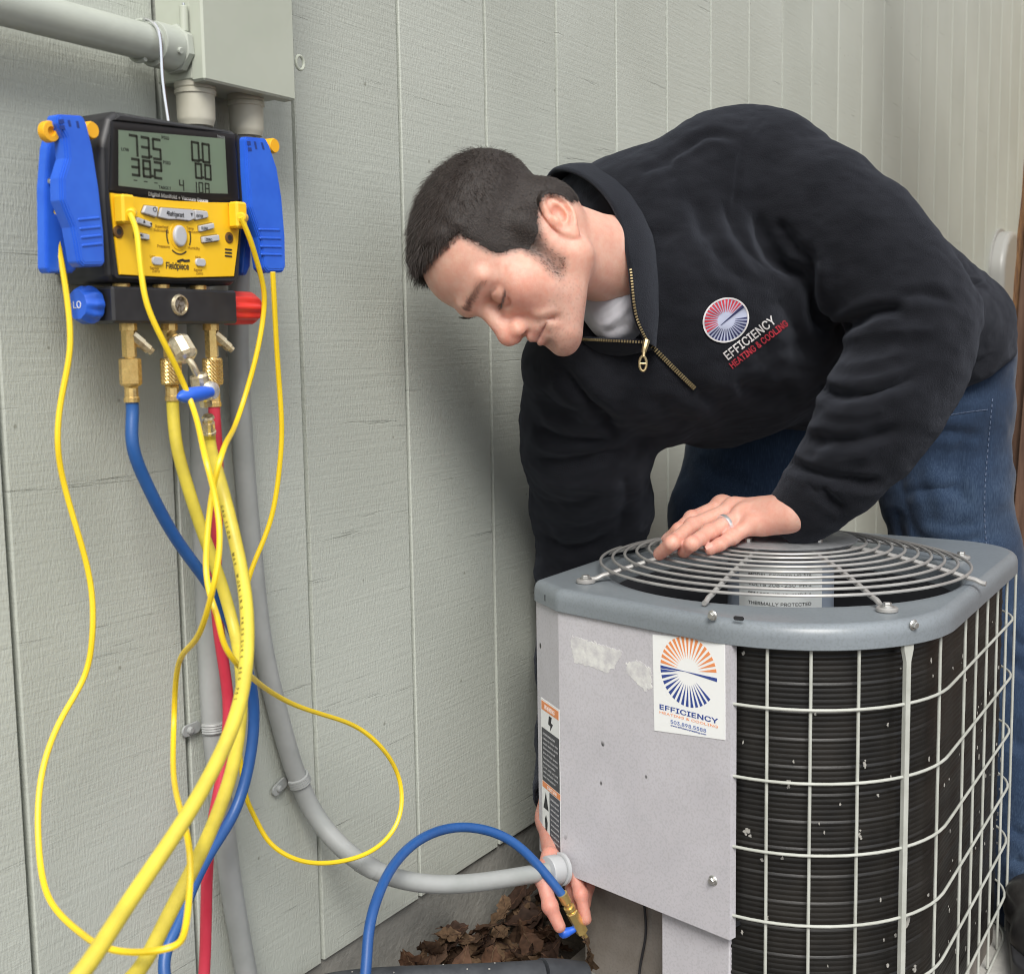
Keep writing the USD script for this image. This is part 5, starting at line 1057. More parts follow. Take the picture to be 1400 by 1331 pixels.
# ------------------------------------------------------------------ collar, zip, shirt
rim_ = [(886, 468, 1.535), (870, 432, 1.512), (864, 385, 1.508), (857, 335, 1.518), (845, 294, 1.540), (825, 262, 1.572), (798, 240, 1.615), (772, 231, 1.66), (752, 240, 1.71), (738, 290, 1.75), (735, 360, 1.755), (748, 425, 1.71), (775, 458, 1.64), (800, 464, 1.585), (842, 466, 1.548), (886, 468, 1.535)]
bas_ = [(893, 472, 1.560), (897, 432, 1.555), (898, 385, 1.555), (893, 335, 1.565), (882, 288, 1.595), (864, 250, 1.645), (838, 233, 1.69), (806, 232, 1.73), (780, 250, 1.77), (762, 300, 1.80), (762, 370, 1.80), (770, 440, 1.76), (795, 492, 1.66), (820, 492, 1.62), (852, 484, 1.585), (893, 472, 1.560)]
def ribbon(A, B, n=80, m_=7, th=0.0035, bulge=0.006):
    Pa, Pb = spline(np.array([at1(*p) for p in A]), n), spline(np.array([at1(*p) for p in B]), n); t = np.linspace(0, 1, m_)
    G = Pa[:, None] * (1 - t)[None, :, None] + Pb[:, None] * t[None, :, None]; cen = G.mean((0, 1))
    out = G - cen; out /= np.linalg.norm(out, axis=2, keepdims=True); G = G + out * (np.sin(np.pi * t) * bulge)[None, :, None]
    I, J = np.meshgrid(np.arange(n - 1), np.arange(m_ - 1), indexing='ij'); a = (I * m_ + J).ravel(); f = np.vstack([np.c_[a, a + m_, a + m_ + 1], np.c_[a, a + m_ + 1, a + 1]])
    g = trimesh.Trimesh(G.reshape(-1, 3), f, process=False); nn = vnormals(g); s_ = 1 if ((g.vertices - cen) * nn).sum() > 0 else -1
    o = trimesh.Trimesh(g.vertices + nn * th * s_, f if s_ > 0 else f[:, ::-1], process=False); i_ = trimesh.Trimesh(g.vertices - nn * th * s_, f[:, ::-1] if s_ > 0 else f, process=False)
    ed = tube(Pa, th * 1.02, 8)
    return trimesh.util.concatenate([o, i_, ed])
part(jk, 'collar', ribbon(rim_, bas_), M_JACKET, smooth=True)
M_ZIP = mat('antique_brass', (0.34, 0.27, 0.15), 0.42, 0.85, col2=(0.22, 0.17, 0.09), nscale=300)
M_TAPE = mat('zip_tape', (0.03, 0.027, 0.025), 0.8)
def zipper(P3d, up, step_=0.0034, w=0.0034):
    L = np.r_[0, np.cumsum(np.linalg.norm(np.diff(P3d, axis=0), axis=1))]; n = int(L[-1] / step_); ms = []
    for k in range(n):
        s_ = (k + .5) * step_; p = np.array([np.interp(s_, L, P3d[:, q]) for q in range(3)]); p2 = np.array([np.interp(s_ + .001, L, P3d[:, q]) for q in range(3)]); t = p2 - p
        if np.linalg.norm(t) < 1e-7: continue
        t /= np.linalg.norm(t); nn = CAM - p; nn -= t * (nn @ t); nn /= np.linalg.norm(nn); sd = np.cross(nn, t); b = bx(-0.0011, 0.0011, -w / 2, w / 2, 0, 0.0022, 0.0004); v = np.asarray(b.vertices)
        ms.append(trimesh.Trimesh(p + v[:, :1] * t + v[:, 1:2] * sd + (v[:, 2:] + up) * nn, b.faces, process=False))
    return ms
rimS = spline(np.array([at1(*p) for p in rim_]), 300); rp = proj(rimS)
zA = rimS[(np.arange(300) < 130) & (rp[:, 1] > 366)][::-1]; zB = rimS[(np.arange(300) > 200) & (rp[:, 0] > 782) & (rp[:, 1] > 455)]
zC = onto(spline([(885, 467), (905, 487), (928, 510), (951, 532)], 40), 0.001)
part(jk, 'zip_teeth', zipper(zA, 0.0030) + zipper(zB, 0.0030) + zipper(zC, 0.0006, w=0.0058), M_ZIP, smooth=20, kind='stuff')
part(jk, 'zip_slider', [tube(spline([at1(884, 466, 1.528), at1(882, 474, 1.525), at1(880, 482, 1.524)], 10), np.linspace(0.0045, 0.003, 10), 8)], M_ZIP)
pl_c = at1(879, 497, 1.520); ql = np.linspace(0, 2 * np.pi, 25)[:-1]
part(jk, 'zip_pull', [tube(np.array([pl_c + RT * 0.0042 * math.cos(t) + DN * 0.0088 * math.sin(t) for t in ql]), 0.0017, 8, closed=True), tube(np.array([at1(880, 482, 1.522), at1(879.5, 488, 1.52)]), 0.0022, 8), tube(np.array([pl_c - RT * .004, pl_c + RT * .004]), 0.0016, 8)], M_ZIP)
ft = Field((1.30, -0.50, 0.80), (1.75, -0.02, 1.20), 0.004)
ch(ft, [(836, 400, 1.592, 52), (862, 410, 1.62, 60)], 0.01); ch(ft, [(842, 436, 1.575, 34), (866, 440, 1.60, 38)], 0.02)
tsh = ft.mesh(2)
for P_f, w_f, a_f in [([(812, 440), (838, 430), (856, 412), (864, 392)], 3, .0018), ([(812, 433), (834, 424), (850, 408), (858, 390)], 3, .0018), ([(822, 455), (845, 450), (865, 440)], 5, .003), ([(835, 446), (855, 436), (868, 420)], 5, .002)]: fold(tsh, P_f, w_f, a_f)
part(person, 'undershirt', tsh, mat('grey_cotton', (0.36, 0.36, 0.39), 0.9, bump=0.3, bscale=900, bdist=0.0006), smooth=True)

# ------------------------------------------------------------------ jeans and shoes
fl_ = Field((1.55, -0.95, -0.02), (2.65, 0.12, 1.10), 0.006)
JEANS = [[(1306, 470, 2.03, 74), (1292, 560, 2.05, 84), (1292, 660, 2.07, 84), (1306, 760, 2.07, 80), (1335, 850, 2.06, 72), (1372, 960, 2.03, 64), (1400, 1070, 1.99, 60), (1414, 1180, 1.95, 57), (1414, 1238, 1.93, 56)],
         [(1050, 530, 2.10, 84), (1030, 610, 2.12, 84), (1000, 710, 2.13, 82), (985, 800, 2.14, 74), (985, 900, 2.16, 64), (990, 1020, 2.2, 56), (992, 1100, 2.22, 52)],
         [(1060, 520, 2.10, 80), (1180, 505, 2.10, 88), (1300, 480, 2.03, 76)]]
for L in JEANS: ch(fl_, L, 0.03)
jn = fl_.mesh(3)
for P_f, w_f, a_f in [([(1240, 600), (1290, 590), (1350, 600)], 7, .006), ([(1230, 680), (1270, 668), (1320, 672)], 6, .006), ([(1250, 730), (1300, 742), (1355, 732)], 7, .006), ([(1262, 620), (1285, 680), (1290, 740)], 10, -.006), ([(1320, 590), (1312, 650), (1322, 700)], 9, .005), ([(1222, 690), (1228, 730), (1240, 770)], 8, .006), ([(1296, 566), (1325, 562), (1352, 560)], 3, .002), ([(1358, 540), (1350, 620), (1346, 700), (1352, 780)], 2.5, .0022), ([(1225, 640), (1240, 700), (1260, 760)], 12, .006), ([(1385, 860), (1395, 880), (1410, 885)], 6, .006), ([(1380, 900), (1396, 915), (1415, 930)], 7, .008), ([(1385, 1010), (1395, 1020), (1410, 1015)], 7, .006), ([(1382, 1130), (1398, 1140), (1415, 1130)], 6, .008), ([(1384, 1170), (1398, 1180), (1415, 1175)], 6, .008), ([(960, 620), (985, 650), (1030, 660)], 10, .005), ([(1260, 700), (1300, 720), (1350, 715)], 10, .004)]: fold(jn, P_f, w_f, a_f)
nz = meshkit.fbm(np.asarray(jn.vertices) * 14, 3, 9) - 0.5; jn.vertices = np.asarray(jn.vertices) + vnormals(jn) * (nz * 0.016)[:, None]; relax(jn, 1)
M_DENIM = usdkit.material(stage, LK + 'blue_denim', {
    'g': ('geometry', {}), 'm1': ('mapping', {'scale': (900.0, 900.0, 70.0)}), 'n': ('noise_texture', {'scale': 1.0, 'detail': 3.0}), 'm2': ('mapping', {'scale': (160.0, 160.0, 1100.0)}), 'nb': ('noise_texture', {'scale': 1.0, 'detail': 2.0}),
    'n2': ('noise_texture', {'scale': 7.0, 'detail': 5.0}), 'r': ('rgb_ramp', {'ramp': [(0.28, (0.008, 0.016, 0.034)), (0.52, (0.018, 0.034, 0.068)), (0.75, (0.055, 0.086, 0.138))]}),
    'a': ('math', {'math_type': 'multiply_add', 'value2': 0.5}), 'a2': ('math', {'math_type': 'multiply', 'value2': 0.55}), 'ad': ('math', {'math_type': 'add'}),
    'b': ('bump', {'strength': 0.35, 'distance': 0.0007}), 'p': ('principled_bsdf', {'roughness': 0.9, 'specular_ior_level': 0.2, 'sheen_weight': 0.1})},
    [('g.position', 'm1.vector'), ('m1.vector', 'n.vector'), ('g.position', 'm2.vector'), ('m2.vector', 'nb.vector'), ('g.position', 'n2.vector'), ('n2.fac', 'a2.value1'), ('n.fac', 'a.value1'), ('a2.value', 'a.value3'), ('a.value', 'r.fac'), ('r.color', 'p.base_color'), ('nb.fac', 'b.height'), ('b.normal', 'p.normal')], surface='p.BSDF')
jp = part(person, 'jeans', jn, M_DENIM, smooth=True)
ZJ = depth_of(jn, (1280, 520), (1372, 780))
M_STITCH = mat('faded_thread', (0.10, 0.13, 0.20), 0.9)
def seam(pts, name):
    P = spline(pts, 60); P = P[~np.isnan(ZJ(P))]; q = at(P, ZJ(P) - 0.0010)
    out = [tube(q[i:i + 2] if i + 2 <= len(q) else q[-2:], 0.0009, 5) for i in range(0, len(q) - 1, 2)]
    part(jp, name, out, M_STITCH, smooth=True, kind='stuff')
seam([(1357, 545), (1350, 620), (1346, 700), (1352, 775)], 'side_seam')
seam([(1300, 567), (1325, 563), (1350, 560)], 'pocket_stitching')
M_SHOE = mat('black_leather', (0.016, 0.015, 0.015), 0.4, col2=(0.03, 0.028, 0.026), nscale=40, bump=0.3, bscale=300)
def shoe(ax, ay, hx_, hy_, label=None):
    d = np.array([hx_, hy_, 0.0]); d /= np.linalg.norm(d); s_ = np.array([-d[1], d[0], 0]); o = np.array([ax, ay, 0.0])
    f = Field(o - [0.34, 0.34, -0.0], o + [0.34, 0.34, 0.2], 0.005)
    f.chain([o - d * .05 + [0, 0, .065], o + d * .06 + [0, 0, .062], o + d * .15 + [0, 0, .052], o + d * .20 + [0, 0, .048]], [.040, .041, .036, .024], .03)
    f.cone(o - d * .04 + [0, 0, .06], o - d * .03 + [0, 0, .095], .038, .034, .03)
    up_ = part(person, 'shoe', f.mesh(2), M_SHOE, smooth=True)
    sole = LineString([o[:2] - d[:2] * .05, o[:2] + d[:2] * .06, o[:2] + d[:2] * .2]).buffer(.043)
    part(up_, 'sole', prism(sole, (0, 0, 0.022), (1, 0, 0), (0, 1, 0), (0, 0, 1), 0.024, 0.004), M_BLACK, smooth=30)
an = at1(1414, 1236, 1.93); shoe(an[0], an[1], -0.95, -0.22)
an = at1(992, 1105, 2.22); shoe(an[0], an[1], -0.95, 0.0)
# ------------------------------------------------------------------ head
HD = 1.50; HS = HD / F                                     # metres per pixel at the head
HO = at1(690, 325, HD)
th_ = math.radians(17)
f2, u2 = -0.475 * RT + 0.88 * DN, -0.88 * RT - 0.475 * DN
HX = math.cos(th_) * f2 - math.sin(th_) * FW; HY = -math.cos(th_) * FW - math.sin(th_) * f2; HZ = u2
HM = np.stack([HX, HY, HZ]); HM = np.linalg.qr(HM.T)[0].T * np.sign(np.diag(np.linalg.qr(HM.T)[1]))[:, None]
def H(x, y, z): return HO + HS * (x * HM[0] + y * HM[1] + z * HM[2])
def hcone(f, a, b, ra, rb, k, op='u'): f.cone(H(*a), H(*b), ra * HS, rb * HS, k * HS, op)
def hell(f, c, r, k, op='u', R=None): f.ell(H(*c), np.array(r) * HS, HM if R is None else R, k * HS, op)
def head_field(h):
    f = Field(HO - 0.20, HO + 0.22, h)
    hell(f, (2, 0, 38), (103, 81, 84), 1)
    hell(f, (58, 0, 24), (61, 66, 52), 30)
    hell(f, (50, 0, -48), (58, 66, 84), 30)
    for s in (-1, 1):
        hcone(f, (2, 52 * s, -98), (84, 18 * s, -137), 22, 19, 26)
        hell(f, (66, 45 * s, -56), (26, 22, 24), 22)
        hcone(f, (0, 62 * s, -20), (0, 56 * s, -92), 20, 20, 24)
    hell(f, (93, 0, -138), (19, 22, 19), 16)
    hell(f, (80, 0, -100), (29, 32, 34), 18)
    for s in (-1, 1):
        hell(f, (112, 34 * s, -33), (19, 21, 14), 16, 's')
        hcone(f, (115, 10 * s, -4), (92, 52 * s, -6), 10, 6, 20)
        hell(f, (86, 33 * s, -36), (16.5, 18, 16.5), 3)
    hcone(f, (106, 0, -20), (122, 0, -64), 9.0, 12, 12)
    hell(f, (121.5, 0, -71), (17, 15.5, 15), 8)
    for s in (-1, 1):
        hell(f, (112, 15.5 * s, -77), (15, 9.5, 11), 6)
        hell(f, (119, 7 * s, -87), (7, 4.2, 5), 3, 's')
        hell(f, (104, 26 * s, -90), (7, 4, 16), 12, 's', None)
    hcone(f, (109, 0, -99), (93, 21, -105), 6.5, 4, 6); hcone(f, (109, 0, -99), (93, -21, -105), 6.5, 4, 6)
    hcone(f, (107.5, 0, -114), (92, 19, -109), 7, 4, 6); hcone(f, (107.5, 0, -114), (92, -19, -109), 7, 4, 6)
    hcone(f, (118, 0, -106.5), (94, 27, -108), 2.0, 1.6, 3, 's'); hcone(f, (118, 0, -106.5), (94, -27, -108), 2.0, 1.6, 3, 's')
    hell(f, (114, 0, -125), (9, 16, 7), 9, 's')
    # ear (both sides)
    for s in (-1, 1):
        hell(f, (-44, 50 * s, -34), (40, 27, 46), 20)
        el = np.array([-30, 0, 66.0]); el /= np.linalg.norm(el); en = np.array([-0.42, 0.90 * s, 0.05]); en -= el * (el @ en); en /= np.linalg.norm(en); ew_ = np.cross(el, en)
        if ew_[0] > 0: ew_ = -ew_                                 # towards the back of the head
        R = np.stack([ew_, en, el]) @ HM
        c = np.array([-26, 77.0 * s, -55]); hell(f, c, (21, 5.5, 36), 5, 'u', R)
        def E2(w, l, n=0.0): return tuple(c + ew_ * w + el * l + en * n)
        pr = [E2(-14, 8, 1), E2(-13, 22, 4), E2(-3, 31, 6), (E2(9, 29, 7)), E2(17, 17, 8), E2(18.5, 0, 8), E2(13, -15, 7), E2(5, -26, 4)]
        pr = [tuple(q) for q in spline(np.array(pr), 16)]
        for a, b in zip(pr[:-1], pr[1:]): hcone(f, a, b, 3.9, 3.9, 3)
        ah = [tuple(q) for q in spline(np.array([E2(3, 19, 5), E2(8, 6, 6), E2(5, -8, 6), E2(-3, -16, 5)]), 8)]
        for a, b in zip(ah[:-1], ah[1:]): hcone(f, a, b, 3.6, 3.6, 3)
        hell(f, E2(-3, 1, 5), (9, 7, 12), 4, 's', R)
        hell(f, E2(0, -29, 3), (9.5, 5.0, 10), 5, 'u', R)
        hell(f, E2(-13, -6, 4), (4.5, 4.5, 7), 5, 'u', R)
        hcone(f, E2(12, 12, 9), E2(12, -4, 9), 2.4, 2.2, 3, 's')
    return f
hf = head_field(0.0021)
n1, n2_, n3_ = H(-28, 0, -62), at1(838, 358, 1.578), at1(880, 372, 1.66)
hf2 = Field(np.minimum(HO - 0.16, n3_ - 0.1), np.maximum(HO + 0.19, n3_ + 0.1), 0.0021)
head_only = hf.mesh(1)
# neck joined to the head on one grid
def with_neck(h):
    lo = np.minimum(HO - 0.17, n3_ - 0.09); hi = np.maximum(HO + 0.17, n3_ + 0.09)
    f = Field(lo, hi, h)
    g = hf
    o = np.round((f.lo - g.lo) / h).astype(int); f.lo = g.lo + o * h
    a0 = np.maximum(o, 0); a1 = np.minimum(o + f.n, g.n)
    f.F[tuple(slice(a0[k] - o[k], a1[k] - o[k]) for k in range(3))] = g.F[tuple(slice(a0[k], a1[k]) for k in range(3))]
    f.chain([n1, n2_, n3_], [0.052, 0.051, 0.056], 0.018)
    f.cone(H(0, 34, -100), at1(852, 400, 1.60), 0.018, 0.020, 0.022)            # muscle from the ear to the collarbone
    return f
skin_f = with_neck(0.0021)
head = skin_f.mesh(1)

# ------------------------------------------------------------------ hands
def guard_z(px, py, off):
    z = 0.62
    for _ in range(12):
        q = onz([(px, py)], z + off)[0]; r = np.linalg.norm(q[:2] - GC); z = float(gz_(max(r, 0.094))) + 0.0023 if r > 0.099 else 0.640
    return z
def finger(f, pts, rad, k=0.003):
    f.chain(pts, rad, k)
hl = Field(at1(1000, 715, 1.66) - [0.16, 0.16, 0.12], at1(1000, 715, 1.66) + [0.16, 0.16, 0.14], 0.0018)
def gp3(px, py, z): return onz([(px, py)], z)[0]
LH = {}
tips = {'index': (913, 737), 'middle': (902, 757), 'ring': (935, 754), 'pinky': (971, 751)}
for k_, p_ in tips.items(): LH[k_] = [gp3(p_[0], p_[1], guard_z(p_[0], p_[1], 0.0072) + 0.0072)]
W_ = gp3(1089, 702, 0.678)
KN = {'index': (987, 692, .672), 'middle': (1003, 696, .676), 'ring': (1017, 704, .672), 'pinky': (1031, 715, .664)}
PI = {'index': (946, 709, .660), 'middle': (947, 719, .659), 'ring': (969, 728, .654), 'pinky': (1001, 734, .648)}
DI = {'index': (928, 724, .649), 'middle': (919, 742, .646), 'ring': (946, 743, .646), 'pinky': (984, 744, .642)}
RAD = {'index': (.0118, .0102, .0092, .0082), 'middle': (.0122, .0106, .0095, .0085), 'ring': (.0118, .0102, .0092, .0082), 'pinky': (.0106, .0092, .0083, .0074)}
for k_ in tips:
    J = [gp3(*KN[k_]), gp3(*PI[k_]), gp3(*DI[k_]), LH[k_][0]]; LH[k_] = J; R_ = RAD[k_]
    hl.cone(J[0], J[1], R_[0], R_[1], .004); hl.cone(J[1], J[2], R_[1], R_[2], .004); hl.cone(J[2], J[3], R_[2], R_[3], .004)
    hl.ell(J[1] + [0, 0, .0005], [R_[1] * 1.03] * 3, None, .005)
    hl.ell(J[0] + [0, 0, .001], [R_[0] * 1.05] * 3, None, .008)
    base = W_ + (J[0] - W_) * 0.22 + (J[0] - gp3(*KN['middle'])) * 0.1
    hl.cone(base, J[0], .0175, .0128, .012)
hl.chain([at1(1116, 678, 1.632), at1(1102, 694, 1.640), W_], [.0250, .0245, .0225], .012)
hl.cone(W_, LH['pinky'][0] + (W_ - LH['pinky'][0]) * .25 + [0, 0, -.006], .0185, .0120, .012)        # heel of the hand
hl.cone(W_ + (LH['middle'][0] - W_) * .25 + [0, 0, .001], (LH['index'][0] + LH['ring'][0]) / 2 + [0, 0, -.003], .0205, .0145, .012)
# thumb, folded under on the far side
tb = W_ + (LH['index'][0] - W_) * .25 + [0.008, .018, -.004]
hl.chain([tb, tb + (LH['index'][0] - W_) * .42 + [0.016, .020, -.014], tb + (LH['index'][0] - W_) * .62 + [.020, .020, -.024], tb + (LH['index'][0] - W_) * .78 + [.018, .014, -.030]], [.0135, .0112, .0098, .0076], .006)
for k_ in ('middle', 'ring', 'pinky'):                          # tendons on the back of the hand
    hl.cone(LH[k_][0] + [0, 0, .0085], W_ + (LH[k_][0] - W_) * .35 + [0, 0, .0125], .0032, .0022, .007)
lhand = hl.mesh(1)
rh = Field(at1(772, 1205, 1.63) - 0.14, at1(772, 1205, 1.63) + 0.14, 0.0018)
rw = at1(758, 1118, 1.73)
rp_ = at1(764, 1165, 1.675)
rh.chain([at1(766, 1060, 1.765), rw, rp_], [.026, .024, .022], .012)
def rfinger(pts, rr):
    P = [at1(*p) for p in pts]; rh.chain(P, rr, .004); 
    for q, r_ in zip(P[1:-1], rr[1:-1]): rh.ell(q, [r_ * 1.08] * 3, None, .005)
RF = [[(752, 1168, 1.640), (742, 1200, 1.612), (752, 1238, 1.592), (765, 1266, 1.588)],
      [(772, 1172, 1.665), (784, 1192, 1.640), (794, 1222, 1.622), (801, 1256, 1.616)],
      [(776, 1168, 1.680), (794, 1186, 1.662), (803, 1210, 1.650), (800, 1236, 1.648)],
      [(780, 1164, 1.695), (800, 1180, 1.684), (808, 1200, 1.676), (804, 1220, 1.672)],
      [(770, 1166, 1.655), (776, 1190, 1.650), (783, 1214, 1.648), (788, 1240, 1.645)]]
for P, r_ in zip(RF, ([.0115, .0100, .0090, .0078], [.0105, .0092, .0084, .0074], [.0105, .0092, .0084, .0074], [.0100, .0086, .0078, .0068], [.0100, .0088, .0080, .0072])): rfinger(P, r_)
rhand = rh.mesh(1)
# ------------------------------------------------------------------ the body under the clothes, joined to head and hands as one surface
fb = Field((1.25, -0.85, 0.0), (2.45, 0.0, 1.36), 0.010)
def shrink(L, r): return [(a, b, c + 0.004, max(q - r, 12)) for a, b, c, q in L]
for L in TORSO: ch(fb, shrink(L, 30), 0.04)
ch(fb, [(870, 368, 1.61, 40), (905, 330, 1.68, 52), (950, 370, 1.70, 80)], 0.03)
ch(fb, shrink(LARM, 30)[:-1] + [(1108, 690, 1.622, 23), (1092, 703, 1.645, 20)], 0.02); ch(fb, shrink(RARM, 26)[:-1] + [(766, 1085, 1.752, 22), (760, 1110, 1.735, 20)], 0.02)
for L in JEANS: ch(fb, shrink(L, 22), 0.02)
def mani(m):
    m = trimesh.Trimesh(m.vertices, m.faces, process=True); return manifold3d.Manifold(manifold3d.Mesh(np.asarray(m.vertices, np.float32), np.asarray(m.faces, np.uint32)))
def biggest(m):
    p = m.split(only_watertight=False); return max(p, key=lambda q: len(q.faces))
parts_ = [biggest(x) for x in (head, lhand, rhand, fb.mesh(2))]
try:
    U_ = mani(parts_[0])
    for q in parts_[1:]: U_ = U_ + mani(q)
    mm = U_.to_mesh(); body_m = trimesh.Trimesh(mm.vert_properties[:, :3], mm.tri_verts, process=False)
    if len(body_m.faces) < 5000: raise ValueError
except Exception as e_:
    print('union failed', e_); body_m = trimesh.util.concatenate(parts_)
# colouring of the skin: lips, lids, stubble, redder nose, cheeks, ears and knuckles (its own colour, not light)
bv = np.asarray(body_m.vertices); lv = ((bv - HO) @ HM.T) / HS
def blob(c, r, both=True):
    c = np.array(c, float); q = lv.copy()
    if both: q[:, 1] = np.abs(q[:, 1])
    return np.exp(-(((q - c) / np.array(r)) ** 2).sum(1))
base_c = np.array([0.63, 0.372, 0.288]); col = np.tile(base_c, (len(bv), 1))
def tint(w, c): global col; w = np.clip(w, 0, 1)[:, None]; col = col * (1 - w) + np.array(c) * w
isH = (np.abs(lv) < 260).all(1)
def hw(w): return w * isH
red = (0.58, 0.22, 0.165)
tint(hw(0.55 * blob((126, 0, -74), (26, 22, 22))), red); tint(hw(0.45 * blob((80, 46, -62), (34, 24, 28))), red); tint(hw(0.42 * blob((-26, 84, -55), (24, 16, 40))), (0.60, 0.24, 0.17))
tint(hw(0.16 * blob((95, 20, 50), (40, 60, 30))), (0.50, 0.27, 0.17))
stub = np.clip((lv[:, 0] - 20) / 40, 0, 1) * np.clip((-88 - lv[:, 2]) / 16, 0, 1) * np.clip((lv[:, 2] + 175) / 20, 0, 1)
tint(hw(0.36 * stub), (0.28, 0.20, 0.17))
nx = meshkit.noise(lv * 0.55, 3); tint(hw(0.22 * (nx > .70) * np.clip(stub * 1.5, 0, 1)), (0.16, 0.11, 0.09))
lip = np.maximum(blob((106, 0, -101), (16, 17, 3.6)), blob((104, 0, -112.5), (16, 15, 4.6))) * (lv[:, 0] > 86); lip = np.maximum(lip, 0.8 * blob((98, 15, -104), (10, 9, 4)))
tint(hw(0.75 * lip), (0.44, 0.155, 0.135))
mo = np.exp(-((lv[:, 2] + 106.8 + 0.05 * np.abs(lv[:, 1])) / 1.5) ** 2) * (np.abs(lv[:, 1]) < 26) * (lv[:, 0] > 84); tint(hw(0.75 * mo), (0.16, 0.055, 0.05))
yy = np.abs(lv[:, 1]) - 33
brow_z = -7 - 0.0045 * (yy + 6) ** 2 - 0.0 * yy; bm_ = np.exp(-((lv[:, 2] - brow_z) / 4.6) ** 2) * np.clip((yy + 25) / 6, 0, 1) * np.clip((27 - yy) / 12, 0, 1) * (lv[:, 0] > 55)
tint(hw(0.42 * bm_), (0.16, 0.10, 0.075))
lash_z = -43.5 - 0.012 * (yy) ** 2 * 0 + 0.010 * yy ** 2
la = np.exp(-((lv[:, 2] - lash_z) / 1.7) ** 2) * np.clip((20 - np.abs(yy)) / 4, 0, 1) * (lv[:, 0] > 78); tint(hw(0.85 * la), (0.07, 0.04, 0.035))
cr = np.exp(-((lv[:, 2] - (-25.5 - 0.012 * yy ** 2)) / 1.6) ** 2) * np.clip((19 - np.abs(yy)) / 5, 0, 1) * (lv[:, 0] > 76); tint(hw(0.38 * cr), (0.30, 0.14, 0.10))
tint(hw(0.25 * blob((96, 33, -36), (20, 20, 15))), (0.48, 0.24, 0.18))
isL = np.linalg.norm(bv - LH['middle'][1], axis=1) < 0.15; isR = np.linalg.norm(bv - rp_, axis=1) < 0.14
tint(0.30 * isL * (~isH), (0.60, 0.30, 0.245))
for k_ in tips:
    for i_ in (1, 2): tint(0.55 * np.exp(-(np.linalg.norm(bv - LH[k_][i_] - [0, 0, .007], axis=1) / .008) ** 2), (0.58, 0.22, 0.18))
    tint(0.55 * np.exp(-(np.linalg.norm(bv - LH[k_][3], axis=1) / .012) ** 2), (0.60, 0.235, 0.19))
tint(0.7 * isR, (0.50, 0.20, 0.16))
hairline = [(553, 372), (582, 371), (600, 349), (628, 325), (642, 332), (660, 343), (680, 350), (712, 343), (735, 357), (748, 372), (757, 380), (767, 384), (775, 368), (776, 352), (757, 341), (750, 335), (742, 318), (739, 299), (741, 281), (749, 270), (764, 272), (780, 281), (801, 281), (806, 262), (790, 210), (700, 170), (590, 190), (530, 280), (535, 380)]
HP = Polygon(hairline).buffer(0)
from shapely import contains_xy, distance as sdist, points as spoints
def hair_in(P3):
    """Signed distance (pixels) inside the hair's outline, both sides of the head alike."""
    l = ((P3 - HO) @ HM.T) / HS; l = l.copy(); l[:, 1] = np.abs(l[:, 1]); pp = proj(HO + HS * (l @ HM))
    ins = contains_xy(HP, pp[:, 0], pp[:, 1]); d = sdist(spoints(pp), HP.exterior); return np.where(ins, d, -d), l
near_ = np.where(isH & (np.abs(lv[:, 2]) < 240))[0]; hdb, llb = hair_in(bv[near_])
wv_ = np.clip((hdb + 5.0 + 5 * (meshkit.noise(bv[near_] * 420, 8) - .5)) / 13, 0, 1); wv_ *= np.exp(-(((np.c_[llb[:, 0], np.abs(llb[:, 1]), llb[:, 2]] - np.array([-31, 84, -58])) / np.array([19, 14, 33])) ** 2).sum(1)) < .5
sbn = np.clip((-40 - llb[:, 2]) / 40, 0, 1)
w_all = np.zeros(len(bv)); w_all[near_] = wv_ * (0.9 - 0.36 * sbn); tint(w_all, (0.075, 0.055, 0.046))
# fine modelling of the face: lid crease, laugh line, frown
def crease(P, w, amp):
    global bv
    q = np.array([(H(*p)) for p in P]); P3_ = spline(q, 30); n = vnormals(trimesh.Trimesh(bv, body_m.faces, process=False)); c = np.where(isH)[0]
    c = c[(np.abs(bv[c] - P3_.mean(0)) < 0.06).all(1)]; D_ = np.linalg.norm(bv[c, None] - P3_[None], axis=2); j = D_.argmin(1); d = D_[np.arange(len(c)), j] / HS; t = j / 29; tp = np.clip(np.minimum(t, 1 - t) / .25, 0, 1)
    bv = bv.copy(); bv[c] -= n[c] * (amp * HS * (np.exp(-(d / w) ** 2) - .25 * np.exp(-((d - 2 * w) / w) ** 2)) * tp)[:, None]
for s in (1, -1):
    crease([(112, 20 * s, -84), (104, 30 * s, -96), (92, 37 * s, -110), (80, 40 * s, -122)], 5, 6.0)
    crease([(99, 20 * s, -30), (103, 33 * s, -24), (92, 49 * s, -30)], 2.2, 2.2)
    crease([(96, 22 * s, -50), (100, 33 * s, -53), (88, 48 * s, -48)], 3.2, 3.0)
    crease([(100, 20 * s, -42), (104, 33 * s, -44.5), (90, 50 * s, -40)], 1.8, 1.8)
    crease([(86, 52 * s, -32), (76, 60 * s, -30), (66, 64 * s, -26)], 2.5, 1.4)
    crease([(118, 9 * s, 14), (117, 10 * s, 4), (112, 12 * s, -6)], 3, 3.2)
    crease([(94, 25 * s, -106), (88, 30 * s, -110), (84, 33 * s, -116)], 3, 2.4)
crease([(112, -24, 34), (114, 0, 36), (110, 26, 34)], 3.0, 1.4); crease([(104, -30, 52), (106, 0, 54), (102, 30, 52)], 3.0, 1.2)
body_m.vertices = bv
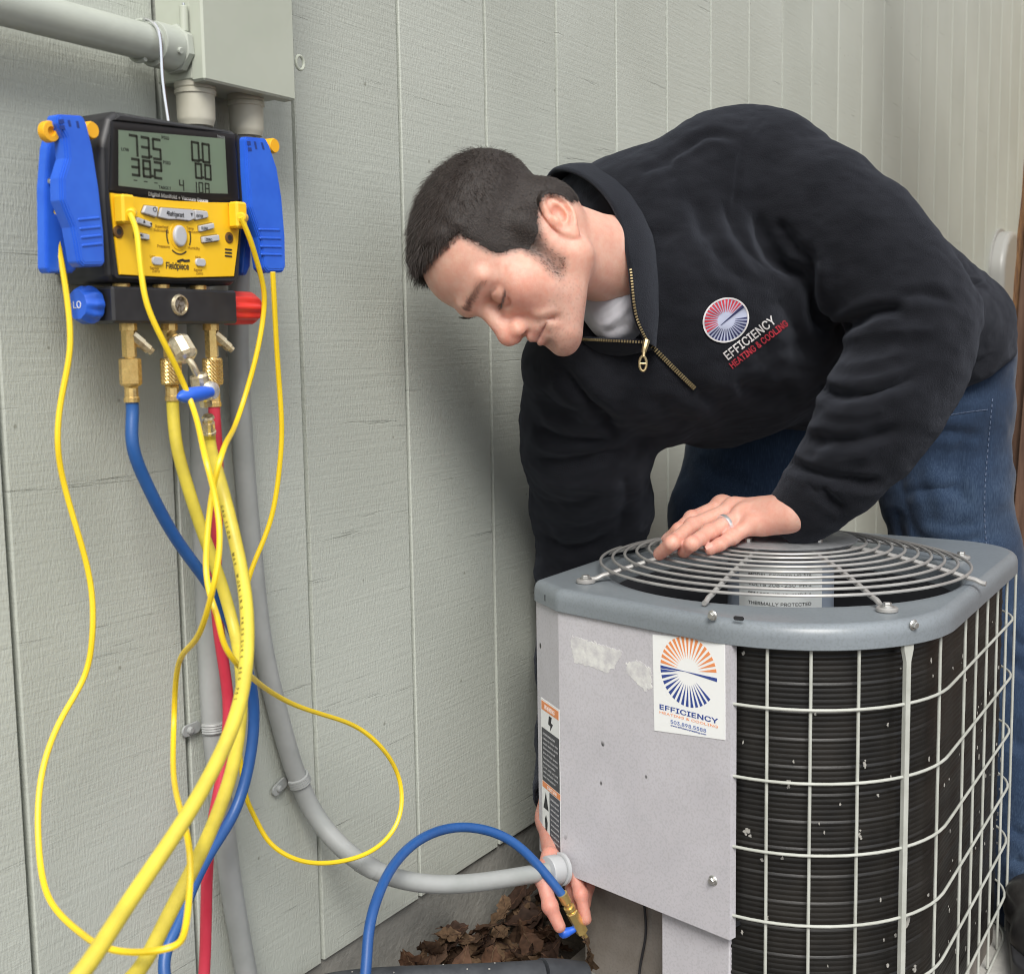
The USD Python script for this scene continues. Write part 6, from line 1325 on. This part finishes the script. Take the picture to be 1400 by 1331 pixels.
M_SKIN = usdkit.material(stage, LK + 'skin', {
    'a': ('attribute', {'attribute': 'tint'}), 'g': ('geometry', {}), 'n': ('noise_texture', {'scale': 95.0, 'detail': 8.0, 'roughness': 0.7}), 'r': ('rgb_ramp', {'ramp': [(0.32, (0.97, 0.80, 0.77)), (0.68, (1.03, 1.06, 1.06))]}), 'm': ('mix', {'mix_type': 'multiply', 'fac': 0.9}),
    'nv': ('noise_texture', {'scale': 620.0, 'detail': 5.0, 'roughness': 0.65}), 'b': ('bump', {'strength': 0.42, 'distance': 0.0007}),
    'p': ('principled_bsdf', {'roughness': 0.5, 'specular_ior_level': 0.42, 'subsurface_weight': 0.35, 'subsurface_scale': 0.004, 'subsurface_radius': (1.0, 0.36, 0.2)})},
    [('g.position', 'n.vector'), ('n.fac', 'r.fac'), ('a.color', 'm.color1'), ('r.color', 'm.color2'), ('m.color', 'p.base_color'), ('g.position', 'nv.vector'), ('nv.fac', 'b.height'), ('b.normal', 'p.normal')], surface='p.BSDF')
body_p = part(person, 'body', body_m, M_SKIN, smooth=True, color=col)
# nails and wedding ring
M_NAIL = mat('nail', (0.62, 0.36, 0.30), 0.3)
for k_ in ('middle', 'ring', 'pinky', 'index'):
    a_, b_ = LH[k_][2], LH[k_][3]; d = (b_ - a_) / np.linalg.norm(b_ - a_); up_ = np.array([0, 0, 1.0]) - FW * 0.35; up_ -= d * (up_ @ d); up_ /= np.linalg.norm(up_); sd = np.cross(up_, d); r_ = RAD[k_][3]
    pts = [b_ + d * (u * .0058 - .0012) + sd * (v * r_ * .72) + up_ * (math.sqrt(max(r_ * r_ * 1.02 - (v * r_ * .72) ** 2, 0)) - .10 * max(u, 0) ** 2 * r_ + .0004) for u in np.linspace(-1, 1, 6) for v in np.linspace(-1, 1, 6)]
    I, J = np.meshgrid(np.arange(5), np.arange(5), indexing='ij'); q = (I * 6 + J).ravel(); t = trimesh.Trimesh(pts, np.vstack([np.c_[q, q + 6, q + 7], np.c_[q, q + 7, q + 1]]), process=False)
    if t.face_normals.sum(0) @ up_ < 0: t.invert()
    part(body_p, 'nail', t, M_NAIL, smooth=True)
a_, b_ = LH['ring'][0], LH['ring'][1]; d = (b_ - a_) / np.linalg.norm(b_ - a_); c = a_ + (b_ - a_) * 0.54; u, v, _ = frame_of(d); al_ = np.arange(40) * 2 * np.pi / 40; rr = 0.0126
prof = [(-.0028, rr), (-.0024, rr + .0011), (0, rr + .0013), (.0024, rr + .0011), (.0028, rr)]
part(person, 'finger_ring', lathe(c - d * .0028, c + d * .0028, [(t + .0028, r) for t, r in prof], 40), mat('silver_ring', (0.82, 0.82, 0.82), 0.24, 0.75), smooth=40)

# ------------------------------------------------------------------ hair
hm = head_only.copy(); hn_ = vnormals(hm); hv = np.asarray(hm.vertices)
hd_, ll = hair_in(hv)
nf = meshkit.fbm(hv * np.array([60, 60, 60]), 3, 2); 
thick = np.clip((hd_ - 1.0) / 15, 0, 1); topw = np.clip((ll[:, 2] - 20) / 60, 0, 1); frw = np.clip((ll[:, 0] - 40) / 50, 0, 1) * topw
side = 2.2 + 5.5 * topw + 5.0 * frw
off = thick ** 0.7 * side * (0.55 + 0.9 * nf); keepv = hd_ > 3.0 + 5.0 * (meshkit.noise(hv * 330, 6) - 0.3)
sbm = np.clip((-38 - ll[:, 2]) / 16, 0, 1) * (ll[:, 0] > -32); keepv &= sbm < 0.35
earm = np.exp(-(((ll - np.array([-31, 84, -58])) / np.array([20, 14, 34])) ** 2).sum(1)); keepv &= earm < 0.45
hv2 = hv + hn_ * (np.where(keepv, off, -1) * HS)[:, None]; fk = keepv[hm.faces].all(1)
hm.vertices = hv2; shell = trimesh.Trimesh(hv2, hm.faces[fk], process=False); shell.remove_unreferenced_vertices()
M_HAIR = usdkit.material(stage, LK + 'dark_hair', {'g': ('geometry', {}), 'm': ('mapping', {'scale': (500, 500, 500)}), 'n': ('noise_texture', {'scale': 1.0, 'detail': 3.0}), 'r': ('rgb_ramp', {'ramp': [(0.35, (0.010, 0.007, 0.006)), (0.7, (0.030, 0.021, 0.017))]}), 'b': ('bump', {'strength': 0.7, 'distance': 0.001}),
    'p': ('principled_bsdf', {'roughness': 0.62, 'specular_ior_level': 0.35})}, [('g.position', 'm.vector'), ('m.vector', 'n.vector'), ('n.fac', 'r.fac'), ('r.color', 'p.base_color'), ('n.fac', 'b.height'), ('b.normal', 'p.normal')], surface='p.BSDF')
hair_p = part(person, 'hair', shell, M_HAIR, smooth=True)
M_STRAND = usdkit.material(stage, LK + 'hair_strand', {'h': ('hair_info', {}), 'r': ('rgb_ramp', {'ramp': [(0.0, (0.012, 0.008, 0.007)), (0.6, (0.022, 0.015, 0.012)), (1.0, (0.055, 0.040, 0.032))]}), 'p': ('principled_bsdf', {'roughness': 0.5, 'specular_ior_level': 0.4})}, [('h.random', 'r.fac'), ('r.color', 'p.base_color')] if False else [], surface='p.BSDF') if False else mat('hair_strand', (0.016, 0.0115, 0.010), 0.36, col2=(0.060, 0.045, 0.038), nscale=500, spec=0.4)
rs = np.random.default_rng(21)
fk2 = (hd_ > -1.5)[hm.faces].all(1) & (earm < .45)[hm.faces].all(1); fa_ = trimesh.triangles.area(hv[hm.faces][fk2]); fi = np.where(fk2)[0]; pk = fi[rs.choice(len(fi), 22000, p=fa_ / fa_.sum())]
bc = rs.dirichlet((1, 1, 1), len(pk)); tri_ = hm.faces[pk]; _s = (sbm[tri_] * bc).sum(1); _k = rs.random(len(pk)) > 0.5 * _s; pk, bc, tri_ = pk[_k], bc[_k], tri_[_k]; root = (hv[tri_] * bc[:, :, None]).sum(1); nn_ = (hn_[tri_] * bc[:, :, None]).sum(1); nn_ /= np.linalg.norm(nn_, axis=1, keepdims=True)
rl = ((root - HO) @ HM.T) / HS; rthick = (thick[tri_] * bc).sum(1); rtop = (topw[tri_] * bc).sum(1); rfr = (frw[tri_] * bc).sum(1)
# combed: forward on top, down at the sides and back
flow = np.zeros_like(rl); flow[:, 0] = 0.9 * rtop + 0.15 - 0.5 * np.clip(-rl[:, 0] / 90, 0, 1) * (1 - rtop); flow[:, 2] = -1.1 * (1 - rtop) - 0.1; flow[:, 1] = 0.25 * np.sign(rl[:, 1]) * (1 - rtop) + 0.12 * np.sin(rl[:, 0] * .09)
sw_ = meshkit.noise(root * 55, 4) - .5; flow[:, 1] += 1.1 * sw_ * rtop; flow = flow @ HM + rs.normal(0, 0.26, flow.shape); flow -= nn_ * (flow * nn_).sum(1)[:, None]; flow /= np.linalg.norm(flow, axis=1, keepdims=True)
ln = HS * (5 + 12 * rtop + 6 * rfr) * np.clip(rthick + .25, .3, 1) * rs.uniform(.7, 1.25, len(pk)); lift = (0.40 + 0.32 * rtop + .2 * rfr) * rs.choice((1.0, 1.0, 1.0, 1.6), len(pk))
C0 = root + nn_ * (rthick * 1.2 * HS)[:, None]; stp_ = []
for t in (0, .33, .66, 1.0): stp_.append(C0 + (flow * (ln * t)[:, None]) * (0.75 + .2 * t) + nn_ * (ln * lift * (t - 0.42 * t * t))[:, None])
pts_h = np.stack(stp_, 1)
def curves(parent, name, P, w, m):
    p = numbered(parent.path + '/' + name); c = UsdGeom.BasisCurves.Define(stage, p); k = P.shape[1]; q = (P - parent.o).reshape(-1, 3)
    c.CreateTypeAttr('linear'); c.CreatePointsAttr(Vt.Vec3fArray.FromNumpy(q.astype(np.float32))); c.CreateCurveVertexCountsAttr(Vt.IntArray.FromNumpy(np.full(len(P), k, np.int32)))
    c.CreateWidthsAttr(Vt.FloatArray.FromNumpy(np.tile(np.asarray(w, np.float32), len(P)))); c.SetWidthsInterpolation('vertex'); UsdShade.MaterialBindingAPI.Apply(c.GetPrim()).Bind(m); c.GetPrim().SetCustomDataByKey('kind', 'stuff')
curves(hair_p, 'hair_strands', pts_h, (0.00034, 0.00030, 0.00024, 0.00008), M_STRAND)
# brows and lashes
bl_, wl3 = [], []
for s in (1, -1):
    for _ in range(170):
        yy_ = rs.uniform(-21, 24); z0 = -7 - .0045 * (yy_ + 6) ** 2 + rs.normal(0, 2.6); y0 = s * (33 + yy_); k = int(np.argmin(((lv[:, 1] - y0) ** 2 + (lv[:, 2] - z0) ** 2) + 1e5 * (lv[:, 0] < 50) + 1e6 * ~isH)); p = bv[k]
        d = HM[1] * s * 0.9 + HM[2] * (0.35 - .02 * yy_) + HM[0] * .12; L_ = HS * rs.uniform(6, 10); bl_.append([p, p + d * L_ * .5 + HM[0] * HS * 1.2, p + d * L_ + HM[0] * HS * .6])
    for _ in range(70):
        yy_ = rs.uniform(-16, 18); y0 = s * (33 + yy_); z0 = -43.5 + .010 * yy_ ** 2; k = int(np.argmin(((lv[:, 1] - y0) ** 2 + (lv[:, 2] - z0) ** 2) + 1e5 * (lv[:, 0] < 70) + 1e6 * ~isH)); p = bv[k]
        d = HM[0] * .8 - HM[2] * .55 + HM[1] * s * .02 * yy_; L_ = HS * rs.uniform(6, 9); bl_.append([p, p + d * L_ * .5, p + d * L_ + HM[2] * HS * 1.0])
curves(hair_p, 'brow_hairs', np.array(bl_), (0.0003, 0.00028, 0.0001), M_STRAND)
# ================================================================== fence, leaves and the rest
# brown fence standing out from the wall beyond the man, its end post leaning
XF = 2.95
pa, pb = onx([(1377, 470)], XF)[0], onx([(1397, 225)], XF)[0]
tl = pb - pa; tl[0] = 0; tl /= tl[2]
def leanp(z): return pa + tl * (z - pa[2])
fence = thing('wooden_fence', 'dark brown stained wooden fence at the right edge, its end post leaning', 'fence', (XF, pa[1], 0))
def slab(y0, y1, x0, x1, z0, z1, seed, lean=True, n=14):
    """A rough sawn board, its edges wandering a little."""
    r = np.random.default_rng(seed); V, Fc = [], []
    for i, z in enumerate(np.linspace(z0, z1, n)):
        s_ = tl[1] * (z - pa[2]) if lean else 0; j_ = r.normal(0, 0.0012, 4)
        V += [(x0, y0 + s_ + j_[0], z), (x1, y0 + s_ + j_[1], z), (x1, y1 + s_ + j_[2], z), (x0, y1 + s_ + j_[3], z)]
    for i in range(n - 1):
        for k in range(4):
            a, b, c, d = i * 4 + k, i * 4 + (k + 1) % 4, (i + 1) * 4 + (k + 1) % 4, (i + 1) * 4 + k; Fc += [(a, c, b), (a, d, c)]
    Fc += [(0, 1, 2), (0, 2, 3), (4 * n - 4, 4 * n - 2, 4 * n - 3), (4 * n - 4, 4 * n - 1, 4 * n - 2)]
    m = trimesh.Trimesh(np.array(V), Fc, process=False); trimesh.repair.fix_normals(m); return m
yl = pa[1]
part(fence, 'post', slab(yl - 0.10, yl - 0.016, XF + 0.012, XF + 0.10, -0.05, 2.7, 1), M_WOOD, smooth=20)
part(fence, 'bark_edge', slab(yl - 0.0165, yl, XF + 0.02, XF + 0.085, -0.05, 2.7, 2, n=60), M_WOODR, smooth=20, label='rough lighter bark edge of the leaning post')
part(fence, 'trim_board', slab(yl - 0.135, yl - 0.045, XF - 0.012, XF + 0.0115, -0.05, 2.7, 3), M_WOOD, smooth=20)
for k in range(16):
    part(fence, 'plank', slab(yl - 0.145 - 0.142 * (k + 1) + 0.006, yl - 0.145 - 0.142 * k, XF + 0.02, XF + 0.042, 0.03, 2.6, 10 + k, lean=False, n=6), M_WOOD, smooth=20)
M_CEDAR = mat('raw_cedar', (0.42, 0.28, 0.105), 0.75, col2=(0.34, 0.21, 0.08), nscale=3.0, stretch=(30, 30, 2.2), bump=0.6, bscale=5.0, bdist=0.002)
for k in range(17): part(fence, 'plank', bx(XF + 3.46, XF + 3.485, -0.03 - 0.142 * (k + 1) + 0.004, -0.03 - 0.142 * k, 0.03, 2.6 + 0.01 * (k % 2), 0.003), M_CEDAR, smooth=20)
XS = XF + 0.06; YSF = yl - 2.42
for k in range(24): part(fence, 'plank', bx(XS + 0.142 * k + 0.003, XS + 0.142 * (k + 1) - 0.003, YSF - 0.022, YSF, 0.03, 2.6 + 0.01 * (k % 3), 0.003), M_CEDAR, smooth=20)
part(fence, 'rail', bx(XS, XS + 3.4, YSF - 0.065, YSF - 0.023, 2.1, 2.19, 0.004), M_WOOD, smooth=20)
for z in (0.4, 2.1): part(fence, 'rail', bx(XF + 0.043, XF + 0.085, yl - 2.5, yl - 0.11, z, z + 0.09, 0.004), M_WOOD, smooth=20)
# pale rounded cover on the far wall
q0, q1 = ony([(1362, 420)], -0.03)[0], ony([(1384, 318)], -0.03)[0]
w_ = q1[0] - q0[0]; z_hi = q1[2]
cvp = shapely.union_all([sbox(q0[0], z_hi - 0.55, q0[0] + w_ * 1.5, z_hi - w_ * .6), affinity.scale(Point(q0[0] + w_ * .75, z_hi - w_ * .6).buffer(1, quad_segs=12), w_ * .75, w_ * .6)])
cv = thing('wall_cover', 'pale grey rounded plastic cover on the far wall beside the brown post', 'cover', (q0[0], 0, z_hi - .55))
part(cv, 'cover_shell', wall_prism(cvp, -0.001, 0.055, 0.02), mat('pale_plastic', (0.27, 0.27, 0.255), 0.4), smooth=40)
part(cv, 'cover_flange', wall_prism(cvp.buffer(0.012), -0.0006, 0.006, 0.002), mat('pale_plastic_b', (0.25, 0.25, 0.235), 0.45), smooth=40)
# black foam covered pipe along the bottom
fp = thing('insulated_pipe', 'black foam covered pipe lying on the soil in front of the unit', 'pipe', (1.36, -0.15, 0.02))
ip = [at1(395, 1372, 1.46), at1(470, 1349, 1.48), at1(560, 1342, 1.50), at1(660, 1338, 1.525), at1(740, 1333, 1.55), at1(768, 1334, 1.565), at1(796, 1337, 1.58)]
part(fp, 'foam_sleeve', tube(spline([ip[0] + (ip[0] - ip[1]) * 1.5 + [0, -.03, -.02]] + ip[:5], 60), 0.0185, 18), M_FOAM)
part(fp, 'foam_sleeve', tube(spline(ip[4:], 24) + [0, 0, 0.001], 0.0198, 18), M_FOAM, label='second length of foam sleeve, butted against the first')
fl = []
rz = np.random.default_rng(8)
for k in range(12):
    t = rz.uniform(0.15, .95); i = t * (len(ip) - 2); j = int(i); p = ip[j] + (ip[j + 1] - ip[j]) * (i - j); a_ = rz.uniform(-.6, 1.2); up_ = np.array([0, 0, 1]) * math.cos(a_) - FW * math.sin(a_); n_ = up_ / np.linalg.norm(up_)
    u = RT; r_ = rz.uniform(.0005, .0017); fl.append(prism(Polygon([(r_ * math.cos(q) * rz.uniform(.6, 1.3), r_ * math.sin(q) * rz.uniform(.6, 1.3)) for q in np.linspace(0, 6.28, 8)[:-1]]).buffer(0), p + n_ * 0.0183, u, np.cross(n_, u), n_, 0.0008))
part(fp, 'dust_flakes', fl, M_LINT, smooth=False, kind='stuff')
# broken lump of concrete by the fitting
cl = at1(775, 1302, 1.64)
lump = Polygon([(-.060, -.032), (-.03, -.05), (.05, -.045), (.07, -.01), (.06, .035), (.01, .045), (-.05, .02)])
lm = trimesh.creation.icosphere(3, 1.0); v = np.asarray(lm.vertices); v = np.sign(v) * np.abs(v) ** 0.55 * [0.062, 0.05, 0.028]; v += (meshkit.fbm(v * 40, 3, 1)[:, None] - .5) * 0.012; a_ = .5
v = v @ np.array([[math.cos(a_), math.sin(a_), 0], [-math.sin(a_), math.cos(a_), 0], [0, 0, 1]]); lm.vertices = v + np.array([cl[0] + .02, cl[1] + .01, 0.036])
solo('concrete_lump', lm, M_CONC, 'rough broken lump of concrete on the soil under the brass fitting', 'concrete', smooth=30)
# dry leaves
def leaf_mesh(seed):
    r = np.random.default_rng(seed); L, Wd = r.uniform(.052, .075), r.uniform(.026, .040); nu, nv_ = 11, 7; V = []
    cu, cvv, tw = r.uniform(6, 17) * r.choice((-1, 1)), r.uniform(14, 30), r.uniform(-.9, .9); ph1 = r.uniform(0, 6)
    for i in range(nu):
        t = i / (nu - 1); w = Wd * .5 * (math.sin(math.pi * min(max(t, .02), .98) ** .8)) ** .75 * (1 + .16 * math.sin(t * 17 + ph1))
        for j in range(nv_):
            s_ = j / (nv_ - 1) * 2 - 1; x, y = (t - .5) * L, s_ * w * (1 + .1 * math.sin(11 * t + 3 * s_))
            z = .5 * cu * x * x + .5 * cvv * y * y + tw * x * y * 14 + .0022 * math.sin(9 * t * 3 + 4 * s_ + ph1) + .0012 * math.cos(8 * s_ + 5 * t); V.append((x, y, z))
    I, J = np.meshgrid(np.arange(nu - 1), np.arange(nv_ - 1), indexing='ij'); a = (I * nv_ + J).ravel()
    return trimesh.Trimesh(V, np.vstack([np.c_[a, a + nv_, a + nv_ + 1], np.c_[a, a + nv_ + 1, a + 1]]), process=False), np.array([V[i * nv_ + nv_ // 2] for i in range(nu)])
LEAFM = [usdkit.material(stage, LK + f'dry_leaf_{n}', {'o': ('texture_coordinate', {}), 'n': ('noise_texture', {'scale': 90.0, 'detail': 5.0}), 'r': ('rgb_ramp', {'ramp': [(0.3, tuple(c * .45 for c in c_)), (0.65, c_)]}), 'p': ('principled_bsdf', {'roughness': 0.75, 'specular_ior_level': 0.3}), 'tr': ('translucent_bsdf', {}), 'm': ('mix_closure', {'fac': 0.15})},
    [('o.object', 'n.vector'), ('n.fac', 'r.fac'), ('r.color', 'p.base_color'), ('r.color', 'tr.color'), ('p.BSDF', 'm.closure1'), ('tr.BSDF', 'm.closure2')], surface='m.closure') for n, c_ in (('tan', (0.17, 0.105, 0.060)), ('brown', (0.10, 0.058, 0.036)), ('dark', (0.065, 0.036, 0.024)), ('rust', (0.13, 0.068, 0.040)))]
for k in range(8):
    mm_, rib = leaf_mesh(50 + k); pth = f'/World/Looks/leaf_shape_{k}'
    c = stage.CreateClassPrim(f'/World/leaf_class_{"abcdefgh"[k]}'); b_ = f'/World/leaf_class_{"abcdefgh"[k]}'
    usdkit.mesh(stage, b_ + '/blade', mm_, LEAFM[k % 4], smooth=True); usdkit.mesh(stage, b_ + '/midrib', tube(np.vstack([rib, rib[-1] + (rib[-1] - rib[-2]) * 1.6]), np.linspace(.0011, .0007, len(rib) + 1), 5), LEAFM[(k + 1) % 4], smooth=True)
rl_ = np.random.default_rng(33); spots = []
def leaf_at(px, py, d, tilt=0.6, s_=1.0, label='dry curled brown leaf in the heap against the foundation', grp='dry leaves heaped against the foundation', k=None, rot=None):
    q = at1(px, py, d); p = numbered('/World/dead_leaf'); x = UsdGeom.Xform.Define(stage, p); x.AddTranslateOp().Set(Gf.Vec3d(*map(float, q)))
    r_ = rot if rot is not None else (rl_.normal(0, 57 * tilt), rl_.normal(0, 57 * tilt), rl_.uniform(0, 360)); x.AddRotateXYZOp().Set(Gf.Vec3f(*map(float, r_))); x.AddScaleOp().Set(Gf.Vec3f(s_, s_, s_))
    k = int(rl_.integers(0, 8)) if k is None else k
    x.GetPrim().GetReferences().AddInternalReference(f'/World/leaf_class_{"abcdefgh"[k]}'); x.GetPrim().SetInstanceable(True)
    for a_, b_ in (('label', label), ('category', 'leaf'), ('group', grp)):
        if b_: x.GetPrim().SetCustomDataByKey(a_, b_)
HEAP = [(565, 1318), (590, 1300), (600, 1318), (615, 1290), (625, 1308), (640, 1285), (645, 1310), (655, 1270), (665, 1295), (672, 1316), (685, 1275), (690, 1300), (700, 1255), (705, 1285), (712, 1312), (715, 1240), (722, 1265), (728, 1295), (738, 1250), (742, 1225), (745, 1280), (752, 1302), (760, 1290), (630, 1325), (660, 1328), (700, 1326), (735, 1318), (620, 1270), (580, 1312), (708, 1225), (728, 1215), (690, 1240), (755, 1320), (676, 1258), (650, 1300), (605, 1285), (720, 1300), (695, 1310), (640, 1318), (610, 1305)]
HEAP += [(x_ + float(rl_.normal(0, 14)), min(y_ + float(rl_.normal(4, 10)), 1329)) for x_, y_ in HEAP[:28]]
LL = {0: 'leftmost dry leaf of the heap, beside the black foam pipe', 30: 'topmost dry leaf of the heap, just under the grey conduit', 29: 'dry leaf near the top of the heap, left of the lower hand', 19: 'dry leaf just left of the fingers that hold the brass fitting',
      26: 'dry leaf right under the blue lever of the brass fitting', 1: 'dry leaf at the left end of the heap, leaning on the foundation', 31: 'dry leaf leaning on the foundation below the grey conduit', 32: 'rightmost dry leaf of the heap, beside the black foam pipe', 24: 'dry leaf in the middle of the heap touching the black foam pipe'}
for i, (x_, y_) in enumerate(HEAP):
    zt_ = 0.035 + 0.05 * np.clip((1330 - y_) / 90, 0, 1) * 0.4
    q = onz([(x_ + rl_.normal(0, 4), y_ + rl_.normal(0, 4))], 0.045 + 0.018 * rl_.random())[0]
    if q[1] > -0.022: q = ony([(x_, y_)], -0.024 - 0.012 * rl_.random())[0]
    leaf_at(x_, y_, dep(q)[0], s_=float(rl_.uniform(.6, .98)), **({'label': LL[i]} if i in LL else {}))
leaf_at(806, 1306, 1.60, s_=1.0, label='single tan leaf standing upright against the tip of the brass fitting', grp=None, k=0, rot=(80, 60, 30))
